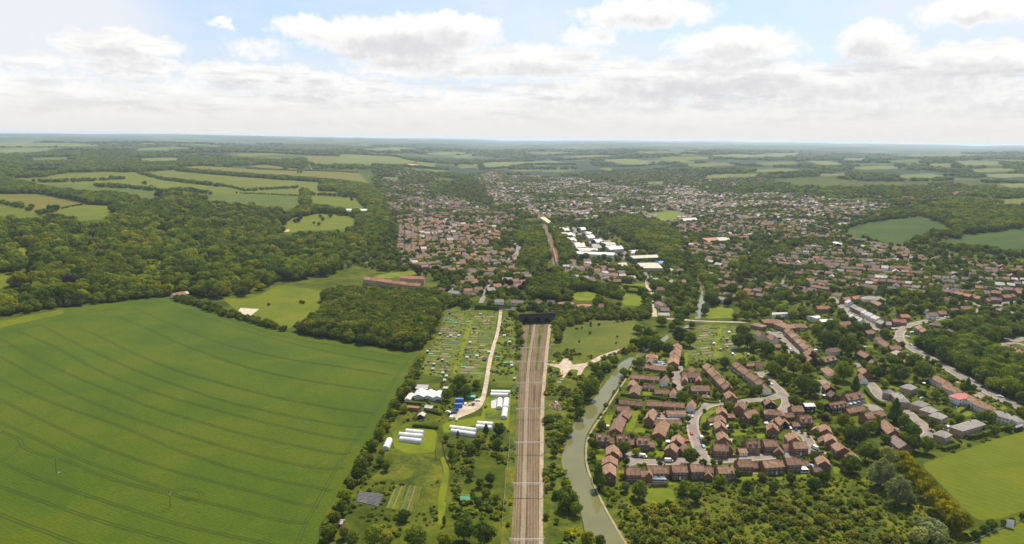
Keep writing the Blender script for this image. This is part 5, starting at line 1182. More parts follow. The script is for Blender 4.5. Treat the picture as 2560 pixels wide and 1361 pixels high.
def leaf_mesh(name, VFT, trunk=None, colr=None):
    V, F, T = VFT; V = [tuple(v) for v in V]; nf = len(F); F = [tuple(int(i) for i in f) for f in F]
    T = list(T)
    if trunk is not None:
        k = len(V); V += trunk.v; F += [tuple(i+k for i in f) for f in trunk.f]; T += [1.0]*len(trunk.v)
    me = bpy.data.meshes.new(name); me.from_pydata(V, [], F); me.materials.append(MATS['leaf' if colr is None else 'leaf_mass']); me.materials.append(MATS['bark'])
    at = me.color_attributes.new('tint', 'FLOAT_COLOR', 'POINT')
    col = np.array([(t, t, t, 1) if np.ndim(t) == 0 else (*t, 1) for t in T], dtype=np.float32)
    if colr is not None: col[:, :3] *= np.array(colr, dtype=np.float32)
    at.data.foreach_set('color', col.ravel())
    if trunk is not None: me.polygons.foreach_set('material_index', [0]*nf+[1]*len(trunk.f))
    return me
def trunk_mb(seed, h=.45, r=.035, limbs=5):
    r_ = random.Random(seed); mb = MB()
    mb.bar((0, 0, -.05), (0, 0, h*.5), r, n=6, r2=r*.8); mb.bar((0, 0, h*.48), (r_.uniform(-.03, .03), r_.uniform(-.03, .03), h*1.25), r*.8, n=6, r2=r*.35)
    for i in range(limbs):
        a = 6.28*i/limbs+r_.uniform(0, .8); z = h*r_.uniform(.55, 1.0)
        mb.bar((0, 0, z), (.27*math.cos(a), .27*math.sin(a), z+r_.uniform(.15, .3)), r*.5, n=5, r2=r*.15)
    return mb
# unit trees: total height 1; crowns between zlo and 1
def fit(VFT, w_, zlo, zhi):
    V, F, T = VFT; V = np.array(V); V = V-np.array([0, 0, V[:, 2].min()]); V[:, 2] *= (zhi-zlo)/V[:, 2].max(); V[:, 2] += zlo
    V[:, :2] *= w_/np.percentile(np.abs(V[:, :2]), 99); return V, F, T
SPEC = {  # kind: (half width, zlo, builder)
 'broadleaf': [fit(crown(s, 15, 620, .060), w_, .12, 1.0) for s, w_ in ((1, .48), (2, .43), (3, .52), (4, .45))],
 'conifer': [fit(crown(s, 17, 520, .055, shape='cone'), .27, .06, 1.0) for s in (11, 12)],
 'cypress': [fit(crown(s, 12, 420, .045, rx=.3, shape='column'), .17, .02, 1.0) for s in (15,)],
 'pine': [fit(crown(s, 9, 420, .07), .33, .38, 1.0) for s in (17, 18)],
 'willow': [fit(crown(s, 17, 900, .045), .42, .06, 1.0) for s in (21, 22)],
 'weeping': [fit(crown(s, 12, 900, .045, hang=1.0), .50, .10, 1.0) for s in (25, 26)],
 'bush': [fit(crown(s, 9, 260, .085, flower=fl), .62, .0, 1.0) for s, fl in ((31, .16), (32, .22), (33, .10), (34, 0))],
}
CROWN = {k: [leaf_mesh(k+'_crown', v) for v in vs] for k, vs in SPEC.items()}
TRUNK = {k: trunk_mb(7, .4 if k not in ('pine',) else .7).mesh('trunk', ['bark']) for k in SPEC}
GREENS = {'g': (0.145, 0.190, 0.019), 'd': (0.100, 0.142, 0.020), 'y': (0.205, 0.212, 0.008), 'l': (0.175, 0.215, 0.024), 's': (0.225, 0.248, 0.095), 'c': (0.068, 0.030, 0.034), 'w': (0.235, 0.215, 0.006), 'o': (0.152, 0.158, 0.022), 'h': (0.195, 0.200, 0.028), 'b': (0.088, 0.125, 0.046)}
NAMES = {'broadleaf': 'broadleaf_tree', 'conifer': 'conifer_tree', 'cypress': 'cypress_tree', 'pine': 'pine_tree', 'willow': 'willow_tree', 'weeping': 'weeping_willow', 'bush': 'bush'}
def plant(kind, x, y, h, wfac, colr, label, cat, group):
    vi = rnd.randrange(len(CROWN[kind])); rz = rnd.uniform(0, 6.28)
    z = float(hgt(x, y)); sx_ = h*wfac
    if kind == 'bush':
        o = use('hawthorn_bush' if 'hawthorn' in label else 'bush', CROWN[kind][vi], None, (x, y, z-.1), rz, (sx_, sx_, h))
        o.color = (*GREENS[colr], 1); return tag(o, label, cat, group)
    o = empty(NAMES[kind], (x, y, z-.1), rz)
    t_ = use('trunk', TRUNK[kind], o, (0, 0, 0), 0, (h, h, h)); c_ = use('crown', CROWN[kind][vi], o, (0, 0, 0), 0, (sx_, sx_, h)); c_.color = (*GREENS[colr], 1)
    return tag(o, label, cat, group)
def crown_place(u, v, dpx, kind):
    """crown centre pixel and width in pixels -> ground point, height, width factor"""
    half = {'broadleaf': .47, 'conifer': .27, 'cypress': .17, 'pine': .33, 'willow': .42, 'weeping': .5, 'bush': .62}[kind]
    p = P1(u, v, 6.0); 
    for _ in range(3):
        f = project(p)[2][0]; wm = dpx*f/FPX; h = wm/(2*half)
        if kind in ('broadleaf', 'weeping'): h = min(h, 24)
        p = P1(u, v, h*(.56 if kind not in ('bush',) else .45))
    return p, h, wm/(2*half*h)
CN = {'g': 'mid green', 'd': 'dark green', 'y': 'yellow-green', 'l': 'light green', 's': 'silver-green', 'c': 'copper-purple', 'w': 'golden-green', 'o': 'olive', 'h': 'pale-flowered', 'b': 'blue-green'}
# hand-placed trees: (where, order text, [(u, v, width px, kind, colour)])
B_, W_, H_, C_ = 'broadleaf', 'willow', 'weeping', 'conifer'
TREES = [
 ('in the estate by the canal', [(1765, 1066, 26, B_, 'd'), (1727, 1137, 42, B_, 'g'), (1560, 1118, 34, B_, 'g'), (1566, 1152, 20, B_, 'd'), (1590, 1128, 20, B_, 'y'), (1650, 1158, 16, B_, 'l'), (1600, 905, 30, B_, 'g'), (1560, 928, 22, B_, 'l'),
   (1676, 922, 20, B_, 'y'), (1602, 925, 14, B_, 'g'), (1655, 935, 16, B_, 'g'), (1678, 938, 16, B_, 'c'), (1685, 964, 15, B_, 'c'), (1706, 990, 32, B_, 'g'), (1765, 957, 24, B_, 'l'), (1790, 990, 18, B_, 'g'), (1788, 975, 16, B_, 'l'), (1720, 1046, 18, B_, 'd'),
   (1688, 1067, 24, B_, 'g'), (1676, 1085, 22, B_, 'g'), (1823, 1016, 28, B_, 'd'), (1800, 1155, 14, B_, 'y'), (1783, 1155, 18, B_, 'g'), (1770, 1097, 16, B_, 'c'), (1505, 1062, 28, B_, 'g'), (1485, 1110, 26, B_, 'd'), (1480, 1135, 22, B_, 'g')]),
 ('on the scrub side of the brick row', [(1600, 1222, 46, B_, 'd'), (1497, 1185, 38, C_, 'd'), (1563, 1215, 26, B_, 's'), (1712, 1215, 36, B_, 'g'), (1800, 1200, 34, B_, 'g'), (1740, 1235, 38, B_, 'g'), (1845, 1185, 26, B_, 'd'), (1870, 1215, 36, B_, 'd'), (1935, 1215, 30, B_, 'd'), (1905, 1190, 22, B_, 'o'), (1978, 1195, 30, B_, 'g'), (2035, 1208, 34, B_, 'd'), (2060, 1190, 32, B_, 'd'), (1555, 1190, 16, B_, 'y')]),
 ('on the wooded road bend', [(1955, 902, 42, B_, 'g'), (1935, 918, 36, B_, 'g'), (1985, 912, 42, B_, 'l'), (1965, 945, 30, B_, 'd'), (2018, 920, 34, B_, 'y'), (2008, 955, 46, B_, 'd'), (2030, 965, 42, B_, 'd'), (1985, 1000, 34, B_, 'g'), (1920, 870, 36, B_, 'g'), (1905, 862, 26, B_, 'l'), (1961, 868, 18, B_, 'd'), (1848, 850, 40, B_, 'd'), (1870, 848, 40, B_, 'd'), (1885, 865, 26, B_, 'd'), (1858, 825, 34, B_, 'd'), (1812, 905, 30, B_, 'd'), (1855, 905, 28, B_, 'g'),
   (1835, 955, 26, B_, 'g'), (1882, 975, 24, B_, 'g'), (1900, 970, 22, B_, 'd'), (1868, 980, 18, B_, 'l'), (2050, 905, 22, B_, 'd')]),
 ('below the estate road bend', [(1890, 1045, 26, B_, 'g'), (1910, 1030, 20, B_, 'g'), (1830, 1065, 20, B_, 'g'), (1860, 1065, 20, B_, 'd'), (1938, 1095, 18, B_, 'b'), (2019, 1065, 12, C_, 'd'), (2044, 1085, 20, B_, 'd'), (2005, 1078, 10, B_, 'y'), (2022, 1085, 12, B_, 'd'), (2033, 1143, 20, B_, 'd'), (2062, 1046, 24, B_, 'c'), (2050, 1015, 22, B_, 'g'), (1998, 1030, 16, B_, 'g'), (2090, 1080, 14, B_, 'g')]),
 ('in the belt between estate and villas', [(2110, 1050, 40, B_, 'y'), (2125, 1080, 44, B_, 'd'), (2150, 1085, 48, B_, 'd'), (2165, 1125, 48, B_, 'd'), (2175, 1065, 34, B_, 'g'), (2130, 1155, 46, B_, 'd'), (2190, 1135, 40, B_, 'd'), (2195, 1055, 16, 'cypress', 'y'), (2240, 1020, 34, C_, 'd'), (2235, 1040, 30, B_, 'd'), (2262, 1050, 36, B_, 'd'), (2280, 1075, 42, B_, 'd'), (2285, 1105, 42, B_, 'd'), (2320, 1110, 42, B_, 'g'), (2260, 1090, 26, B_, 'g'), (2105, 1120, 30, B_, 'd'), (2215, 1095, 26, B_, 'd')]),
 ('in the big garden below the village', [(2110, 925, 48, B_, 'g'), (2090, 950, 30, B_, 'g'), (2140, 960, 30, C_, 'd'), (2120, 860, 52, B_, 'd'), (2080, 850, 44, B_, 'd'), (2060, 840, 36, B_, 'd'), (2142, 820, 38, B_, 'd'), (2165, 818, 28, B_, 'd'), (2212, 832, 26, B_, 'g'), (2227, 842, 14, B_, 'd'), (2120, 985, 26, B_, 'd'), (2085, 810, 30, B_, 'd'), (2180, 925, 30, B_, 'g'), (2200, 930, 34, B_, 'd'), (2250, 930, 46, B_, 'd'), (2255, 890, 26, B_, 'g'), (2310, 925, 46, B_, 'd'), (2285, 900, 38, B_, 'd'), (2225, 945, 22, B_, 'l'), (2212, 958, 20, B_, 'l'), (2150, 875, 30, B_, 'd'), (2230, 898, 28, B_, 'g')]),
 ('by the villas and cricket field', [(2455, 1040, 30, B_, 'g'), (2475, 1040, 34, B_, 'g'), (2495, 1030, 22, B_, 'y'), (2525, 1038, 30, B_, 'd'), (2555, 1030, 34, B_, 'y'), (2400, 1045, 24, B_, 'g'), (2420, 960, 22, C_, 'd'), (2412, 970, 20, B_, 'd'), (2430, 970, 18, B_, 'd'), (2330, 1060, 16, C_, 'd'), (2350, 1070, 22, B_, 'g'), (2340, 985, 22, B_, 'g'), (2365, 975, 14, B_, 'd'), (2490, 1075, 24, B_, 'g'), (2380, 950, 18, B_, 'g')]),
 ('along the cricket field fence', [(2480, 1310, 26, B_, 'g'), (2462, 1320, 22, B_, 'd'), (2510, 1305, 18, B_, 'd'), (2530, 1300, 16, B_, 'o'), (2556, 1290, 18, B_, 'd'), (2440, 1335, 22, B_, 'd')]),
 ('beside the smallholding hedges', [(1118, 985, 32, B_, 'd'), (1135, 970, 26, B_, 'd'), (1150, 955, 44, B_, 'd'), (1165, 975, 34, B_, 'd'), (1190, 960, 24, B_, 'g'), (1215, 1072, 18, C_, 'd'), (1248, 1072, 36, B_, 'd'), (1115, 1095, 18, B_, 'd'), (1145, 1083, 10, C_, 'd'), (1127, 1133, 18, C_, 'd'), (1192, 1110, 28, B_, 'd'), (1175, 1118, 28, B_, 'd'), (1245, 1105, 28, B_, 'd'), (1010, 1285, 30, B_, 'd'), (1110, 1300, 10, 'cypress', 'd'), (1160, 1320, 60, B_, 'd'), (1210, 1330, 62, B_, 'd'), (1110, 1350, 40, B_, 'y'), (1040, 1340, 56, B_, 'l'), (935, 1335, 52, B_, 'g'), (965, 1345, 40, B_, 'h'), (880, 1345, 40, B_, 'g'), (1175, 1185, 26, B_, 'd'), (1200, 1205, 26, B_, 'd'), (1225, 1195, 30, B_, 'd'), (1215, 1230, 24, B_, 'd'), (1240, 1245, 22, B_, 'o'), (1195, 1255, 20, B_, 'd'), (1270, 1310, 14, 'bush', 'y'), (1165, 1150, 16, B_, 'g'), (1250, 1140, 16, B_, 'g'), (1010, 1020, 20, B_, 'l')]),
 ('along the hedge of the crop field', [(1030, 960, 22, B_, 'g'), (1005, 990, 22, B_, 'd'), (990, 1010, 24, B_, 'g'), (975, 1035, 22, B_, 'd'), (965, 1065, 24, B_, 'o'), (948, 1080, 30, B_, 'g'), (935, 1110, 26, B_, 'd'), (925, 1145, 24, B_, 'o'), (903, 1160, 34, B_, 'd'), (893, 1185, 36, B_, 'd'), (880, 1205, 24, B_, 'o'), (865, 1235, 32, B_, 'g'), (855, 1265, 36, B_, 'g'), (835, 1295, 36, B_, 'o'), (825, 1325, 36, B_, 'd'), (860, 1330, 32, B_, 'o'), (1045, 935, 18, B_, 'd'), (1018, 975, 20, B_, 'o'), (950, 1150, 26, B_, 'd'), (965, 1165, 24, B_, 'g'), (955, 1130, 18, B_, 'o')]),
 ('on the near canal bank', [(1475, 970, 50, B_, 'g'), (1445, 1000, 32, B_, 'g'), (1450, 1030, 30, B_, 'd'), (1490, 920, 24, B_, 'd'), (1515, 915, 24, B_, 'g'), (1535, 900, 26, B_, 'd'), (1500, 935, 20, B_, 'd'), (1425, 935, 14, B_, 'd'), (1372, 1045, 26, B_, 'd'), (1420, 1075, 26, B_, 'g'), (1405, 1100, 20, B_, 'd'), (1385, 1130, 22, B_, 'd'), (1410, 1210, 20, B_, 'g'), (1420, 1245, 52, B_, 'd'), (1440, 1270, 36, B_, 'g'), (1390, 1235, 22, B_, 'g'), (1470, 1345, 44, B_, 'y'), (1500, 1350, 34, B_, 'l'), (1378, 1180, 18, B_, 'g'), (1365, 1290, 16, B_, 'o'), (1392, 1300, 16, B_, 'g')]),
 ('by the far canal reach and lock', [(1640, 865, 44, B_, 'd'), (1670, 870, 30, B_, 'd'), (1615, 855, 34, B_, 'g'), (1700, 835, 44, B_, 'd'), (1725, 845, 38, B_, 'd'), (1680, 815, 22, B_, 'y'), (1655, 800, 26, B_, 'g'), (1692, 805, 22, B_, 'd'), (1620, 830, 30, B_, 'g'), (1595, 820, 24, B_, 'g'), (1585, 855, 22, B_, 'd'), (1775, 745, 34, B_, 'g'), (1765, 765, 22, B_, 'g'), (1795, 755, 16, B_, 'c'), (1820, 755, 20, B_, 'c'), (1720, 740, 24, B_, 'o'), (1722, 765, 20, B_, 'y'), (1855, 740, 36, B_, 'y'), (1865, 765, 34, B_, 'y'), (1880, 780, 20, B_, 'd'), (1830, 720, 30, B_, 'd'), (1850, 700, 26, B_, 'd'), (1865, 690, 24, B_, 'c'), (1780, 700, 30, B_, 'g'), (1835, 660, 28, B_, 'l'), (1855, 650, 28, B_, 'y')]),
]
LAB_COUNT = {}
IND_T = []    # individually planted
def plant_listed():
    for where, lst in TREES:
        cnt = {}
        for (u, v, dp, kind, colr) in lst: cnt[(kind, colr)] = cnt.get((kind, colr), 0)+1
        seen = {}
        for (u, v, dp, kind, colr) in sorted(lst, key=lambda t_: (t_[0])):
            p, h, wf = crown_place(u, v, dp, kind)
            seen[(kind, colr)] = k = seen.get((kind, colr), 0)+1
            pre = {'broadleaf': 'broadleaf tree', 'conifer': 'conifer', 'cypress': 'narrow cypress', 'bush': 'bush'}[kind]
            lab = f"{nth(k)} {CN[colr]} {pre} from the field, {where}" if cnt[(kind, colr)] > 1 else f"{CN[colr]} {pre} {where}"
            plant(kind, p[0], p[1], h, wf, colr, lab, 'tree' if kind != 'bush' else 'bush', 'trees '+where)
            IND_T.append((p[0], p[1], h*wf*.47))
plant_listed()
for i, (u, v, dp) in enumerate([(2222, 1138, 46), (2205, 1178, 64), (2247, 1222, 64), (2275, 1245, 30)]):
    p, h, wf = crown_place(u, v, dp, 'willow')
    plant('willow', p[0], p[1], h, wf, 's', nth(i+1)+' silvery willow down the line beside the golden weeping willows', 'tree', 'silver willows'); IND_T.append((p[0], p[1], h*.4))
for i, (u, v, dp) in enumerate([(2255, 1143, 48), (2275, 1168, 52), (2297, 1190, 52), (2318, 1215, 56), (2345, 1245, 60), (2372, 1272, 62), (2400, 1300, 62)]):
    p, h, wf = crown_place(u, v, dp, 'weeping')
    plant('weeping', p[0], p[1], h, wf, 'w', nth(i+1)+' golden weeping willow down the row beside the cricket field', 'tree', 'weeping willows'); IND_T.append((p[0], p[1], h*.45))
for i, (u, v, dp) in enumerate([(2330, 1300, 70), (2300, 1330, 54), (2345, 1335, 50)]):
    p, h, wf = crown_place(u, v, dp, 'broadleaf')
    plant('broadleaf', p[0], p[1], min(h, 9), wf*h/min(h, 9), 's', nth(i+1)+' low grey-green sallow tree at the foot of the weeping willows', 'tree', 'sallows'); IND_T.append((p[0], p[1], h*.45))
print('listed trees', len(IND_T), round(time.time()-T0, 1))
# ------------------------------------------------------------------ woods, hedgerows, gardens: scatter
CAND = []   # x, y, h, kind, colour, cluster
def poly_points(poly, spacing, seed, sm=1, jit=.42, grow=0.0):
    r_ = np.random.RandomState(seed); wp_ = pix(smooth_poly(poly, sm, True) if sm else np.asarray(poly, float))[:, :2]
    out = []
    x0, x1, y0, y1 = wp_[:, 0].min(), wp_[:, 0].max(), wp_[:, 1].min(), wp_[:, 1].max()
    # spacing may grow with distance
    y = y0
    while y < y1:
        s = spacing*(1+grow*max(0, y-900)/1000)
        xs = np.arange(x0, x1, s); xs = xs+r_.uniform(-jit, jit, len(xs))*s
        ys = y+r_.uniform(-jit, jit, len(xs))*s; out.append(np.stack([xs, ys, np.full(len(xs), s)], 1)); y += s*.87
    p = np.vstack(out); k = inpoly(p[:, 0], p[:, 1], wp_); return p[k]
def scatter(name, poly, spacing, kinds, hr, seed, keep=1.0, avoid=True, grow=0.0, sm=1, pad=1.0, openk=True, clump=0):
    r_ = np.random.RandomState(seed); p = poly_points(poly, spacing, seed+1, sm, grow=grow)
    if len(p) == 0: return
    k = r_.rand(len(p)) < keep
    if clump: k &= vnoise(p[:, 0], p[:, 1], clump, seed) > (1-keep)*.9
    p = p[k]
    if openk: p = p[~is_open(p[:, 0], p[:, 1])]
    if avoid and len(p): p = p[~on_foot(p[:, 0], p[:, 1], pad)]
    if openk and len(p): p = p[~hides_field(p[:, 0], p[:, 1], hr[1]*.8)]
    ks, ws = [x[0] for x in kinds], np.array([x[1] for x in kinds], float); ws /= ws.sum()
    tn = vnoise(p[:, 0], p[:, 1], 48, seed+9)
    for i in range(len(p)):
        kd = ks[r_.choice(len(ks), p=ws)]; kind, colr = kd[:-1], kd[-1]
        if kinds is MIXED and kind == 'broadleaf' and r_.rand() < .65: colr = 'd' if tn[i] < .36 else ('g' if tn[i] < .56 else ('l' if tn[i] < .74 else 'y'))
        h = r_.uniform(*hr)*(1+.25*(p[i, 2]/spacing-1))
        CAND.append((p[i, 0], p[i, 1], h, kind, colr, name, p[i, 2]))
BG, BD, BL, BY, BO = 'broadleafg', 'broadleafd', 'broadleafl', 'broadleafy', 'broadleafo'
MIXED = [(BG, 5), (BD, 4), (BL, 2), (BY, 1), (BO, 1), ('coniferd', .3), ('broadleafc', .12)]
GARD = [(BG, 4), (BD, 5), (BL, 2), (BY, 1), ('coniferd', .7), ('broadleafc', .35), ('broadleafb', .5)]
scatter('pine wood beside the crop field', [(727, 822), (745, 790), (800, 748), (880, 735), (930, 745), (1050, 745), (1108, 752), (1102, 790), (1062, 866), (1035, 878), (930, 858), (830, 843), (740, 830)], 6.3, [('pineo', 4), ('pined', 3), (BD, 2), (BG, 2), (BO, 2)], (12, 17), 1)
scatter('pine wood beside the crop field', [(727, 826), (745, 800), (830, 843), (930, 858), (1035, 878), (1050, 860), (1045, 882), (930, 866), (830, 851)], 7, [(BG, 4), (BD, 3), (BO, 1)], (8, 12), 2)
scatter('pine wood beside the crop field', [(745, 800), (800, 745), (850, 765), (830, 800), (790, 830), (735, 820)], 7, [(BG, 2), (BY, 2), (BL, 3)], (9, 13), 77)
scatter('great wood beyond the crop field', [(-140, 545), (215, 556), (320, 508), (420, 488), (520, 503), (720, 525), (760, 508), (870, 530), (930, 530), (965, 560), (960, 602), (870, 640), (830, 690), (700, 708), (610, 742), (540, 748), (480, 745), (410, 738), (160, 766), (-140, 808)], 12.6, MIXED, (8, 20), 3, keep=.94, grow=.12)
scatter('great wood beyond the crop field', [(-140, 790), (160, 760), (405, 735), (410, 742), (160, 770), (-140, 812)], 8, MIXED, (7, 11), 4)
scatter('hedge along the paddock', [(412, 740), (470, 745), (530, 768), (600, 790), (715, 822), (714, 832), (600, 803), (520, 780), (450, 757)], 6, [(BG, 4), (BD, 3), (BO, 2)], (4, 7), 5, openk=False)
scatter('far hedgerow wood', [(-80, 440), (0, 443), (50, 460), (110, 475), (215, 490), (280, 491), (345, 500), (345, 514), (230, 514), (200, 506), (100, 485), (40, 486), (-80, 482)], 12, [(BG, 3), (BD, 4)], (13, 18), 6, openk=False)
scatter('far hedgerow wood', [(-100, 383), (130, 383), (350, 385), (520, 396), (640, 402), (760, 408), (800, 417), (600, 414), (480, 412), (440, 425), (360, 431), (170, 432), (100, 446), (-100, 444)], 15, [(BG, 3), (BD, 4), (BL, 1)], (13, 19), 7, grow=.12)
scatter('far hedgerow wood', [(800, 464), (860, 458), (935, 470), (932, 492), (850, 489), (845, 479), (800, 479)], 12, MIXED, (13, 18), 8)
scatter('far hedgerow wood', [(755, 478), (768, 480), (774, 508), (760, 516), (752, 512)], 10, MIXED, (12, 16), 9, openk=False)
scatter('far hedgerow wood', [(720, 526), (760, 508), (850, 520), (862, 534), (760, 540), (725, 545)], 11, MIXED, (12, 17), 10)
scatter('far hedgerow wood', [(895, 492), (940, 480), (967, 520), (978, 550), (962, 602), (900, 590), (905, 555), (927, 535), (905, 512)], 11, MIXED, (12, 17), 11)
def hedgeline(name, pts, wpx, spacing, kinds, hr, seed, keep=1):
    p = np.asarray(pts, float); up = p+np.array([0, -wpx/2]); dn = p+np.array([0, wpx/2])
    scatter(name, np.vstack([up, dn[::-1]]), spacing, kinds, hr, seed, keep=keep, openk=False, sm=0)
HK = [(BG, 3), (BD, 4)]
for i, (pts, wd, sp, hr, kp) in enumerate([
  ([(440, 426), (565, 437), (690, 447), (855, 458), (930, 470)], 5, 11, (9, 15), .95), ([(345, 433), (410, 450), (480, 458), (545, 466)], 3.5, 9, (6, 13), .7), ([(100, 457), (240, 452), (310, 448)], 2.5, 12, (8, 14), .45),
  ([(240, 466), (330, 471), (390, 477)], 4, 10, (8, 14), .6), ([(390, 480), (470, 478), (530, 486)], 4, 10, (6, 12), .6), ([(545, 464), (580, 470), (610, 478), (670, 474), (745, 470)], 3, 9, (4, 9), .6), ([(590, 484), (757, 491)], 1.6, 7, (3, 5), .8),
  ([(0, 510), (50, 520), (105, 538), (140, 532)], 4, 10, (7, 13), .6), ([(105, 535), (165, 520), (217, 510)], 2, 7, (3, 5), .9), ([(615, 422), (750, 427), (895, 432)], 2, 9, (3, 6), .8), ([(772, 487), (895, 495)], 2, 9, (6, 12), .7),
  ([(897, 500), (905, 512), (922, 525)], 3, 8, (7, 12), .8), ([(690, 580), (727, 545), (790, 533)], 3, 8, (7, 12), .7), ([(2104, 574), (2166, 557), (2229, 548), (2297, 541)], 3, 9, (7, 12), 1), ([(2157, 598), (2216, 616), (2266, 620)], 3, 8, (5, 9), .7),
  ([(2266, 620), (2300, 604), (2330, 590), (2400, 592)], 10, 10, (9, 15), .95), ([(2330, 618), (2400, 628), (2479, 634), (2560, 643), (2640, 655)], 8, 10, (8, 14), .9),
  ([(1200, 424), (1312, 413), (1440, 412)], 2, 16, (9, 15), .8), ([(1384, 402), (1500, 395), (1600, 397)], 2, 18, (9, 15), .8), ([(1480, 415), (1600, 416), (1700, 408)], 2, 18, (9, 15), .8), ([(850, 384), (990, 391), (1050, 404)], 2, 18, (9, 15), .8), ([(930, 414), (1050, 419), (1120, 426)], 2, 16, (9, 15), .8)]):
    hedgeline('far hedgerow wood', pts, wd, sp, HK, hr, 300+i, kp)
for (u, v, h) in [(738, 557, 9), (746, 556, 11), (752, 549, 10), (801, 545, 9), (826, 544, 11), (807, 553, 10), (797, 564, 8), (785, 561, 7), (753, 433, 12), (84, 456, 13), (100, 455, 12), (154, 455, 13), (184, 457, 8), (198, 452, 8), (225, 450, 10), (278, 446, 12), (52, 517, 13), (80, 522, 11), (125, 530, 16), (140, 528, 15), (362, 462, 13), (378, 474, 14), (880, 502, 10), (745, 433, 10), (672, 765, 4), (758, 760, 4), (752, 758, 4), (1477, 812, 3.5), (1497, 814, 3), (1475, 836, 3.5), (1448, 856, 2.5), (1543, 844, 2.6), (1540, 860, 2.4), (1455, 822, 2.4)]:
    p = P1(u, v); CAND.append((p[0], p[1], h, 'broadleaf', 'd', 'open meadows', 12))
# banks of the railway and the tunnel ridge
scatter('railway cutting', [(1285, 592), (1340, 560), (1356, 575), (1366, 612), (1378, 650), (1330, 668), (1292, 662), (1312, 630)], 9, MIXED, (8, 13), 12)
scatter('railway cutting', [(1372, 562), (1400, 580), (1430, 622), (1440, 654), (1402, 662), (1394, 620)], 9, MIXED, (8, 13), 13)
scatter('tunnel ridge', [(1275, 772), (1310, 762), (1380, 762), (1420, 742), (1560, 772), (1640, 782), (1625, 802), (1480, 800), (1402, 826), (1396, 866), (1384, 850), (1381, 806), (1340, 778), (1310, 786)], 7, [(BG, 4), (BO, 3), (BD, 3), (BL, 2)], (5, 9), 14)
scatter('tunnel ridge', [(1268, 782), (1306, 790), (1300, 880), (1296, 925), (1286, 900), (1282, 850)], 7, MIXED, (5, 9), 15)
scatter('trees behind the tunnel bungalows', [(1310, 712), (1440, 690), (1480, 722), (1640, 735), (1640, 762), (1500, 742), (1420, 752), (1318, 745)], 8.5, [(BG, 4), (BD, 5), ('broadleafc', .4), ('coniferd', .5)], (8, 13), 16)
scatter('trees behind the tunnel bungalows', [(1062, 722), (1130, 745), (1200, 765), (1118, 772), (1100, 745)], 8, MIXED, (6, 10), 17)
scatter('trees behind the tunnel bungalows', [(1205, 765), (1260, 742), (1330, 745), (1300, 775), (1262, 780), (1215, 772)], 8, MIXED, (5, 9), 18, keep=.8)
scatter('trees above the canal', [(1590, 760), (1622, 745), (1632, 795), (1600, 800), (1560, 790)], 8, MIXED, (6, 10), 19)
scatter('trees above the canal', [(1700, 690), (1735, 680), (1745, 720), (1750, 745), (1735, 790), (1690, 785), (1660, 770), (1672, 730)], 8.5, MIXED, (5, 10), 20, keep=.75)
scatter('trees above the canal', [(1750, 690), (1790, 690), (1800, 740), (1785, 770), (1765, 760), (1772, 735)], 8.5, MIXED, (8, 13), 21)
scatter('trees above the canal', [(1560, 870), (1600, 850), (1640, 842), (1660, 850), (1600, 880), (1560, 893)], 7, MIXED, (4, 8), 22)
scatter('wood behind the trading estate', [(1500, 560), (1580, 545), (1660, 560), (1700, 600), (1690, 650), (1650, 640), (1560, 600)], 10, MIXED, (10, 16), 23)
scatter('wood behind the trading estate', [(1640, 640), (1700, 655), (1725, 690), (1690, 680)], 9, MIXED, (9, 14), 24)
scatter('wood on the hill beside the dark fields', [(2120, 562), (2229, 546), (2297, 538), (2369, 566), (2401, 590), (2560, 571), (2680, 560), (2680, 500), (2479, 511), (2385, 505), (2307, 524), (2229, 530), (2135, 549)], 12, MIXED, (11, 17), 25, grow=.1)
scatter('roadside wood', [(2290, 862), (2320, 850), (2370, 850), (2430, 862), (2500, 893), (2560, 905), (2660, 930), (2680, 1068), (2600, 1034), (2535, 1005), (2491, 985), (2454, 965), (2418, 942), (2382, 921), (2344, 899)], 9.0, [(BD, 5), (BG, 4), (BL, 2), ('coniferd', .6)], (10, 15), 26)
scatter('roadside wood', [(2395, 800), (2440, 800), (2520, 810), (2560, 830), (2480, 860), (2430, 862), (2390, 840)], 9.5, [(BD, 5), (BG, 3), ('coniferd', .8), ('broadleafc', .4)], (9, 15), 27)
scatter('gardens by the cul-de-sac', [(2030, 830), (2100, 800), (2180, 830), (2170, 860), (2100, 890), (2050, 880)], 11, GARD, (7, 11), 28, keep=.6)
scatter('roadside wood', [(2560, 1085), (2640, 1060), (2700, 1035), (2690, 1000), (2560, 1015)], 9, MIXED, (7, 11), 29)
scatter('trading estate trees', [tp('O', *p_) for p_ in [(60, 320), (300, 330), (540, 430), (760, 480), (850, 570), (1180, 600), (1280, 700), (1230, 780), (990, 770), (740, 650), (330, 650), (230, 470)]], 13, MIXED, (5, 9), 31, keep=.3)
scatter('valley trees', [(1240, 565), (1400, 545), (1700, 520), (2200, 540), (2640, 700), (2640, 900), (2300, 850), (2080, 800), (1880, 800), (1740, 830), (1650, 790), (1400, 760), (1280, 760), (1100, 735), (1060, 690), (820, 705), (840, 660), (960, 600)], 12.5, GARD, (6, 12), 32, keep=.55, clump=45)
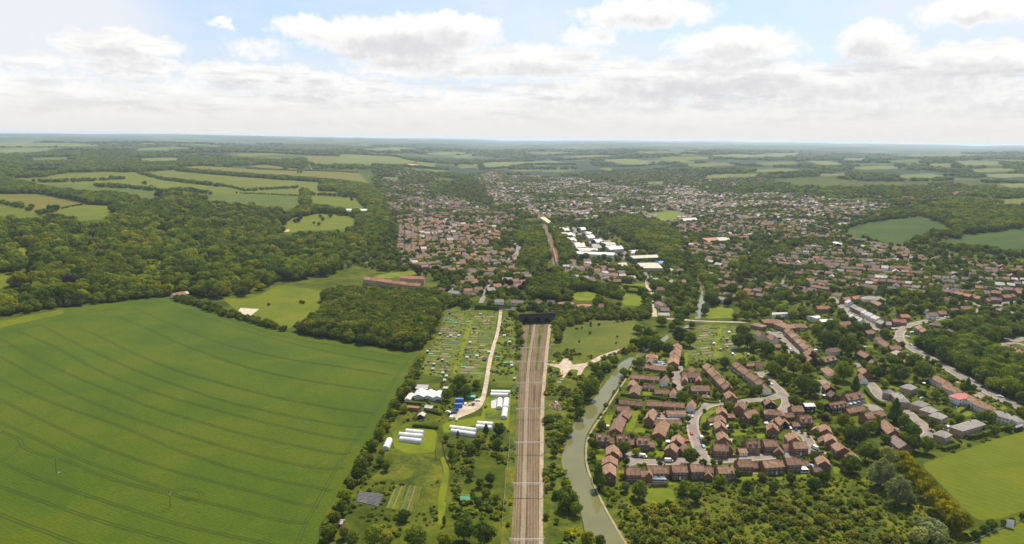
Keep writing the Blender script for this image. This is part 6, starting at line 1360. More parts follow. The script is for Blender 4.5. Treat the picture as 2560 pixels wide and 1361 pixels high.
# gardens: trees between the houses of the whole town
for i, (nm, poly, ang, sa, sb, keep, pal) in enumerate(TOWN):
    scatter('gardens of the '+nm, poly, 9.4, GARD, (4.5, 11), 400+i, keep=.76, pad=.8, clump=55)
for i, t in enumerate(FAR_TOWN): scatter('distant town', t[0], 11.8, GARD, (5.5, 12), 450+i, keep=.8, pad=.3, clump=90)
scatter('gardens of the near estate', [(1500, 1000), (1600, 890), (1720, 900), (1880, 860), (1960, 900), (2080, 960), (2160, 1100), (2140, 1180), (1860, 1190), (1500, 1195), (1480, 1120)], 9.5, [(BG, 3), (BD, 3), (BL, 2), (BO, 1)], (2.2, 5), 480, keep=.55, pad=1.0)
scatter('gardens above the main road', [(1890, 790), (2050, 770), (2250, 740), (2560, 720), (2640, 740), (2560, 830), (2400, 800), (2260, 790), (2200, 800), (2100, 770), (2010, 800)], 12, GARD, (4.5, 10), 481, keep=.6, pad=1.2)
scatter('gardens of the villas', [(2190, 900), (2330, 880), (2450, 960), (2560, 1010), (2560, 1075), (2330, 1150), (2250, 1050)], 10, GARD, (2.5, 6), 482, keep=.4, pad=1.2)
scatter('gardens above the main road', [(1930, 880), (2100, 890), (2260, 850), (2300, 900), (2200, 990), (2080, 960)], 11, GARD, (4, 8), 483, keep=.4, pad=1.2)
# woodland and copses between town and horizon
def far_mass():
    r_ = np.random.RandomState(900); a = r_.uniform(-41, 41, 60000); d = np.exp(r_.uniform(math.log(1500), math.log(11000), 60000))
    x = d*np.sin(np.radians(a)); y = d*np.cos(np.radians(a)); 
    n1 = vnoise(x, y, 420, 1)*.6+vnoise(x, y, 160, 2)*.4
    town = np.zeros(len(x), bool)
    for t in FAR_TOWN+[t_[1:] for t_ in TOWN]: town |= inpoly(x, y, pix(smooth_poly(t[0], 1, True))[:, :2])
    k = (n1 > np.where(d > 4200, .51, .44)) & ~town & ~is_open(x, y) & (y > 1400)
    u_, v_, f_ = project(np.stack([x, y, hgt(x, y)], 1)); k &= (v_ < 545) & ~((u_ < 935) & (v_ > 424))
    k &= ~on_foot(x, y, .5)
    kk_ = np.where(k)[0]; k[kk_] = ~hides_field(x[kk_], y[kk_], 12.0)
    for i in np.where(k)[0]:
        CAND.append((x[i], y[i], (9+6*r_.rand())*(1+.12*max(0, d[i]-2500)/1000), 'broadleaf', 'gdgdl'[r_.randint(5)], 'distant woods', 12+d[i]/250))
far_mass()
print('candidates', len(CAND), round(time.time()-T0, 1))
# the largest in view stand alone; the rest are one mass
def place_candidates():
    arr = np.array([(c[0], c[1], c[2]) for c in CAND]); z = hgt(arr[:, 0], arr[:, 1])
    u, v, f = project(np.stack([arr[:, 0], arr[:, 1], z+arr[:, 2]*.6], 1))
    vis = (u > 0) & (u < 2560) & (v > 0) & (v < 1361)
    size = np.where(vis, arr[:, 2]/np.maximum(f, 1), 0)
    ok = np.ones(len(CAND), bool)
    it = np.array(IND_T)
    for i in np.where(f < 1200)[0]:
        if (((it[:, 0]-arr[i, 0])**2+(it[:, 1]-arr[i, 1])**2) < (it[:, 2]+1.0)**2).any(): ok[i] = False
    nlisted = len(IND_T)
    order = [i for i in np.argsort(-size) if ok[i] and size[i] > 0]
    quota = {'broadleaf': 70, 'conifer': 30, 'pine': 200, 'bush': 0}
    pick = []
    for i in order:
        kd = CAND[i][3]
        if CAND[i][5] in ('gardens of the near estate', 'gardens of the villas'): continue
        if quota.get(kd, 0) > 0 and f[i] < 1250: quota[kd] -= 1; pick.append(i)
    groups = {}
    for i in pick: groups.setdefault((CAND[i][5], CAND[i][3], CAND[i][4]), []).append(i)
    for (where, kd, colr), ids in groups.items():
        ids.sort(key=lambda i: abs(u[i]-1320))
        for k, i in enumerate(ids):
            nm = {'broadleaf': 'broadleaf tree', 'conifer': 'conifer', 'pine': 'pine'}[kd]
            lab = f"{nth(k+1)} {CN[colr]} {nm} from the railway in the {where}" if len(ids) > 1 else f"{CN[colr]} {nm} in the {where}"
            plant(kd, CAND[i][0], CAND[i][1], CAND[i][2], {'broadleaf': 1.05, 'conifer': 1.1, 'pine': 1.15}[kd]*rnd.uniform(.9, 1.15), colr, lab, 'tree', f'trees of the {where}')
    ps = set(pick)
    return [i for i in range(len(CAND)) if ok[i] and i not in ps], f
REST, RF = place_candidates()

# prototypes for the masses (instanced)
PROTO = bpy.data.collections.new('plant_kinds')
PIDX = {}
def proto(key, me):
    o = bpy.data.objects.new('plant_%03d' % len(PIDX), me); PROTO.objects.link(o); PIDX[key] = len(PIDX)
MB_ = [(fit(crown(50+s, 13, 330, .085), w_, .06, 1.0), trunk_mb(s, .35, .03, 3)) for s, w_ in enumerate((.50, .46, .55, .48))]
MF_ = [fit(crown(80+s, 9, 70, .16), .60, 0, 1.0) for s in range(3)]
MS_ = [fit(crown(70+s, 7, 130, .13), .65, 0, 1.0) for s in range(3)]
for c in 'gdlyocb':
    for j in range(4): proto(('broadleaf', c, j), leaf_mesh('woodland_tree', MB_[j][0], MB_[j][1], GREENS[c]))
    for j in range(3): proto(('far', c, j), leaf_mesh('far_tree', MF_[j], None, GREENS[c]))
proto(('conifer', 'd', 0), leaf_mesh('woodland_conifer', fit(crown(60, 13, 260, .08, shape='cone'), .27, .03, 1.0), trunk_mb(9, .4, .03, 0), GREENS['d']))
for c in 'od': proto(('pine', c, 0), leaf_mesh('woodland_pine', fit(crown(61, 8, 240, .09), .34, .3, 1.0), trunk_mb(9, .6, .03, 0), GREENS[c]))
for c in 'gdlyo':
    for j in range(3): proto(('shrub', c, j), leaf_mesh('low_shrub', MS_[j], None, GREENS[c]))
def gn_scatter(name, rows, label, cat):
    """rows: x, y, z, proto index, rotation, sx, sz"""
    a = np.array(rows, float); n = len(a)
    me = bpy.data.meshes.new(name); me.vertices.add(n); me.vertices.foreach_set('co', a[:, :3].ravel().astype(np.float32))
    for nm, typ, data in (('pidx', 'INT', a[:, 3].astype(np.int32)), ('prot', 'FLOAT', a[:, 4].astype(np.float32))):
        at = me.attributes.new(nm, typ, 'POINT'); at.data.foreach_set('value', data)
    at = me.attributes.new('pscl', 'FLOAT_VECTOR', 'POINT'); at.data.foreach_set('vector', np.stack([a[:, 5], a[:, 5], a[:, 6]], 1).astype(np.float32).ravel())
    o = bpy.data.objects.new(name, me); COL.objects.link(o); o['kind'] = 'stuff'; o['label'] = label; o['category'] = cat
    if 'plant_scatter' not in bpy.data.node_groups:
        ng = bpy.data.node_groups.new('plant_scatter', 'GeometryNodeTree')
        ng.interface.new_socket('Geometry', in_out='INPUT', socket_type='NodeSocketGeometry'); ng.interface.new_socket('Geometry', in_out='OUTPUT', socket_type='NodeSocketGeometry')
        N = ng.nodes; L = ng.links
        gi_ = N.new('NodeGroupInput'); go_ = N.new('NodeGroupOutput'); ins = N.new('GeometryNodeInstanceOnPoints'); ci = N.new('GeometryNodeCollectionInfo')
        ci.inputs['Collection'].default_value = PROTO; ci.inputs['Separate Children'].default_value = True; ci.inputs['Reset Children'].default_value = True
        def attr(nm, dt):
            nd = N.new('GeometryNodeInputNamedAttribute'); nd.data_type = dt; nd.inputs['Name'].default_value = nm; return nd.outputs['Attribute']
        cx = N.new('ShaderNodeCombineXYZ'); L.new(attr('prot', 'FLOAT'), cx.inputs[2])
        ins.inputs['Pick Instance'].default_value = True
        L.new(gi_.outputs[0], ins.inputs['Points']); L.new(ci.outputs[0], ins.inputs['Instance']); L.new(attr('pidx', 'INT'), ins.inputs['Instance Index'])
        e2r = N.new('FunctionNodeEulerToRotation'); L.new(cx.outputs[0], e2r.inputs[0]); L.new(e2r.outputs[0], ins.inputs['Rotation'])
        L.new(attr('pscl', 'FLOAT_VECTOR'), ins.inputs['Scale']); L.new(ins.outputs[0], go_.inputs[0])
    md = o.modifiers.new('scatter', 'NODES'); md.node_group = bpy.data.node_groups['plant_scatter']
    return o
rows = []
r_ = np.random.RandomState(77)
for i in REST:
    x, y, h, kind, colr, nm, s = CAND[i]
    far = RF[i] > 1900
    if kind == 'broadleaf': key = ('far' if far else 'broadleaf', colr, r_.randint(3 if far else 4)); wf = r_.uniform(.9, 1.2)
    elif kind == 'conifer': key = ('conifer', 'd', 0); wf = r_.uniform(.9, 1.2)
    else: key = ('pine', colr, 0); wf = r_.uniform(1, 1.3)
    if nm in ('great wood beyond the crop field', 'distant woods', 'roadside wood', 'wood on the hill beside the dark fields') : wf *= max(1.0, s*1.02/max(h, 1))
    if nm == 'distant woods': wf = s/h*r_.uniform(.7, 1.1)
    rows.append((x, y, hgt(x, y)-.2, PIDX[key], r_.uniform(0, 6.28), h*wf, h))
gn_scatter('woodland', rows, 'mass of broadleaf woodland, garden trees and hedgerows over the valley', 'woodland')

# bushes of the scrub in front: individuals
def scrub():
    poly = [(1490, 1230), (1560, 1235), (1620, 1275), (1700, 1245), (1790, 1235), (1900, 1228), (2000, 1225), (2110, 1215), (2175, 1240), (2200, 1300), (2270, 1345), (2290, 1400), (1590, 1400), (1540, 1310)]
    p = poly_points(poly, 5.4, 55, 0)
    r2 = np.random.RandomState(56); it = np.array(IND_T)
    p = p[(vnoise(p[:, 0], p[:, 1], 22, 5) > .30)]
    p = p[~is_open(p[:, 0], p[:, 1])]
    p = p[[not (((it[:, 0]-a)**2+(it[:, 1]-b)**2) < (it[:, 2]*.9)**2).any() for a, b, _ in p]]
    p = p[r2.permutation(len(p))][:230]
    dist_ = np.hypot(p[:, 0], p[:, 1]); rank = np.argsort(np.argsort(-dist_))//20
    for rk in range(rank.max()+1):
        ids = sorted(np.where(rank == rk)[0], key=lambda i: p[i, 0]/p[i, 1])
        for k, i in enumerate(ids):
            h = r2.uniform(2.2, 4.8); c = 'h' if r2.rand() < .62 else 'gold'[r2.randint(4)]
            plant('bush', p[i, 0], p[i, 1], h, r2.uniform(.9, 1.35), c, f'{nth(k+1)} hawthorn from the canal, {nth(rk+1)} rank of scrub below the brick row', 'bush', 'hawthorn bushes of the scrub')
    print('scrub', len(p))
scrub()
# undergrowth: low growth on banks, verges, allotments and gardens
rows = []
def under(poly, spacing, hr, seed, cols, keep=1, openk=False, clump=0, sm=1):
    r2 = np.random.RandomState(seed); p = poly_points(poly, spacing, seed, sm)
    k = r2.rand(len(p)) < keep
    if clump: k &= vnoise(p[:, 0], p[:, 1], clump, seed) > .45
    p = p[k]
    if openk: p = p[~is_open(p[:, 0], p[:, 1])]
    p = p[~on_foot(p[:, 0], p[:, 1], .4)]
    for x, y, _ in p:
        h = r2.uniform(*hr); c = cols[r2.randint(len(cols))]
        rows.append((x, y, hgt(x, y)-.1, PIDX[('shrub', c, r2.randint(3))], r2.uniform(0, 6.28), h*r2.uniform(.9, 1.6), h))
under([(1500, 1215), (1560, 1220), (1900, 1195), (2150, 1190), (2300, 1230), (2440, 1330), (2420, 1420), (1600, 1420)], 2.7, (.5, 1.9), 1, 'gglyod', .62, True)
under([(1378, 850), (1400, 866), (1450, 888), (1545, 895), (1490, 985), (1430, 1060), (1402, 1120), (1402, 1165), (1425, 1225), (1452, 1290), (1468, 1380), (1362, 1400), (1364, 1000)], 3.8, (.8, 3.8), 2, 'gdlyo', .75, True, 16)
under([(1282, 950), (1296, 960), (1290, 1150), (1274, 1380), (1245, 1380), (1262, 1150)], 3.4, (.6, 1.8), 3, 'glyo', .6, True, 10)
under([(1120, 1090), (1270, 1090), (1255, 1361), (1120, 1361), (1135, 1200)], 3.4, (.6, 3.0), 4, 'gdlyo', .7, True, 16)
under([(900, 1150), (1000, 1140), (1100, 1200), (1090, 1320), (900, 1361), (820, 1340)], 3.4, (.5, 2.0), 5, 'gdlyo', .6, True, 16)
under([(990, 985), (1120, 940), (1210, 955), (1200, 1000), (1120, 1040), (1090, 1070), (985, 1070)], 3.6, (.6, 2.2), 6, 'gdlyo', .45, True, 10)
under([(1115, 772), (1245, 774), (1238, 830), (1225, 880), (1212, 950), (1120, 945), (1050, 935), (1070, 880), (1098, 830)], 3.4, (.3, 1.3), 7, 'gdlyo', .5, False, 8)
under([(1262, 785), (1296, 800), (1294, 900), (1292, 960), (1222, 955), (1232, 890), (1246, 830)], 3.2, (.4, 2.0), 8, 'gdlyo', .6, False, 8)
under([(1745, 812), (1830, 812), (1890, 840), (1880, 900), (1800, 895), (1722, 905), (1712, 880), (1728, 850)], 3.2, (.3, 1.2), 9, 'gdlyo', .5, False, 8)
under([(1500, 1000), (1600, 890), (1720, 900), (1880, 860), (1960, 900), (2080, 960), (2160, 1100), (2140, 1180), (1860, 1190), (1500, 1195), (1480, 1120)], 2.7, (.5, 2.1), 10, 'gdly', .55, True, 7)
under([(2190, 900), (2330, 880), (2450, 960), (2560, 1010), (2560, 1075), (2330, 1150), (2250, 1050)], 2.9, (.5, 2.2), 11, 'gdly', .55, True, 7)
under([(1500, 1010), (1520, 1010), (1475, 1080), (1472, 1170), (1520, 1265), (1580, 1361), (1620, 1361), (1540, 1230), (1490, 1170), (1490, 1090)], 3.4, (.8, 3.0), 12, 'gdl', .7, True)
under([(1060, 890), (1075, 860), (1040, 940), (985, 1050), (930, 1130), (860, 1260), (815, 1361), (795, 1361), (840, 1255), (915, 1120), (970, 1030), (1030, 920)], 3.0, (1.2, 3.4), 13, 'gdo', .8, True)
under([(1890, 790), (2050, 770), (2250, 740), (2560, 720), (2640, 740), (2560, 830), (2400, 800), (2260, 850), (2260, 880), (2080, 960), (1930, 880)], 5.5, (.8, 3.2), 14, 'gdly', .5, True)
under([(858, 640), (935, 605), (962, 562), (1050, 547), (1180, 560), (1330, 590), (1290, 640), (1325, 700), (1262, 742), (1160, 745), (1110, 725), (1062, 672), (960, 680)], 6.5, (1, 3.2), 15, 'gdly', .5, True)
under([(1385, 860), (1398, 830), (1570, 800), (1612, 820), (1620, 850), (1580, 880), (1500, 895), (1580, 865), (1610, 820), (1575, 802), (1405, 830), (1402, 868)], 4, (.8, 2.6), 16, 'gdlo', .7, False, sm=0)
under([(1400, 866), (1402, 828), (1487, 804), (1580, 799), (1614, 818), (1575, 862), (1498, 889), (1450, 886)], 5, (.2, .6), 17, 'lyo', .5, False, 18)
gn_scatter('undergrowth', rows, 'low shrubs, nettles and garden plants over banks, allotments and verges', 'undergrowth')
print('undergrowth', len(rows), round(time.time()-T0, 1))
# ------------------------------------------------------------------ crop-field tramlines
TRAM = [[(0, 948), (20, 960), (134, 1010), (302, 1064), (437, 1125), (588, 1175), (705, 1205), (793, 1219), (826, 1228)], [(0, 892), (124, 960), (235, 1010), (336, 1047), (470, 1091), (605, 1131), (739, 1162), (816, 1175), (862, 1170)],
 [(0, 847), (100, 902), (201, 949), (302, 988), (369, 1017), (504, 1057), (638, 1094), (756, 1118), (853, 1138), (880, 1132)], [(44, 828), (134, 865), (235, 922), (336, 966), (437, 997), (571, 1034), (705, 1067), (860, 1100), (898, 1100)],
 [(107, 815), (168, 849), (269, 896), (370, 939), (470, 973), (537, 998), (700, 1036), (860, 1066), (918, 1068)], [(188, 818), (252, 842), (302, 869), (370, 899), (437, 926), (504, 946), (605, 973), (705, 998), (850, 1024), (940, 1035)],
 [(292, 791), (370, 822), (437, 855), (504, 879), (571, 906), (672, 933), (773, 953), (860, 966), (960, 980)], [(336, 771), (437, 815), (537, 855), (638, 882), (739, 902), (860, 919), (982, 938)], [(430, 768), (537, 801), (638, 835), (739, 862), (860, 889), (998, 912)], [(560, 795), (672, 835), (760, 852), (860, 868), (1008, 893)],
 [(0, 1000), (134, 1064), (235, 1111), (336, 1148), (420, 1175), (571, 1215), (672, 1239), (756, 1264), (800, 1268)], [(0, 1056), (100, 1101), (201, 1151), (336, 1195), (430, 1229)], [(0, 1079), (54, 1098), (54, 1121), (134, 1146), (188, 1158), (235, 1185), (336, 1215), (437, 1239), (571, 1269), (672, 1296), (739, 1309), (772, 1306)],
 [(7, 1160), (134, 1212), (269, 1256), (403, 1299), (504, 1326), (638, 1353), (700, 1368)], [(-20, 1210), (0, 1217), (100, 1252), (235, 1299), (370, 1336), (453, 1360), (520, 1378)], [(-20, 1279), (0, 1287), (67, 1313), (195, 1360), (260, 1385)],
 [(1024, 894), (985, 952), (950, 1012), (900, 1085), (850, 1155), (800, 1245), (757, 1322), (735, 1385)], [(430, 1232), (460, 1224), (490, 1224), (508, 1236), (500, 1249), (480, 1252), (450, 1245)], [(-20, 840), (0, 833), (100, 815), (190, 787), (300, 770)], [(0, 1157), (30, 1135), (54, 1110)]]
cf = bpy.data.objects['crop_field']
for ln in TRAM:
    w2 = resample(pix(smooth_poly(ln, 2))[:, :2], 5.0)
    a, b = strip_quads(w2, 1.9)
    V, F = [], []
    for side in (a, b):
        l, r2_ = strip_quads(side, .5); k = len(V)
        for i in range(len(side)):
            V += [(l[i][0], l[i][1], float(hgt(*l[i]))+.10), (r2_[i][0], r2_[i][1], float(hgt(*r2_[i]))+.10)]
        F += [(k+2*i+1, k+2*i+3, k+2*i+2, k+2*i) for i in range(len(side)-1)]
    mesh_obj('tramline', V, F, 'tramline', cf)

# ------------------------------------------------------------------ railway
def ribbon_box(mb, path, w_, z0, z1, off=0.0, m=0):
    l, r2_ = strip_quads(path, w_); k = len(mb.v); n = len(path)
    for i in range(n):
        z = float(hgt(*path[i]))
        mb.v += [(l[i][0], l[i][1], z+z0), (l[i][0], l[i][1], z+z1), (r2_[i][0], r2_[i][1], z+z1), (r2_[i][0], r2_[i][1], z+z0)]
    for i in range(n-1):
        a = k+4*i; fs = [(a, a+4, a+5, a+1), (a+1, a+5, a+6, a+2), (a+2, a+6, a+7, a+3)]; mb.f += fs; mb.m += [m]*3
    return mb
vs_ = [1440, 1361, 1200, 1000, 900, 806]
TRK = [[1286, 1290, 1297, 1303, 1308, 1317], [1305, 1307, 1311, 1316, 1322, 1338], [1324, 1324, 1325, 1327, 1331, 1346], [1341, 1340, 1339, 1341, 1348, 1368]]
TLAB = ['railway track nearest the allotments', 'pale-sleepered second railway track from the allotments', 'third railway track from the allotments', 'railway track nearest the canal']
def make_track(path, label, sl_mat):
    o = empty('railway_track', (0, 0, 0)); path = resample(path, 5.0)
    l, r2_ = strip_quads(path, 1.5)
    for s_ in (l, r2_): ribbon_box(MB(), s_, .16, .16, .34).build('rail', 'rail_steel', o)
    sp = resample(path, .75); d = np.gradient(sp, axis=0); d /= np.linalg.norm(d, axis=1)[:, None]
    mb = MB()
    for (x, y), (dx, dy) in zip(sp, d):
        z = float(hgt(x, y)); nx, ny = -dy*1.25, dx*1.25; ex, ey = dx*.13, dy*.13
        mb.poly([(x-nx-ex, y-ny-ey, z+.16), (x+nx-ex, y+ny-ey, z+.16), (x+nx+ex, y+ny+ey, z+.16), (x-nx+ex, y-ny+ey, z+.16)], [(3, 2, 1, 0)])
    ribbon_box(MB(), path, 2.7, .02, .10).build('track_bed', 'ballast' if sl_mat == 'pale_sleeper' else 'dark_ballast', o)
    s_ = mb.build('sleepers', sl_mat, o); s_['kind'] = 'stuff'
    tag(o, label, 'railway track', 'railway tracks'); return path
for xs_, lab, sm_ in zip(TRK, TLAB, ['sleeper', 'pale_sleeper', 'sleeper', 'sleeper']):
    make_track(pix(smooth_poly(list(zip(xs_, vs_)), 2))[:, :2], lab, sm_)
curve = [(1391, 664), (1386, 642), (1378, 614), (1368, 586), (1361, 562)]
for k, dx in enumerate((-6, 1)):
    PTH = make_track(pix(smooth_poly([(u+dx, v) for u, v in curve], 2))[:, :2], ['curving railway track beyond the tunnel ridge', 'curving railway track beneath the red train'][k], 'sleeper')
# passenger train on the curve
tp_ = resample(PTH, 1.0); s0 = 8
car_me = {}
def carriage_mesh():
    b = MB(); b.box(-9.6, 9.6, -1.35, 1.35, .9, 3.3)
    rf = MB(); rf.poly([(-9.7, -1.4, 3.3), (9.7, -1.4, 3.3), (9.7, 1.4, 3.3), (-9.7, 1.4, 3.3), (-9.7, -.7, 3.95), (9.7, -.7, 3.95), (9.7, .7, 3.95), (-9.7, .7, 3.95)], [(0, 1, 5, 4), (4, 5, 6, 7), (2, 3, 7, 6), (0, 4, 7, 3), (1, 2, 6, 5)])
    gl = MB(); gl.box(-9.0, 9.0, -1.37, 1.37, 2.1, 2.9); un = MB(); un.box(-8.5, 8.5, -1.1, 1.1, .35, .9)
    dr = MB(); dr.box(-.75, .75, -1.39, 1.39, 1.0, 3.1)
    return b.mesh('carriage_body', ['train_white']), rf.mesh('carriage_roof', ['train_roof']), gl.mesh('carriage_glass', ['glass_dark']), un.mesh('underframe', ['black']), dr.mesh('carriage_door', ['train_red'])
CM_ = carriage_mesh(); train = empty('train', (tp_[s0][0], tp_[s0][1], float(hgt(*tp_[s0]))))
for k in range(8):
    i = s0+int(10+k*20.2)
    if i+10 >= len(tp_): break
    a, b = tp_[i-9], tp_[i+9]; c = (a+b)/2; yaw = math.atan2(b[1]-a[1], b[0]-a[0]); z = float(hgt(*c))
    loc = (c[0]-train.location.x, c[1]-train.location.y, z-train.location.z)
    bd = use('carriage', CM_[0], train, loc, yaw); use('roof', CM_[1], bd); use('window_band', CM_[2], bd); use('underframe', CM_[3], bd)
    for dx in (-5, 5): use('door', CM_[4], bd, (dx, 0, 0))
tag(train, 'red and white passenger train on the curve beyond the tunnel ridge', 'train')
# overhead-line gantries
GAN = [869, 904, 957, 1022, 1106, 1209, 1349]
for k, v in enumerate(GAN):
    f_ = np.interp(v, [806, 900, 1000, 1200, 1361], [0, 1, 2, 3, 4]); xl = np.interp(v, [806, 900, 1000, 1200, 1361], [1300, 1293, 1290, 1281, 1272]); xr_ = np.interp(v, [806, 900, 1000, 1200, 1361], [1383, 1374, 1364, 1361, 1361])
    A_ = P1(xl, v, 7.2); B_2 = P1(xr_, v, 7.2); c = (A_+B_2)/2; d = B_2-A_; L = float(np.linalg.norm(d[:2])); yaw = math.atan2(d[1], d[0])
    o = empty('overhead_gantry', (c[0], c[1], float(hgt(c[0], c[1]))), yaw)
    for s_ in (-1, 1): MB().box(-.16, .16, -.16, .16, -.3, 8.2).build('mast', 'steel_grey', o, (s_*L/2, 0, 0))
    bm_ = MB(); bm_.box(-L/2, L/2, -.12, .12, 7.35, 7.55); bm_.box(-L/2, L/2, -.12, .12, 6.7, 6.85)
    n = int(L/1.6)
    for i in range(n): bm_.bar((-L/2+L*i/n, 0, 6.8 if i % 2 else 7.4), (-L/2+L*(i+1)/n, 0, 7.4 if i % 2 else 6.8), .06, n=4)
    bm_.build('beam', 'steel_grey', o)
    for q_ in (-.36, -.14, .1, .32): MB().box(-.05, .05, -.05, .05, 5.4, 6.7).build('dropper', 'steel_grey', o, (L*q_, 0, 0))
    tag(o, f'{nth(k+1)} overhead gantry over the railway, counted from the tunnel', 'gantry', 'overhead gantries')
# tunnel portal: dark brick wall with three arches and bores behind
A_, B_2 = P1(1300, 810), P1(1386, 807); c = (A_+B_2)/2; d = B_2-A_; L = float(np.linalg.norm(d[:2])); yaw = math.atan2(d[1], d[0])
po = empty('tunnel_portal', (c[0], c[1], 0.0), yaw); tag(po, 'near-black brick tunnel mouth with three arches across the railway', 'tunnel')
arch = [(-L/2+L*(u-1300)/86, r2_) for u, r2_ in ((1317, 3.7), (1342, 3.9), (1369, 3.7))]
def top_at(x):
    for ax, r2_ in arch:
        if abs(x-ax) < r2_: return 3.2+math.sqrt(max(0, r2_*r2_-(x-ax)**2))
    return -.5
xs = sorted(set([-L/2, L/2]+[float(ax+r2_*math.cos(math.pi*i/14)) for ax, r2_ in arch for i in range(15)]))
V, F = [], []
for x0, x1 in zip(xs[:-1], xs[1:]):
    zm = (x0+x1)/2; inside = top_at(zm) > 0
    za = max(top_at(x0+1e-4), 3.2) if inside else -.5; zb = max(top_at(x1-1e-4), 3.2) if inside else -.5
    k = len(V); V += [(x0, 0, za), (x1, 0, zb), (x1, 0, 10.5), (x0, 0, 10.5)]; F.append((k, k+1, k+2, k+3))
wall_o = mesh_obj('portal_wall', V, F, 'dark_brick', po)
mb = MB(); mb.box(-L/2-.4, L/2+.4, -.35, 1.2, 10.5, 11.2); mb.build('parapet', 'dark_brick', po)
for s_ in (-1, 1): MB().box(-1, 1, -1.0, 1.0, -.5, 10.8).build('pilaster', 'dark_brick', po, (s_*L/2, 0, 0))
for ax, r2_ in ((arch[0][0]+arch[1][0])/2, 0), ((arch[1][0]+arch[2][0])/2, 0): MB().box(-.8, .8, -.5, .6, -.5, 10.4).build('pilaster', 'dark_brick', po, (ax, 0, 0))
for ax, r2_ in arch:
    V, F = [], []; n = 14; ring = [(r2_, -.5)]+[(r2_*math.cos(math.pi*i/n), 3.2+r2_*math.sin(math.pi*i/n)) for i in range(n+1)]+[(-r2_, -.5)]
    for yy in (0.0, 20.0):
        V += [(ax+x, yy, z) for x, z in ring]
    m_ = len(ring); F = [(i, i+1, m_+i+1, m_+i) for i in range(m_-1)]+[tuple(range(m_, 2*m_))]
    bo = mesh_obj('tunnel_bore', V, F, 'black', po)  # shade inside the tunnel put into the colour: black lining and end
    # ring of voussoirs round the mouth
    V, F = [], []
    for i in range(n+1):
        t = math.pi*i/n; V += [(ax+(r2_)*math.cos(t), -.18, 3.2+r2_*math.sin(t)), (ax+(r2_+.7)*math.cos(t), -.18, 3.2+(r2_+.7)*math.sin(t))]
    F = [(2*i, 2*i+1, 2*i+3, 2*i+2) for i in range(n)]; mesh_obj('arch_ring', V, F, 'dark_brick', po)
# lineside cabinet and crossing deck
p = P1(1362, 912); mb = MB(); mb.box(-1.3, 1.3, -3.2, 3.2, .2, .36); o = mb.build('crossing_deck', 'steel_grey', None, (p[0], p[1], 0)); tag(o, 'dark grey crossing deck across the track by the works yard', 'crossing')

# ------------------------------------------------------------------ polytunnels, glasshouses, sheds
def polytunnel(t, x1, y1, x2, y2, w_, h, label, group='polytunnels of the smallholding', mat='polythene', name='polytunnel'):
    a, b = pix([tp(t, x1, y1), tp(t, x2, y2)], h*.75); c = (a+b)/2; d = b-a; L = float(np.linalg.norm(d[:2])); yaw = math.atan2(d[1], d[0]); z = float(hgt(c[0], c[1]))
    o = empty(name, (c[0], c[1], z), yaw); n = 10
    prof = [(w_/2*math.cos(math.pi*i/n), h*math.sin(math.pi*i/n)**.75) for i in range(n+1)]
    m_ = n+1; k = max(2, int(L/2.2)); V = []; F = []
    for j in range(k+1):
        sag = .97 if j % 2 else 1.0
        V += [(-L/2+L*j/k, y*sag, zz*sag) for y, zz in prof]
    F = [(j*m_+i, j*m_+i+1, (j+1)*m_+i+1, (j+1)*m_+i) for j in range(k) for i in range(n)]
    mesh_obj('cover', V, F, mat, o)
    for s_ in (-1, 1):
        V = [(s_*L/2, y, zz) for y, zz in prof]; mesh_obj('end_wall', V, [tuple(range(m_))], mat, o)
        MB().box(-.04, .04, -.8, .8, 0, 2.0).build('door', 'rib_grey', o, (s_*(L/2+.03), 0, 0))
    hoop = MB()
    for i in range(n): hoop.bar((0, prof[i][0]*1.008, prof[i][1]*1.008), (0, prof[i+1][0]*1.008, prof[i+1][1]*1.008), .05, n=4)
    hm = hoop.mesh('hoop', ['rib_grey'])
    for j in range(0, k+1, 2): use('hoop', hm, o, (-L/2+L*j/k, 0, 0))
    FOOT.append((c[0], c[1], L/2, L/2, w_/2, yaw)); return tag(o, label, 'polytunnel', group)
PTN = [(1825, 250, 2150, 266, 'upper of the two white polytunnels nearest the railway top'), (1815, 300, 2105, 312, 'lower of the two white polytunnels nearest the railway top'), (1972, 375, 1962, 530, 'short end-on white polytunnel beside the grey ground sheets'),
  (2085, 375, 2066, 520, 'upper half of the long end-on white polytunnel by the railway'), (2062, 535, 2040, 690, 'lower half of the long end-on white polytunnel by the railway'), (1590, 780, 1850, 806, 'upper white polytunnel of the pair behind the round tree'), (1570, 838, 1835, 868, 'lower white polytunnel of the pair behind the round tree'),
  (1125, 848, 1570, 912, 'long upper white polytunnel below the white van'), (1150, 912, 1560, 982, 'long lower white polytunnel below the white van'), (380, 910, 672, 950, 'topmost of three white polytunnels on the lawn'), (262, 968, 660, 1012, 'middle of three white polytunnels on the lawn'), (275, 1045, 640, 1095, 'lowest of three white polytunnels on the lawn'),
  (90, 1058, 25, 1215, 'end-on polytunnel with clear hoops by the crop hedge')]
for x1, y1, x2, y2, lab in PTN: polytunnel('K', x1, y1, x2, y2, 4.6, 2.7, lab)
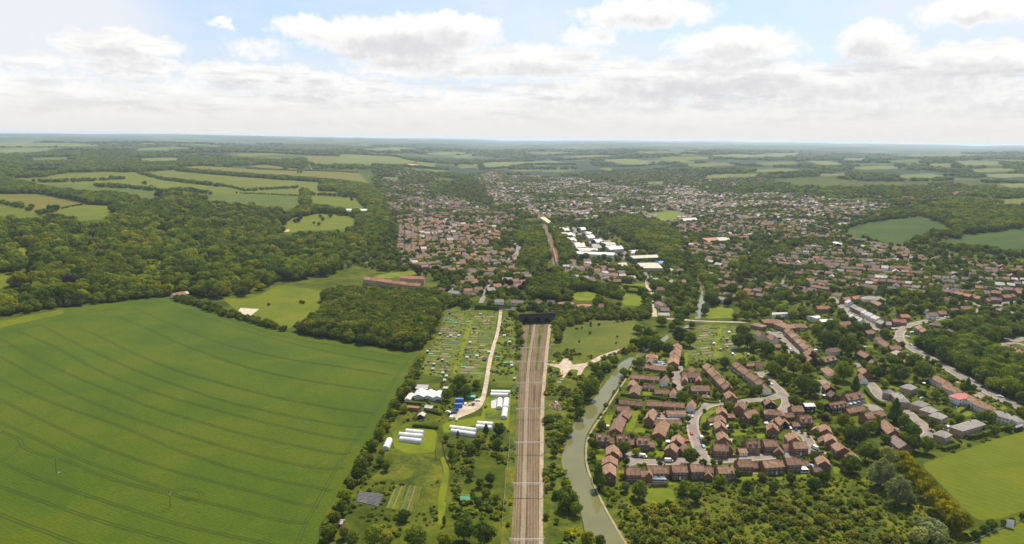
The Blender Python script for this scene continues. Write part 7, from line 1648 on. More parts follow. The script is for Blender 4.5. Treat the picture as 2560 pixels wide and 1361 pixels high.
def glasshouse(t, x1, y1, x2, y2, w_, label):
    a, b = pix([tp(t, x1, y1), tp(t, x2, y2)], 4.0); c = (a+b)/2; d = b-a; L = float(np.linalg.norm(d[:2])); yaw = math.atan2(d[1], d[0])
    o = empty('glasshouse_span', (c[0], c[1], float(hgt(c[0], c[1]))), yaw)
    wm, rm = house_meshes(L, w_, 2.6, 4.2, False, 'polythene', 'polythene'); use('wall', wm, o); r1 = use('roof', rm, o)
    bars = MB()
    for i in range(int(L/3)+1):
        x = -L/2+3*i
        for s_ in (-1, 1): bars.bar((x, s_*w_/2, 2.85), (x, 0, 4.45), .05, n=4)
    bars.build('glazing_bar', 'rib_grey', r1)
    MB().box(-.9, .9, -.05, .05, 0, 2.1).build('door', 'rib_grey', o, (-L/2-.03, 0, 0), math.pi/2)
    FOOT.append((c[0], c[1], L/2, L/2, w_/2, yaw)); tag(o, label, 'glasshouse', 'white glasshouse spans')
glasshouse('K', 640, 215, 585, 322, 7.4, 'white glasshouse span nearest the crop field'); glasshouse('K', 800, 230, 745, 336, 7.4, 'middle white glasshouse span of three'); glasshouse('K', 955, 246, 905, 350, 7.4, 'white glasshouse span nearest the big dark trees')
def shed(t, x1, y1, x2, y2, w_, e, r2_, wall, roof, label, cat='shed', name='shed', grp=None, skylight=False):
    p_, q_ = ridge_pts(t, x1, y1, x2, y2, r2_); o = building(name, 'g', p_, q_, w_, dict(eave=e, ridge=r2_, wall=wall, roof=roof, minL=1.6), None, 1)
    use('door', DOORM['door_dark'], o, (0.2, -w_/2-.02, 0), 0, (.85, 1, .85) if e < 2.1 else None)
    return tag(o, label, cat, grp)
for (x1, y1, x2, y2, w_, e, r2_, wl, rf, lab) in [(492, 138, 758, 160, 4, 2.4, 3.2, 'rust', 'roof_grey', 'upper long red-sided shed behind the glasshouse'), (548, 178, 745, 200, 3.5, 2.2, 3.0, 'rust', 'roof_grey', 'lower long red-sided shed behind the glasshouse'),
  (455, 142, 425, 180, 3.5, 2.2, 3, 'rust', 'roof_grey', 'small grey-roofed shed at the glasshouse corner'), (470, 285, 395, 385, 4, 2.2, 3, 'rib_grey', 'roof_grey', 'grey lean-to shed beside the glasshouse'), (372, 492, 598, 522, 3.5, 2.3, 3.0, 'rust', 'roof_orange', 'low rusty orange-roofed shed by the hedge'),
  (705, 492, 838, 512, 5, 2.2, 3.2, 'timber', 'roof_grey', 'low wide timber hut with grey roof'), (655, 612, 622, 655, 4.5, 2.6, 3.8, 'timber_black', 'roof_grey', 'black shed with grey pitched roof'), (1410, 322, 1556, 332, 4, 2.3, 3.0, 'timber', 'green_sheet', 'timber shed with turquoise sheet roof'), (1020, 180, 1090, 186, 4, 2.3, 3.0, 'timber', 'roof_grey', 'dark hut above the glasshouse')]:
    shed('K', x1, y1, x2, y2, w_, e, r2_, wl, rf, lab)
shed('S', 1192, 945, 1272, 945, 5, 2.4, 3.8, 'timber', 'green_roof', 'timber cabin with green sheet roof in the lower meadow', 'cabin', 'cabin')
shed('S', 150, 1155, 200, 1160, 4, 2.2, 3, 'timber', 'roof_pale', 'small pale-roofed shed in the hedge by the field corner')
for (x, y, lab) in ((1285, 430, 'upper blue shipping container beside the car park'), (1268, 515, 'lower blue shipping container beside the car park')):
    p = P1(*tp('K', x, y+15)); mb = MB(); mb.box(-3, 3, -1.25, 1.25, .1, 2.6); 
    o = empty('shipping_container', (p[0], p[1], p[2]), .05); mb.build('box', 'container_blue', o); MB().box(-3.03, 3.03, -1.28, 1.28, 2.6, 2.72).build('roof', 'container_blue', o)
    rb = MB()
    for i in range(12): rb.box(-2.9+i*.5, -2.7+i*.5, -1.3, -1.25, .15, 2.55)
    rb.build('corrugation', 'container_blue', o); tag(o, lab, 'container')
# allotment sheds, small tunnels
AL = 'dark shed on the allotments by the track'
for k, (x, y) in enumerate([(650, 830), (700, 860), (595, 890), (690, 905), (810, 915), (780, 820), (660, 720), (640, 740), (1075, 520), (1140, 390), (850, 380), (1430, 845), (1000, 715), (760, 575), (1295, 920), (1460, 995)]):
    shed('L', x-10, y, x+10, y+1, 2.4, 1.9, 2.5, 'timber_black' if k % 3 else 'timber', 'roof_grey' if k % 2 else 'roof_dark', nth(k+1)+' small dark shed on the track-side allotments, listed plot by plot', grp='allotment sheds by the track', name='allotment_shed')
for k, (x, y) in enumerate([(1220, 745), (1105, 780), (1012, 795), (785, 940), (818, 970), (800, 1010), (860, 590), (935, 590), (1415, 650), (1435, 870), (1040, 655), (1365, 590)]):
    shed('L', x-12, y, x+12, y+1, 2.4, 1.8, 2.6, 'polythene', 'polythene', nth(k+1)+' little white greenhouse on the track-side allotments, listed plot by plot', 'greenhouse', 'greenhouse', 'allotment greenhouses by the track')
for k, (x, y) in enumerate([(235, 400), (370, 470), (235, 525), (320, 630), (560, 640), (265, 300), (130, 560), (30, 470)]):
    shed('D', x-14, y, x+14, y+1, 2.4, 1.9, 2.5, 'polythene' if k % 2 else 'timber', 'polythene' if k % 2 else 'roof_grey', nth(k+1)+' small hut on the allotments beside the stepped terrace', grp='allotment huts by the terrace', name='allotment_shed')
for k, (x, y) in enumerate([(920, 480), (1020, 470), (870, 455), (1310, 800), (1375, 855), (975, 895), (670, 775)]):
    polytunnel('L', x-18, y, x+18, y+2, 2.4, 1.3, nth(k+1)+' small turquoise netting tunnel on the track-side allotments', 'allotment netting tunnels', 'green_sheet', 'netting_tunnel')
# allotment beds
mt, q = newmat('bed')
oi = q.n('ShaderNodeObjectInfo'); pos = q.n('ShaderNodeNewGeometry').outputs['Position']
sp_ = q.n('ShaderNodeSeparateXYZ', {0: pos}); rowsn = q.m('SINE', q.m('MULTIPLY', q.m('ADD', sp_.outputs[1], q.m('MULTIPLY', q.noise(pos, .4, 2), .8)), 7.0))
cb = q.ramp(oi.outputs['Random'], [(0, (0.13, 0.085, 0.045)), (.2, (0.20, 0.15, 0.085)), (.4, (0.06, 0.085, 0.02)), (.6, (0.11, 0.12, 0.02)), (.8, (0.035, 0.06, 0.015)), (1, (0.17, 0.18, 0.03))], 'CONSTANT')
cg = q.ramp(q.noise(pos, 1.2, 4, .7), [(.3, (0.03, 0.05, 0.012)), (.7, (0.10, 0.12, 0.02))])
cb = q.mix(q.m('MULTIPLY', q.ss(rowsn, -.2, .6), .6), cb, cg)
b = q.n('ShaderNodeBsdfPrincipled', {'Roughness': .95}); q.link(cb, b.inputs['Base Color']); finish(q, b.outputs[0])
def beds(poly, ang, nmax, seed):
    r2 = np.random.RandomState(seed); wpx = pix(poly)[:, :2]; a = R(ang); c_, s_ = math.cos(a), math.sin(a)
    rot = np.stack([wpx[:, 0]*c_+wpx[:, 1]*s_, -wpx[:, 0]*s_+wpx[:, 1]*c_], 1); n = 0
    par = bpy.data.objects['allotments']
    for v in np.arange(rot[:, 1].min(), rot[:, 1].max(), 8.0):
        u = rot[:, 0].min()+r2.uniform(0, 4)
        while u < rot[:, 0].max():
            L_ = r2.uniform(5, 14); W_2 = r2.uniform(3.5, 6.5)
            cu, cv = u+L_/2, v+r2.uniform(-.5, .5)
            cor = [(cu+i*L_/2, cv+j*W_2/2) for i, j in ((-1, -1), (1, -1), (1, 1), (-1, 1))]
            wc = [(x*c_-y*s_, x*s_+y*c_) for x, y in cor]; u += L_+r2.uniform(.8, 2.5)
            if not all(inpoly(np.array([x]), np.array([y]), wpx)[0] for x, y in wc) or n >= nmax or r2.rand() < .15: continue
            n += 1
            z = [float(hgt(x, y)) for x, y in wc]
            V = [(x, y, zz+.22) for (x, y), zz in zip(wc, z)]+[(x, y, zz-.2) for (x, y), zz in zip(wc, z)]
            mesh_obj('vegetable_bed', V, [(0, 1, 2, 3), (4, 5, 1, 0), (5, 6, 2, 1), (6, 7, 3, 2), (7, 4, 0, 3)], 'bed', par)
beds([(1115, 772), (1178, 774), (1150, 870), (1125, 940), (1052, 935), (1070, 880), (1098, 830)], 0, 90, 1); beds([(1186, 774), (1244, 774), (1236, 830), (1222, 880), (1208, 950), (1142, 940), (1165, 870)], 0, 90, 2)
beds([(1746, 814), (1795, 814), (1786, 896), (1724, 903), (1714, 880), (1728, 850)], 20, 60, 3); beds([(1810, 814), (1830, 814), (1888, 840), (1878, 898), (1802, 893), (1804, 850)], 20, 60, 4)
# strips of black sheeting and vegetable rows in the lower plots
for k, (q0, q1, q2, q3, n, mtn) in enumerate([((897, 1229), (959, 1237), (947, 1268), (891, 1255), 9, 'plastic_dark')]):
    for i in range(n):
        t = (i+.5)/n; a = np.array(q0)*(1-t)+np.array(q3)*t; b = np.array(q1)*(1-t)+np.array(q2)*t
        w2 = resample(pix([tuple(a), tuple(b)])[:, :2], 4); ribbon_box(MB(), w2, 1.0, 0, .35).build('sheet_ridge', mtn, bpy.data.objects['vegetable_plot'])
for i in range(10):
    t = (i+.5)/10; a = np.array((989, 1213))*(1-t)+np.array((1056, 1216))*t; b = np.array((964, 1272))*(1-t)+np.array((1036, 1281))*t
    w2 = resample(pix([tuple(a), tuple(b)])[:, :2], 4); ribbon_box(MB(), w2, .9, 0, .3).build('vegetable_row', ['bed', 'allotment', 'bed', 'brown_field', 'rough_grass'][i % 5], bpy.data.objects['vegetable_plot.001'])

# ------------------------------------------------------------------ cars and vans
def prof_mesh(name, prof, w_, mat, inset=0.0):
    n = len(prof); V = [(x, -w_/2+(inset*max(0, z-.9)), z) for x, z in prof]+[(x, w_/2-(inset*max(0, z-.9)), z) for x, z in prof]
    F = [tuple(range(n)), tuple(range(2*n-1, n-1, -1))]+[(i+n, (i+1) % n+n, (i+1) % n, i) for i in range(n)]
    mb = MB(); mb.poly(V, F); return mb.mesh(name, [mat])
CARB = prof_mesh('car_body', [(-2.1, .3), (2.1, .3), (2.15, .75), (1.1, .95), (.55, 1.42), (-1.1, 1.45), (-1.75, 1.0), (-2.15, .95)], 1.75, 'car_paint', .25)
CARG = prof_mesh('car_glass', [(-1.62, .98), (.98, .96), (.52, 1.38), (-1.05, 1.40)], 1.78, 'glass_dark', .25)
VANB = prof_mesh('van_body', [(-2.6, .35), (2.55, .35), (2.6, 1.05), (2.05, 1.25), (1.45, 2.15), (1.0, 2.3), (-2.6, 2.3)], 2.0, 'car_paint', .04)
VANG = prof_mesh('van_glass', [(.75, 1.3), (2.06, 1.26), (1.5, 2.05), (.75, 2.1)], 2.03, 'glass_dark', .04)
wh = MB(); wh.bar((0, -.11, 0), (0, .11, 0), .33, n=10); WHEEL = wh.mesh('wheel', ['tyre'])
lp = MB(); lp.box(-.03, .03, -.16, .16, -.08, .08); LAMPM = lp.mesh('headlight', ['frame_white'])
PAINT = {'w': (.75, .75, .74), 'k': (.012, .012, .014), 'r': (.45, .01, .03), 'n': (.015, .025, .09), 'b': (.02, .07, .30), 's': (.42, .44, .47), 'l': (.35, .45, .6)}
PN = {'w': 'white', 'k': 'black', 'r': 'red', 'n': 'navy', 'b': 'blue', 's': 'silver', 'l': 'pale blue'}
CARS = {
 ('I', 'by the winding estate road'): [(740, 468, 80, 's'), (728, 712, 88, 'r'), (866, 780, 95, 'w', 1), (880, 845, 97, 'k'), (893, 895, 97, 'l'), (1018, 599, 15, 'w'), (670, 828, 20, 'r'), (407, 1105, 2, 'w', 1), (40, 1042, -20, 'w', 1), (255, 432, -10, 'n'), (245, 463, 5, 'n'), (335, 418, 80, 'r')],
 ('C', 'in the lanes of the brick estate'): [(875, 465, 90, 'w'), (968, 490, 80, 'n'), (1230, 510, 5, 'k'), (1275, 792, 110, 'w', 1), (1217, 1080, 115, 'l'), (1370, 865, 20, 'k')],
 ('A', 'in the court by the white lodge'): [(690, 398, 5, 'w'), (722, 396, 8, 'w'), (955, 425, 10, 'w'), (980, 408, 12, 'k'), (830, 378, 80, 'k'), (860, 388, 80, 's'), (905, 388, 80, 'l'), (1187, 518, 5, 'n'), (950, 800, 5, 'w')],
 ('K', 'in the smallholding car park'): [(1230, 582, 10, 'b'), (1212, 612, 10, 'n'), (1195, 636, 10, 'n'), (1150, 728, 80, 'w', 1), (1240, 755, 85, 's'), (1390, 484, 85, 'w'), (1465, 489, 85, 's'), (1518, 494, 80, 'k'), (1592, 428, 10, 'w'), (1090, 628, -10, 'w'), (1730, 534, 90, 'k')],
 ('D', 'along the cul-de-sac and green'): [(1045, 418, -10, 'k'), (1200, 580, 100, 'w'), (1270, 618, 110, 's'), (870, 964, 10, 'w'), (905, 1124, 120, 'w'), (760, 1030, 120, 's'), (860, 348, 0, 'w'), (910, 288, 0, 'l'), (1052, 332, -10, 'w')],
 ('G', 'round the road junction'): [(822, 884, -20, 'w'), (1040, 829, -10, 'w'), (1605, 838, 110, 'w'), (1550, 699, -10, 'w'), (1580, 719, -10, 's'), (1330, 580, 0, 'w'), (1298, 584, 0, 'k'), (1358, 578, 0, 'n'), (840, 1199, 5, 'w'), (1640, 644, 0, 'w', 1), (380, 150, -50, 'k'), (700, 345, -45, 's')],
 ('F', 'beside the main road'): [(225, 239, 10, 'k'), (1075, 474, -35, 'k'), (1365, 634, -35, 'w'), (1150, 655, 10, 'n'), (37, 664, 10, 's'), (64, 654, 10, 'k'), (430, 1154, 100, 'b'), (465, 1144, 80, 'w'), (-420, 1190, -25, 's')],
 ('H', 'up the side roads beyond the junction'): [(585, 154, 20, 'w'), (600, 209, -15, 'r'), (300, 524, 20, 's'), (440, 509, 20, 'w'), (102, 299, -10, 'l'), (255, 344, 10, 'w'), (930, 234, 20, 's')],
 ('L', 'along the allotment track'): [(1178, 818, 10, 'r'), (1176, 830, 10, 'n'), (1174, 842, 10, 'k'), (1330, 398, 85, 'w')],
 ('M', 'on the canal lane'): [(1075, 188, 80, 'k'), (1070, 205, 80, 'w'), (1080, 268, 80, 's'), (1085, 320, 80, 'b')]}
def make_car(u, v, yaw, colr, van, label):
    p = P1(u, v); o = empty('van' if van else 'car', (p[0], p[1], p[2]+.02), R(yaw))
    b_ = use('body', VANB if van else CARB, o); b_.color = (*PAINT[colr], 1); use('window', VANG if van else CARG, o)
    wx = 1.65 if van else 1.32
    for sx_ in (-1, 1):
        for sy in (-1, 1): use('wheel', WHEEL, o, (sx_*wx, sy*(.9 if van else .8), .33))
    for sy in (-1, 1): use('headlight', LAMPM, o, (2.58 if van else 2.12, sy*.6, .68))
    return tag(o, label, 'van' if van else 'car', 'vehicles of the estate and smallholding')
for (t, where), lst in CARS.items():
    cnt = {}; seen = {}
    for c_ in lst: cnt[(c_[3], len(c_) > 4)] = cnt.get((c_[3], len(c_) > 4), 0)+1
    for c_ in sorted(lst):
        kk = (c_[3], len(c_) > 4); seen[kk] = seen.get(kk, 0)+1
        lab = f"{PN[c_[3]]} {'van' if kk[1] else 'car'} {where}" if cnt[kk] == 1 else f"{nth(seen[kk])} {PN[c_[3]]} {'van' if kk[1] else 'car'} from the canal side, {where}"
        make_car(*tp(t, c_[0], c_[1]), c_[2], c_[3], kk[1], lab)
# ------------------------------------------------------------------ hedges, fences, conservatories, poles, odds and ends
def hedge(t, pts, w_, h, colr, label):
    path = resample(pix([tp(t, *p_) for p_ in pts])[:, :2], 1.6); r2 = np.random.RandomState(len(label)*7+len(path)); V, F, T = [], [], []
    c = path.mean(0); l, r3 = strip_quads(path, w_); n = len(path)
    for i in range(n):
        z = float(hgt(*path[i])); hh = h*r2.uniform(.88, 1.08)
        V += [np.array([*l[i], z]), np.array([*(l[i]*.97+path[i]*.03+r2.normal(0, .06, 2)), z+hh]), np.array([*(r3[i]*.97+path[i]*.03+r2.normal(0, .06, 2)), z+hh*r2.uniform(.92, 1.05)]), np.array([*r3[i], z])]; T += [r2.uniform(.7, 1)]*4
    for i in range(n-1):
        a = 4*i; F += [(a, a+4, a+5, a+1), (a+1, a+5, a+6, a+2), (a+2, a+6, a+7, a+3)]
    F += [(0, 1, 2, 3), (4*n-1, 4*n-2, 4*n-3, 4*n-4)]
    for _ in range(int(n*9)):
        i = r2.randint(n); t_ = r2.rand(); z = float(hgt(*path[i])); side = r2.choice(3)
        if side == 2: p = np.array([*(l[i]*t_+r3[i]*(1-t_)), z+h]); nr = np.array([0, 0, 1.0])
        else: e = l[i] if side else r3[i]; p = np.array([*e, z+h*t_]); nr = np.array([*(e-path[i]), .3]); nr /= np.linalg.norm(nr)
        nr = nr+r2.normal(0, .5, 3); nr /= np.linalg.norm(nr); a = np.cross(nr, r2.normal(size=3)); a /= np.linalg.norm(a); b = np.cross(nr, a); s_ = r2.uniform(.2, .45)
        p = p+np.array([*(r2.normal(0, .15, 2)), 0]); k = len(V); V += [p-a*s_, p+a*s_, p+b*s_*1.2]; F.append((k, k+1, k+2)); T += [r2.uniform(.75, 1.35)]*3
    V = [v-np.array([c[0], c[1], 0]) for v in V]
    me = leaf_mesh('hedge', (V, F, T)); o = use('hedge', me, None, (c[0], c[1], 0)); o.color = (*GREENS[colr], 1)
    return tag(o, label, 'hedge', 'clipped hedges')
for t, pts, w_, h, c_, lab in [('A', [(215, 950), (420, 968), (600, 990)], 2.2, 2.2, 'g', 'clipped hedge behind the lowest bungalow court near the canal'), ('A', [(700, 995), (950, 1020), (1200, 1045)], 2.2, 2.2, 'g', 'clipped hedge behind the middle bungalow court'),
  ('I', [(880, 225), (920, 255), (1000, 272), (1120, 268)], 1.6, 1.4, 'l', 'curved hedge round the little brick hut'), ('I', [(1150, 255), (1350, 230), (1510, 190)], 1.6, 1.5, 'l', 'hedge at the foot of the slanting terrace'), ('I', [(725, 405), (800, 370), (850, 320), (855, 275)], 1.6, 1.4, 'l', 'hedge curling round the white gable cottage at the bend'),
  ('E', [(840, 540), (920, 630), (1010, 720), (1160, 790)], 3.0, 2.6, 'd', 'thick dark hedge beside the villa drive'), ('F', [(800, 1352), (930, 1335), (1060, 1305)], 3, 3.0, 'd', 'tall clipped hedge in front of the long tan block'), ('F', [(1070, 1292), (1180, 1255), (1300, 1222)], 3, 2.8, 'd', 'second tall clipped hedge along the cricket field'), ('F', [(1310, 1215), (1450, 1175), (1600, 1140)], 2.6, 2.4, 'd', 'third clipped hedge, next to the black clubhouse'),
  ('J', [(1200, 1205), (1330, 1175), (1470, 1135)], 2.6, 2.6, 'd', 'clipped hedge under the lowest hipped villa'), ('H', [(960, 270), (1080, 305), (1230, 315)], 2.2, 2.0, 'd', 'hedge round the corner house above the junction'), ('C', [(290, 505), (400, 495), (510, 480)], 3, 2.4, 'g', 'thick hedge in the middle gardens of the brick estate'), ('C', [(590, 905), (690, 900), (770, 880)], 1.8, 1.6, 'g', 'low hedge round the gable garage'), ('C', [(1360, 800), (1440, 800), (1520, 780)], 1.8, 1.6, 'g', 'low hedge by the white van in the lane'), ('C', [(1540, 1010), (1620, 1050), (1690, 1090)], 1.8, 1.8, 'd', 'dark hedge beside the easternmost garden of the brick row'),
  ('M', [(410, 152), (560, 162), (700, 155)], 2.5, 2.5, 'd', 'dark hedge behind the estate on the tunnel side'), ('M', [(770, 140), (880, 146), (990, 160)], 2.5, 2.5, 'l', 'bright clipped hedge above the small meadow'), ('M', [(740, 180), (860, 195), (1000, 215)], 3, 3, 'd', 'dark hedge along the top of the small meadow'), ('K', [(720, 605), (860, 640), (980, 670)], 2, 1.8, 'd', 'dark hedge behind the black shed'), ('K', [(390, 480), (520, 490), (690, 500)], 2.2, 2, 'g', 'hedge behind the rusty low shed'), ('K', [(490, 860), (700, 880), (920, 905)], 2.2, 1.8, 'd', 'dark hedge above the three lawn polytunnels'),
  ('L', [(1220, 320), (1330, 325), (1430, 330)], 2.2, 2.0, 'd', 'hedge under the white house above the allotments'), ('L', [(1090, 335), (1200, 345), (1310, 355)], 3, 3.0, 'd', 'thick hedge at the top of the allotments'), ('F', [(830, 770), (900, 745), (985, 705)], 2, 2.0, 'd', 'hedge between pink-roofed house and cream house'), ('F', [(280, 640), (400, 600), (490, 575)], 1.6, 1.5, 'l', 'garden hedge below the cream houses'), ('F', [(1430, 735), (1490, 760), (1545, 790)], 2, 1.8, 'g', 'roadside hedge beyond the cream house')]:
    hedge(t, pts, w_, h, c_, lab)
def fence(t, pts, h, mat, label, gap=2.0, name='garden_fence'):
    path = resample(pix([tp(t, *p_) for p_ in pts])[:, :2], gap); c = path.mean(0); o = empty(name, (c[0], c[1], 0.0))
    pm = MB().box(-.07, .07, -.07, .07, -.3, h+.12).mesh('post', [mat])
    for i in range(len(path)):
        z = float(hgt(*path[i])); use('post', pm, o, (path[i][0]-c[0], path[i][1]-c[1], z))
        if i+1 < len(path):
            a, b = path[i], path[i+1]; L = float(np.linalg.norm(b-a)); pn = MB()
            pn.box(.08, L-.08, -.025, .025, .05, h)
            pn.build('panel', mat, o, (a[0]-c[0], a[1]-c[1], z), math.atan2(b[1]-a[1], b[0]-a[0]))
    return tag(o, label, 'fence', 'garden fences')
for t, pts, lab in [('I', [(230, 1085), (310, 1090), (385, 1098)], 'dark garden fence beside the van on the estate road'), ('I', [(1110, 1045), (1250, 1048), (1405, 1048)], 'dark fence round the big brick corner house'), ('J', [(1370, 975), (1450, 1030), (1535, 1090)], 'brown fence beside the lowest villa'), ('F', [(680, 905), (750, 868), (815, 832)], 'brown fence between two bright square lawns'), ('A', [(960, 700), (1010, 760), (1060, 800)], 'low fence behind the white gable cottage'), ('J', [(850, 250), (950, 320), (1050, 390)], 'long grey fence behind the villas'), ('B', [(1140, 1345), (1270, 1345), (1400, 1340)], 'low wall-like fence at the scrub edge'), ('E', [(880, 380), (980, 380), (1100, 375)], 'brown fence below the white-gabled cottage'), ('E', [(1760, 400), (1870, 370), (1990, 320)], 'brown fence above the top villa'), ('K', [(480, 760), (560, 680), (640, 570)], 'grey fence climbing past the black shed'), ('C', [(1640, 580), (1760, 620), (1840, 700)], 'brown fence behind the tall-gabled houses')]:
    fence(t, pts, 1.8, 'fence_timber', lab)
fence('Z', [(2424, 1361), (2477, 1332), (2520, 1316), (2580, 1296)], .5, 'steel_grey', 'low grey fence along the cricket boundary', 3.0, 'boundary_fence')
fence('S', [(1612, 400), (1600, 600), (1575, 850), (1560, 1000), (1545, 1200)], 1.3, 'concrete', 'pale lineside fence left of the railway', 4.0, 'lineside_fence')
fence('S', [(1000, 400), (985, 520), (985, 640)], 1.2, 'fence_timber', 'field fence beside the mown path', 3.0, 'field_fence')
fence('S', [(1035, 480), (1060, 620), (1105, 720), (1090, 850), (1065, 1000)], 1.2, 'fence_timber', 'field fence on the railway side of the mown path', 3.0, 'field_fence')
# conservatories: parts of the nearest house
ROOTS = [o for o in bpy.data.objects if o.type == 'EMPTY' and o.parent is None and o.get('category') in ('house',)]
def conservatory(t, x, y, w_, d_, yaw=0.0):
    p = P1(*tp(t, x, y)); best = min(ROOTS, key=lambda o: (o.location.x-p[0])**2+(o.location.y-p[1])**2)
    mb = MB(); mb.box(-w_/2, w_/2, -d_/2, d_/2, 0, .7, 0)
    for i in range(int(w_/.9)+1):
        for s_ in (-1, 1): mb.box(-w_/2+i*w_/int(w_/.9)-.05, -w_/2+i*w_/int(w_/.9)+.05, s_*d_/2-.05, s_*d_/2+.05, .7, 2.2, 0)
    mb.box(-w_/2+.06, w_/2-.06, -d_/2+.06, d_/2-.06, .7, 2.15, 1)
    mb.poly([(-w_/2-.1, -d_/2-.1, 2.2), (w_/2+.1, -d_/2-.1, 2.2), (w_/2+.1, d_/2+.1, 2.2), (-w_/2-.1, d_/2+.1, 2.2), (-w_/4, 0, 3.2), (w_/4, 0, 3.2)], [(0, 1, 5, 4), (1, 2, 5), (2, 3, 4, 5), (3, 0, 4)], 0)
    o = mb.build('conservatory', ['frame_white', 'glass_dark'])
    o.parent = best; mw_ = Matrix.Translation((p[0], p[1], p[2])) @ Matrix.Rotation(R(yaw), 4, 'Z')
    bw = Matrix.Translation(best.location) @ Matrix.Rotation(best.rotation_euler.z, 4, 'Z'); l_ = bw.inverted() @ mw_; o.location = l_.translation; o.rotation_euler = l_.to_euler()
for a in [('B', 1210, 1250, 4.5, 3), ('B', 1330, 1250, 4, 3.2), ('B', 435, 1270, 3, 2.6), ('B', 1700, 1200, 3, 2.6), ('C', 1090, 1160, 4.5, 4), ('I', 1245, 640, 3, 3), ('E', 570, 790, 3.2, 2.6), ('E', 640, 775, 3.2, 2.6), ('E', 710, 755, 3.2, 2.6), ('E', 775, 735, 3.2, 2.6), ('E', 920, 1110, 3.4, 2.8), ('D', 375, 935, 3.5, 3), ('D', 505, 1040, 3.5, 3), ('D', 1600, 620, 3, 2.6), ('B', 1430, 620, 3, 3), ('C', 490, 420, 3, 2.5)]: conservatory(*a)
# mint-green veranda of the pink-roofed house
p = P1(*tp('F', 615, 745)); ph = min(ROOTS, key=lambda o: (o.location.x-p[0])**2+(o.location.y-p[1])**2)
mb = MB(); mb.box(-4.5, 4.5, -1.4, 1.4, 2.5, 2.7, 0)
for i in range(6): mb.box(-4.4+i*1.74, -4.3+i*1.74, -1.35, -1.25, 0, 2.5, 1)
o = mb.build('veranda', ['mint', 'frame_white']); o.parent = ph; bw = Matrix.Translation(ph.location) @ Matrix.Rotation(ph.rotation_euler.z, 4, 'Z'); l_ = bw.inverted() @ (Matrix.Translation((p[0], p[1], p[2])) @ Matrix.Rotation(R(-28), 4, 'Z')); o.location = l_.translation; o.rotation_euler = l_.to_euler()
# patios, parasols, pools
for k, (t, x, y, w_, d_) in enumerate([('C', 310, 1180, 6, 3), ('C', 1440, 860, 5, 3), ('I', 1290, 800, 4, 5), ('B', 1110, 1310, 3, 4), ('I', 1300, 985, 2, 5), ('E', 800, 760, 3.5, 3), ('F', 640, 380, 4, 3), ('D', 1310, 550, 3, 5)]):
    p = P1(*tp(t, x, y)); o = MB().box(-w_/2, w_/2, -d_/2, d_/2, -.2, .12).build('patio', 'gravel', None, (p[0], p[1], p[2])); o['kind'] = 'structure'
def parasol(t, x, y, label):
    p = P1(*tp(t, x, y)); o = empty('parasol', (p[0], p[1], p[2])); MB().bar((0, 0, 0), (0, 0, 2.3), .04).build('pole', 'rib_grey', o)
    n = 8; V = [(1.4*math.cos(6.283*i/n), 1.4*math.sin(6.283*i/n), 2.0) for i in range(n)]+[(0, 0, 2.6)]; mesh_obj('canopy', V, [(i, (i+1) % n, n) for i in range(n)], 'frame_white', o); tag(o, label, 'parasol')
for t, x, y, lab in [('B', 400, 345, 'white parasol in the bungalow garden by the canal'), ('E', 135, 640, 'white parasol beside the brown cottage and black house'), ('G', 745, 670, 'large white parasol behind the hedge below the village'), ('F', 65, 430, 'pale parasol in the garden by the cream houses')]: parasol(t, x, y, lab)
p = P1(*tp('F', 582, 805)); o = empty('paddling_pool', (p[0], p[1], p[2])); V = []; n = 20
rim = MB()
for i in range(n): rim.bar((1.9*math.cos(6.283*i/n), 1.9*math.sin(6.283*i/n), .5), (1.9*math.cos(6.283*(i+1)/n), 1.9*math.sin(6.283*(i+1)/n), .5), .12)
rim.build('rim', 'container_blue', o); mesh_obj('water_cover', [(1.85*math.cos(6.283*i/n), 1.85*math.sin(6.283*i/n), .5) for i in range(n)], [tuple(range(n))], 'pool_blue', o)
mesh_obj('side', [(1.9*math.cos(6.283*i/n), 1.9*math.sin(6.283*i/n), z) for z in (0, .5) for i in range(n)], [(i, (i+1) % n, n+(i+1) % n, n+i) for i in range(n)], 'container_blue', o); tag(o, 'round blue paddling pool on the lawn of the pink-roofed house', 'pool')
# utility poles in the crop field
for k, (u, vb, vt, lab) in enumerate([(141, 1183, 1152, 'utility pole with crossbar over a bare patch in the crop'), (426, 1268, 1237, 'utility pole standing by the loop in the tramlines'), (800, 1362, 1312, 'utility pole at the hedge corner of the crop field')]):
    p = P1(u, vb); o = empty('utility_pole', (p[0], p[1], p[2])); MB().bar((0, 0, -.5), (0, 0, 9.0), .17, n=7, r2=.12).build('pole', 'bark', o); MB().box(-1.1, 1.1, -.07, .07, 8.5, 8.68).build('crossarm', 'fence_timber', o)
    for x in (-1, 0, 1): MB().bar((x, 0, 8.68), (x, 0, 8.95), .05).build('insulator', 'frame_white', o)
    if k == 1: MB().bar((.28, -.2, 6.8), (.28, -.2, 7.9), .35, n=8).build('transformer', 'steel_grey', o)
    tag(o, lab, 'utility pole')
p = P1(147, 1182); mb = MB(); rr2 = random.Random(3)
for i in range(8): mb.bar((rr2.uniform(-1, 1), rr2.uniform(-1, 1), 0), (rr2.uniform(-1, 1), rr2.uniform(-1, 1), .25), .12, n=5)
o = mb.build('stake_heap', 'sand', None, (p[0], p[1], p[2])); tag(o, 'small pale heap of stakes at the foot of the field pole', 'heap')
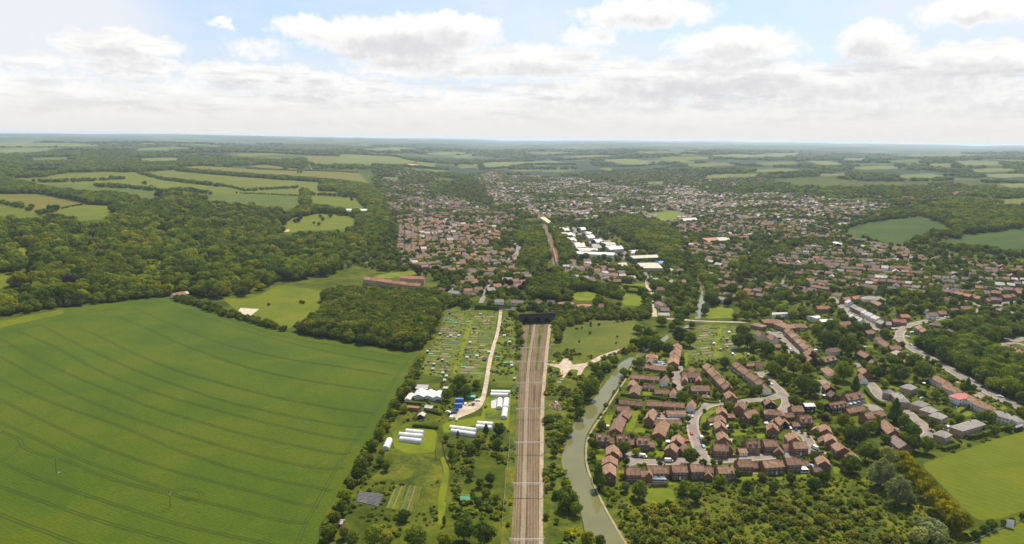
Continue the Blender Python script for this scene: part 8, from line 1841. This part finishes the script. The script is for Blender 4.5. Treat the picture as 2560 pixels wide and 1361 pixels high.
# street lamps on the main road
for k, (x, yb, yt) in enumerate([(575, 222, 112), (925, 405, 310), (1370, 640, 552), (-350, 150, 60)]):
    p = P1(*tp('F', x, yb)); o = empty('street_lamp', (p[0], p[1], p[2])); MB().bar((0, 0, 0), (0, 0, 8), .10, n=7, r2=.07).build('column', 'steel_grey', o); MB().bar((0, 0, 7.95), (1.4, .4, 8.4), .05).build('arm', 'steel_grey', o); MB().box(-.35, .35, -.14, .14, -.08, .08).build('lamp_head', 'frame_white', o, (1.6, .45, 8.42), .28)
    tag(o, nth([2, 3, 4, 1][k])+' tall street lamp down the main road from the junction', 'street lamp', 'street lamps')
p = P1(1383, 945); o = empty('yard_lamp', (p[0], p[1], p[2])); MB().bar((0, 0, 0), (0, 0, 14), .12, n=7, r2=.07).build('column', 'steel_grey', o); MB().box(-.6, .6, -.3, .3, 13.9, 14.3).build('lamp_head', 'frame_white', o); tag(o, 'tall mast lamp beside the railway at the works yard', 'lamp')
# cricket sight screen
p = P1(2524, 1320); o = empty('sight_screen', (p[0], p[1], p[2]), R(-20)); 
for i in range(8): MB().box(-1.75+i*.44, -1.75+i*.44+.42, -.04, .04, .4, 4.6).build('slat', 'frame_white', o)
for s_ in (-1, 1): MB().box(s_*1.5-.06, s_*1.5+.06, -.8, .9, .0, .15).build('foot', 'frame_white', o); 
for s_ in (-1, 1): MB().bar((s_*1.5, .8, .1), (s_*1.5, .05, 4.2), .06).build('brace', 'frame_white', o)
tag(o, 'white cricket sight screen at the field edge', 'sight screen')
# excavator in the works yard
p = P1(1403, 940); o = empty('excavator', (p[0], p[1], p[2]), R(75))
for s_ in (-1, 1): MB().box(-1.7, 1.7, -.25, .25, .05, .75).build('track', 'tyre', o, (0, s_*1.05, 0))
bd = MB().box(-1.6, 1.3, -1.2, 1.2, .85, 1.9).build('body', 'machine_yellow', o); MB().box(.1, 1.4, .1, 1.15, 1.9, 3.0).build('cab', 'glass_dark', o); MB().box(.05, 1.45, .05, 1.2, 3.0, 3.1).build('cab_roof', 'machine_yellow', o)
MB().bar((1.2, -.3, 1.4), (3.6, -.3, 3.6), .22, n=6).build('boom', 'machine_yellow', o); MB().bar((3.6, -.3, 3.6), (5.2, -.3, 1.2), .17, n=6).build('dipper', 'machine_yellow', o); MB().poly([(4.7, -.8, 1.2), (5.6, -.8, 1.1), (5.2, -.8, .3), (4.7, .2, 1.2), (5.6, .2, 1.1), (5.2, .2, .3)], [(0, 1, 2), (5, 4, 3), (0, 3, 4, 1), (1, 4, 5, 2)]).build('bucket', 'steel_grey', o)
tag(o, 'yellow excavator parked on the pale works yard', 'excavator')
for k, (u, v, w_, mtn) in enumerate([(1390, 937, 2.5, 'concrete'), (1404, 951, 3.0, 'concrete'), (1398, 957, 4, 'stone_pale')]):
    p = P1(u, v); mb = MB()
    for i in range(5): mb.box(-w_/2+rr2.uniform(0, .6), w_/2-rr2.uniform(0, .6), -.9+i*.36, -.62+i*.36, .02, .35+rr2.uniform(0, .3))
    tag(mb.build('slab_pile', mtn, None, (p[0], p[1], p[2])), ['first', 'second', 'lowest'][k]+' pile of pale slabs beside the yellow excavator', 'pile')
# scrap heap by the railway
p = P1(1391, 1016); mb = MB(); mats = ['rust', 'stone_pale', 'roof_orange', 'frame_white', 'timber_black']
for i in range(230):
    a = rr2.uniform(0, 6.28); d = math.sqrt(rr2.random()); x, y = 5*d*math.cos(a), 9*d*math.sin(a); z = 1.6*(1-d*d)*rr2.uniform(.5, 1.0); s_ = rr2.uniform(.25, .8)
    v0 = Vector((x, y, z)); v1 = v0+Vector((rr2.uniform(-1, 1), rr2.uniform(-1, 1), rr2.uniform(-.2, .5)))*s_*1.6
    mb.bar(v0, v1, s_*.38, rr2.choice([0, 0, 1, 2, 2, 3, 4]), n=4)
o = mb.build('scrap_heap', mats, None, (p[0], p[1], p[2])); o['kind'] = 'stuff'; o['label'] = 'heap of rusty and white scrap beside the railway'; o['category'] = 'scrap'
# lock road bridge over the canal
A_, B_2 = P1(1722, 806), P1(1762, 808); c = (A_+B_2)/2; d = B_2-A_; L = float(np.linalg.norm(d[:2])); o = empty('canal_bridge', (c[0], c[1], float(hgt(c[0], c[1]))), math.atan2(d[1], d[0]))
MB().box(-L/2, L/2, -2.6, 2.6, .25, .5).build('deck', 'road', o)
for s_ in (-1, 1): MB().box(-L/2, L/2, s_*2.6-.2, s_*2.6+.2, -.6, 1.4).build('parapet', 'stone_pale', o)
tag(o, 'low stone bridge carrying the lane over the canal', 'bridge')
p = P1(1722, 822)
for s_ in (-1, 1):
    o = empty('lock_gate', (p[0]+s_*2.0, p[1], p[2]), s_*.35); MB().box(-1.9, 1.9, -.15, .15, -.3, .6).build('gate', 'timber_black', o); MB().box(-3.2, 3.2, -.16, .16, .85, 1.12).build('balance_beam', 'frame_white', o); MB().box(-.1, .1, -.1, .1, .55, .9).build('post', 'timber_black', o)
    tag(o, 'lock gate with white balance beam '+('by the towpath side' if s_ > 0 else 'by the meadow side'), 'lock gate')
p = P1(1612, 893); o = empty('narrowboat', (p[0]+6, p[1]+20, p[2]), R(60)); MB().box(-6, 6, -1, 1, .05, .7).build('hull', 'timber_black', o); MB().box(-4.6, 4.2, -.85, .85, .7, 1.7).build('cabin', 'train_white', o); MB().box(-4.7, 4.3, -.9, .9, 1.7, 1.8).build('roof', 'rib_grey', o)
tag(o, 'white-topped narrowboat moored among canal trees', 'boat')
# ------------------------------------------------------------------ haze: one closed box round everything
bpy.context.view_layer.update()
mt = bpy.data.materials.new('haze'); mt.use_nodes = True; q = NT(mt.node_tree); MATS['haze'] = mt
pv = q.n('ShaderNodeVolumePrincipled', {'Color': (0.66, 0.80, 0.98, 1), 'Density': 3.8e-5, 'Anisotropy': 0.2})
oo = q.n('ShaderNodeOutputMaterial'); q.link(pv.outputs[0], oo.inputs['Volume'])
mb = MB(); mb.box(-47000, 47000, -47000, 47000, -60, 212); o = mb.build('haze', 'haze'); o['kind'] = 'stuff'
print('done', round(time.time()-T0, 1), len(bpy.data.objects))
